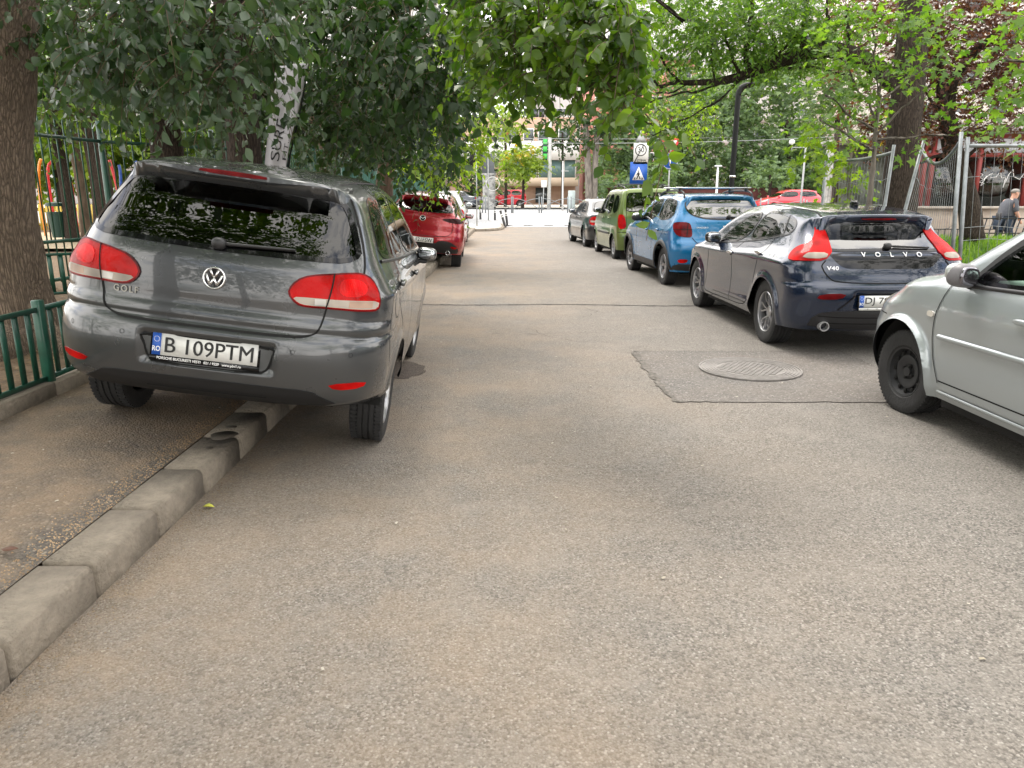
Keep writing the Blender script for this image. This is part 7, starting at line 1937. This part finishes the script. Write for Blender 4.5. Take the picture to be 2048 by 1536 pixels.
# other poles beyond the crossing
def pole(name, u, vb, vt, Y, r, mat, lab, cat='pole', extra=None):
    c = at(u[0], vb, Y); z0 = float(zg(Y)) if Y > 34 else 0.; zt = at(u[1], vt, Y)[2]; dx = at(u[1], vt, Y)[0] - c[0]
    t = empty(name, (c[0], Y, z0)); b = MB(); b.tube([(0, 0, -.1), (0, 0, .5), (dx, 0, zt - z0)], [r * 1.25, r * 1.1, r * .8], 12); b.build('shaft', mat, t, smooth=True)
    if extra: extra(t, dx, zt - z0)
    return tag(t, lab, cat)
def ex1(t, dx, h):
    b = MB(); z = at(1094, 298, 62)[2] - .42; m1 = pbr('sign_green', (.06, .55, .08), .4); b.rbox((-.36, -.05, z), (.40, .10, 1.75), .02); o = b.build('shop_sign', pbr('sign_dark', (.02, .05, .05), .5), t)
    for q in (-.55, 0, .55): b = MB(); b.rbox((-.36, -.11, z + q), (.32, .02, .38), .01); b.build('sign_panel', m1, o)
pole('utility_pole', (1098, 1101), 398, 225, 62, .14, pbr('pale_pole', (.50, .50, .49), .7, var=.15), 'tall pale pole with a green vertical shop sign, beyond the crossing', 'utility pole', ex1)
pole('lamp_pole', (1125, 1126), 420, 322, 56, .06, pbr('pale_pole', (.5, .5, .5), .7), 'thin pale lamp pole with a small side arm in front of the balcony building', 'pole', lambda t, dx, h: (lambda b: (b.rbox((dx + .15, 0, h - .7), (.55, .06, .06), .01), b.build('arm', M_POST, t)))(MB()))
pole('lamp_pole', (1433, 1436), 392, 332, 46, .07, pbr('white_pole', (.62, .63, .63), .5), 'small white T-shaped lamp pole above the blue car roof', 'street lamp', lambda t, dx, h: (lambda b: (b.rbox((dx + .02, 0, h), (.40, .2, .08), .02), b.build('lamp_head', pbr('white_pole', (.62, .63, .63), .5), t)))(MB()))
pole('utility_pole', (1652, 1661), 418, 300, 26, .15, pbr('rough_concrete', (.36, .35, .33), .9, var=.45, vscale=5, bump=.8, bscale=20), 'rough pale concrete pole behind the navy hatchback', 'utility pole')
pole('utility_pole', (1680, 1684), 410, 310, 31, .09, pbr('rough_concrete', (.4, .39, .37), .9), 'thinner pale pole just right of the rough concrete pole', 'utility pole')
pole('utility_pole', (1671, 1675), 415, 250, 27, .10, BK_D, 'dark wooden pole between the two pale poles', 'utility pole')
pole('small_sign', (1086, 1088), 412, 365, 58, .035, M_POST, 'small white square notice on a short post by the pale pole', 'sign', lambda t, dx, h: (lambda b: (b.rbox((dx, -.04, h - .1), (.42, .02, .5), .01), b.build('notice', S_WHITE, t)))(MB()))
c = at(1143, 412, 60.); t = empty('advert_stand', (c[0], 60, float(zg(60)))); b = MB(); b.rbox((0, 0, .75), (.56, .12, 1.4), .03); b.build('panel', pbr('advert', (.50, .58, .58), .5, var=.15, vscale=2), t); b = MB(); b.rbox((0, 0, .03), (.7, .3, .08), .02); b.build('foot', M_POST, t); tag(t, 'pale upright advertising panel beyond the railings', 'advert panel')
# white security lamp on bracket
c = at(1588, 290, 40.); t = empty('bracket_lamp', (c[0], 40, c[2])); b = MB(); b.sph((-.12, 0, .15), (.3, .3, .26), 2, 12, 8); b.build('globe', S_WHITE, t, smooth=True); b = MB(); b.rbox((.25, 0, -.12), (.75, .05, .05), .01); b.cyl((-.1, 0, -.3), (-.1, 0, .1), .03, 8); b.cyl((.62, 0, -.12), (.62, 0, -5.3), .05, 8); b.build('bracket', M_POST, t); tag(t, 'small white globe lamp on a bracket in front of the tree wall', 'lamp')
# overhead wires
for i, (v0, v1, Y, lab) in enumerate(((279, 262, 60, 'upper overhead cable across the view beyond the crossing'), (284, 268, 57, 'lower overhead cable across the view beyond the crossing'))):
    A_, B_ = at(900, v0 - 6 + i * 4, Y), at(1760, v1, Y); b = MB(); b.tube([A_ + (B_ - A_) * s - np.array([0, 0, .9 * 4 * s * (1 - s) * .4]) for s in np.linspace(0, 1, 24)], .022, 5); o = b.build('overhead_cable', S_BLACK if 0 else M_POST); tag(o, lab, 'cable')
# bollards
BLK = pbr('bollard_black', (.012, .012, .013), .45, coat=.2)
def bollard(x, y, lean, lab, h=.78):
    t = empty('bollard', (x, y, .09 if x < -.4 else float(zg(y))), (0, lean, 0)); b = MB(); b.lathe([(0, 0), (.075, 0), (.06, .05), (.052, h - .1), (.045, h - .08), (.045, h - .05), (.06, h - .03), (.055, h + .02), (0, h + .05)], 14); b.build('bollard_post', BLK, t, smooth=True, ang=40)
    b = MB(); b.lathe([(.056, h - .20), (.056, h - .13)], 14); b.lathe([(.055, h - .28), (.055, h - .24)], 14); b.build('white_band', S_WHITE, t, smooth=True); tag(t, lab, 'bollard', 'bollards at the pavement corner')
for (u, v, Y, ln, lab) in ((961, 446, 42.4, 0, 'upright black bollard left of the thin sign pole'), (990, 447, 41.6, 0, 'upright black bollard right of the thin sign pole'), (1011, 457, 35.6, -.30, 'black bollard leaning left with white bands, front of the crossed pair'), (1015, 455, 36.6, -.12, 'black bollard leaning slightly, rear of the crossed pair')):
    c = at(u, v, Y); bollard(c[0], Y, ln, lab)
# pedestrian barriers
def barrier(x, y, w, lab):
    t = empty('pedestrian_barrier', (x, y, float(zg(y)))); m = pbr('barrier_grey', (.20, .22, .23), .5, .4)
    for s in (0, w): b = MB(); b.cyl((s, 0, -.1), (s, 0, 1.05), .042, 10); b.build('post', m, t, smooth=True)
    for sg in (0, 1):
        b = MB(); q = np.linspace(0, 1, 8); P = [(w * (1 - u_) if sg else w * u_, 0, .92 - .70 * u_ ** 2) for u_ in q]; b.tube(P, .02, 8); b.build('curved_rail', m, t, smooth=True)
    b = MB(); b.cyl((0, 0, .25), (w, 0, .25), .015, 8); b.build('lower_rail', m, t); return tag(t, lab, 'barrier', 'pedestrian barriers along the cross street')
for i, (u, Y) in enumerate(((858, 50), (913, 50), (971, 50), (1026, 50), (1083, 50), (1142, 50), (1452, 47), (1535, 45), (1612, 43), (1705, 43))):
    x = at(u, 424, Y)[0]; nm = ['barrier behind the silver car at the left', 'barrier left of the thin sign poles', 'barrier with curved rails before the far red car front', 'barrier with curved rails right of the far red car front', 'barrier before the pale pole', 'barrier before the advert panel', 'barrier just right of the street lamp', 'barrier before the far red coupe', 'barrier before the concrete pole', 'barrier before the white car']
    barrier(x, Y, 1.72 if Y == 50 else 2.1, 'grey steel pedestrian ' + nm[i])

# markings on the cross street
b = MB()
for x in np.arange(-30, 40, 6): b.box((x, 49, .012 + float(zg(49))), (3, .15, .002))
for i in range(9): b.box((-3.2 + i * 1.0, 38.0, float(zg(38)) + .010), (.45, 2.4, .002), 0)
o = b.build('road_marking', pbr('marking_white', (.62, .62, .60), .7, var=.2, vscale=5)); o['kind'] = 'structure'


# buildings
def facade(name, x0, y, w, d, floors, fh, z0, wall, lab, win, bay=3.2, balc=None, frame=None, z1=0, trim=None, roofm=None):
    t = empty(name, (x0, y, z0)); H_ = floors * fh + z1
    b = MB(); b.box((w / 2, d / 2, H_ / 2), (w, d, H_)); b.build('wall', wall, t)
    b = MB(); b.box((w / 2, d / 2 - .2, H_ + .15), (w + .6, d + .8, .3)); b.build('roof', roofm or pbr('roof_grey', (.2, .2, .2), .9), t)
    n = int(w / bay); fr = frame or S_WHITE
    for f in range(floors):
        for i in range(n):
            x = (i + .5) * w / n; z = f * fh + fh * .5 + z1; ww, wh = bay * .5, fh * .46
            if balc and (f + i) % balc == 0 and f > 0:
                b = MB(); b.box((x, -.55, z - wh * .75), (bay * .86, 1.1, .14)); b.box((x, -1.08, z - wh * .45), (bay * .86, .06, wh * .6)); b.build('balcony', trim or wall, t)
            b = MB(); b.box((x, -.02, z), (ww + .16, .07, wh + .16)); q = b.build('window', fr, t)
            b = MB(); b.box((x - ww / 4, -.062, z), (ww / 2 - .06, .03, wh)); b.box((x + ww / 4, -.062, z), (ww / 2 - .06, .03, wh)); b.build('pane', win, q)
    return tag(t, lab, 'building')
WG = pbr('window_dark', (.05, .065, .07), .08, spec=.8); PINK = pbr('pink_render', (.55, .24, .20), .9, var=.1, vscale=.5); CREAM = pbr('cream_render', (.68, .63, .58), .9, var=.15, vscale=.4); OFFW = pbr('pale_render', (.72, .71, .70), .9, var=.12, vscale=.3)
SALM = pbr('salmon_render', (.46, .31, .23), .9, var=.15, vscale=.5)
# low building with glazed balconies
t = empty('balcony_building', (-5.6, 84, .45)); W0 = 12.6
b = MB(); b.box((W0 / 2 - .6, 5, 4.3), (W0 + 1.2, 9, 9.8)); b.build('wall', SALM, t)
for (z, h, m) in ((2.35, .9, pbr('fascia_buff', (.50, .40, .30), .9)), (5.6, 1.9, OFFW)):
    b = MB(); b.box((W0 / 2 + .2, .1, z + .1), (W0, 1.4, h)); b.build('balcony_front', m, t)
for x in (6.3, 7.7, 9.1, 10.5, 11.9):
    b = MB(); b.box((x, .0, 3.8), (1.3, .1, 2.1)); q = b.build('window', S_WHITE, t); b = MB(); b.box((x, -.06, 3.8), (1.14, .05, 1.9)); b.build('pane', pbr('teal_glass', (.10, .17, .17), .1), q)
for x in (4.4, 5.8, 7.4, 9.0, 11.2):
    b = MB(); b.box((x, .45, 7.4), (1.2, .1, 1.3)); q = b.build('window', S_WHITE, t); b = MB(); b.box((x, .39, 7.4), (1.0, .05, 1.1)); b.build('pane', WG, q)
b = MB(); b.box((4.9, .44, 7.5), (1.5, .12, .9)); b.build('red_awning', pbr('awning', (.35, .02, .04), .7), t)
for x, w in ((1.4, .7), (3.4, .5), (5.6, .6), (8.9, 1.4)):
    b = MB(); b.box((x, .45, 1.05), (w, .08, 1.6)); b.build('door', WG, t)
tag(t, 'low salmon building with white-framed glazed balconies beyond the crossing', 'building')
facade('pink_block', 8.6, 88, 12, 10, 5, 3.0, .45, PINK, 'bright pink apartment block glimpsed through the trees right of the balcony building', WG, 3.0, 3, z1=.5)
facade('apartment_block', -60, 96, 52, 12, 9, 3.0, .45, OFFW, 'pale apartment block beyond the crossing at the left', WG, 3.4, 2, z1=1)
facade('apartment_block', 2, 108, 40, 12, 9, 3.1, .45, OFFW, 'tall pale apartment block behind the pink one', WG, 3.3, 2, z1=1, trim=pbr('balcony_pale', (.66, .62, .60), .9))
facade('apartment_block', 34, 74, 44, 14, 9, 3.1, .45, CREAM, 'tall cream apartment block at the upper right behind the trees', WG, 3.3, 2, z1=1, trim=pbr('balcony_pale', (.66, .62, .60), .9))
b = MB(); b.box((0, 0, .75), (34, .25, 1.6)); b.box((0, -.02, 1.6), (34.2, .35, .10)); o = b.build('brick_wall', pbr('dark_red_brick', (.085, .022, .019), .9, var=.3, vscale=3)); o.location = (24.5, 59.5, .4); tag(o, 'dark red boundary wall under the tree wall', 'wall')

# distant parked and passing cars
def far_cars():
    zr = float(zg(66)) + .1
    simple_car(SUV_SHAPE, 'far_red', (.62, .01, .03), (1.35, 70, .45), 90, 'small bright red car seen side-on beyond the barriers, under the yellowing tree', 1.55, metal=.1)
    simple_car(DARK_SEDAN, 'far_dark', (.02, .028, .045), (-2.55, 63, .44), 68, 'dark blue car at the left beyond the crossing, behind the silver hatchback', 1.43, (.95, 3.6))
    simple_car(DARK_SEDAN, 'far_blue', (.02, .04, .16), (11.6, 66, .44), 90, 'blue car seen side-on beyond the advert panel', 1.43, (.95, 3.6))
    simple_car(RED_HATCH, 'far_coral', (.60, .03, .05), (20.9, 52, .40), 96, 'light red hatchback seen side-on above the blue and navy roofs', 1.48, (.85, 3.57), metal=.1)
    simple_car(GREY_HATCH, 'far_white', (.62, .64, .64), (26.4, 52, .40), 95, 'white car partly hidden by the poles beyond the navy hatchback', 1.56, (.78, 3.34), metal=0.)
    simple_car(GREY_HATCH, 'near_silver', (.40, .43, .42), (-2.20, 22.6, .10), 3.0, 'silver hatchback parked ahead of the glossy red one', 1.56, (.78, 3.34), group='cars parked along the street')
far_cars()

# walking man
def walking_man():
    t = empty('person', (12.15, 18.7, -.02)); s = 1.0
    J = dict(pel=(0, 0, .93), wst=(.02, 0, 1.06), chs=(.06, 0, 1.28), nck=(.12, 0, 1.42), hd=(.17, 0, 1.50), hdt=(.19, 0, 1.66),
             shl=(.07, .17, 1.38), ell=(.0, .22, 1.13), wrl=(.14, .20, .93), hal=(.19, .19, .86), shr=(.07, -.17, 1.38), elr=(.12, -.24, 1.12), wrr=(.26, -.20, .92), har=(.31, -.19, .86),
             hpl=(0, .09, .90), knl=(-.04, .10, .50), anl=(-.24, .10, .12), tol=(-.12, .10, .05), hpr=(0, -.09, .90), knr=(.16, -.09, .52), anr=(.20, -.09, .09), tor=(.36, -.09, .04))
    R_ = dict(pel=.145, wst=.14, chs=.155, nck=.06, hd=.085, hdt=.07, shl=.07, ell=.045, wrl=.03, hal=.038, shr=.07, elr=.045, wrr=.03, har=.038, hpl=.10, knl=.065, anl=.045, tol=.04, hpr=.10, knr=.065, anr=.045, tor=.04)
    E_ = [('pel', 'wst'), ('wst', 'chs'), ('chs', 'nck'), ('nck', 'hd'), ('hd', 'hdt'), ('chs', 'shl'), ('shl', 'ell'), ('ell', 'wrl'), ('wrl', 'hal'), ('chs', 'shr'), ('shr', 'elr'), ('elr', 'wrr'), ('wrr', 'har'), ('pel', 'hpl'), ('hpl', 'knl'), ('knl', 'anl'), ('anl', 'tol'), ('pel', 'hpr'), ('hpr', 'knr'), ('knr', 'anr'), ('anr', 'tor')]
    def skin(name, names, grow, mat, parent, rootn, cut={}):
        ks = [k for k in J if k in names]; me = bpy.data.meshes.new(name)
        me.from_pydata([J[k] for k in ks], [(ks.index(a), ks.index(b_)) for a, b_ in E_ if a in ks and b_ in ks], [])
        o = bpy.data.objects.new(name, me); COL.objects.link(o); o.parent = parent; m = o.modifiers.new('skin', 'SKIN'); m.use_smooth_shade = True
        for i, k in enumerate(ks): me.skin_vertices[0].data[i].radius = (R_[k] * grow,) * 2; me.skin_vertices[0].data[i].use_root = (k == rootn)
        sb = o.modifiers.new('sub', 'SUBSURF'); sb.levels = 2; sb.render_levels = 2; me.materials.append(mat); return o
    SK = pbr('skin', (.50, .27, .19), .6)
    skin('body', set(J), 1.0, SK, t, 'pel')
    skin('shirt', {'wst', 'chs', 'shl', 'ell', 'shr', 'elr', 'pel', 'nck'}, 1.42, pbr('grey_shirt', (.075, .08, .095), .9, var=.2, vscale=8), t, 'chs')
    skin('trousers', {'pel', 'hpl', 'knl', 'anl', 'hpr', 'knr', 'anr'}, 1.22, pbr('dark_jeans', (.02, .035, .06), .9), t, 'pel')
    b = MB(); b.sph((.165, 0, 1.63), (.20, .17, .12), 2, 14, 8); b.build('hair', pbr('grey_hair', (.24, .225, .21), .9), t, smooth=True)
    b = MB(); b.sph((.275, 0, 1.575), (.03, .03, .05), 2, 8, 6); b.build('nose', SK, t, smooth=True)
    for s_ in (-1, 1):
        b = MB(); b.sph((.15, s_ * .085, 1.58), (.05, .02, .07), 2, 8, 6); b.build('ear', SK, t, smooth=True)
        b = MB(); q = 'tol' if s_ > 0 else 'tor'; p = J[q]; b.sph((p[0] - .05, p[1], .05), (.27, .10, .10), 2.6, 12, 8); b.build('shoe', M_BLACK, t, smooth=True)
    b = MB(); b.rbox((-.10, .02, 1.02), (.12, .26, .26), .05); o = b.build('bag', M_BLACK); o.location = (12.15, 18.7, -.02); tag(o, 'small dark bag slung at the walking man\'s back', 'bag')
    tag(t, 'grey-haired person in a dark grey T-shirt and dark trousers walking to the right', 'person')
walking_man()

# fallen leaves and twig
def fallen(x, y, z, rot, mat, s, lab, name='fallen_leaf', kind='broad'):
    V, F_ = leaves(np.zeros((1, 3)), np.array([[math.cos(rot), math.sin(rot), .12]]), np.array([[.2, 0, 1.]]), np.array([s]), kind); o = mesh(name, V, F_, mat, smooth=True); o.location = (x, y, z)
    md = o.modifiers.new('t', 'SOLIDIFY'); md.thickness = .0015; tag(o, lab, 'leaf')
fallen(-1.545, 3.43, .012, -.1, pbr('fresh_yellow_leaf', (.62, .62, .10), .5), .055, 'yellow-green fallen leaf on the asphalt beside the kerb')
fallen(-1.98, 2.62, .19, .2, pbr('dry_brown_leaf', (.12, .06, .04), .8), .06, 'dry brown fallen leaf on the pavement asphalt')
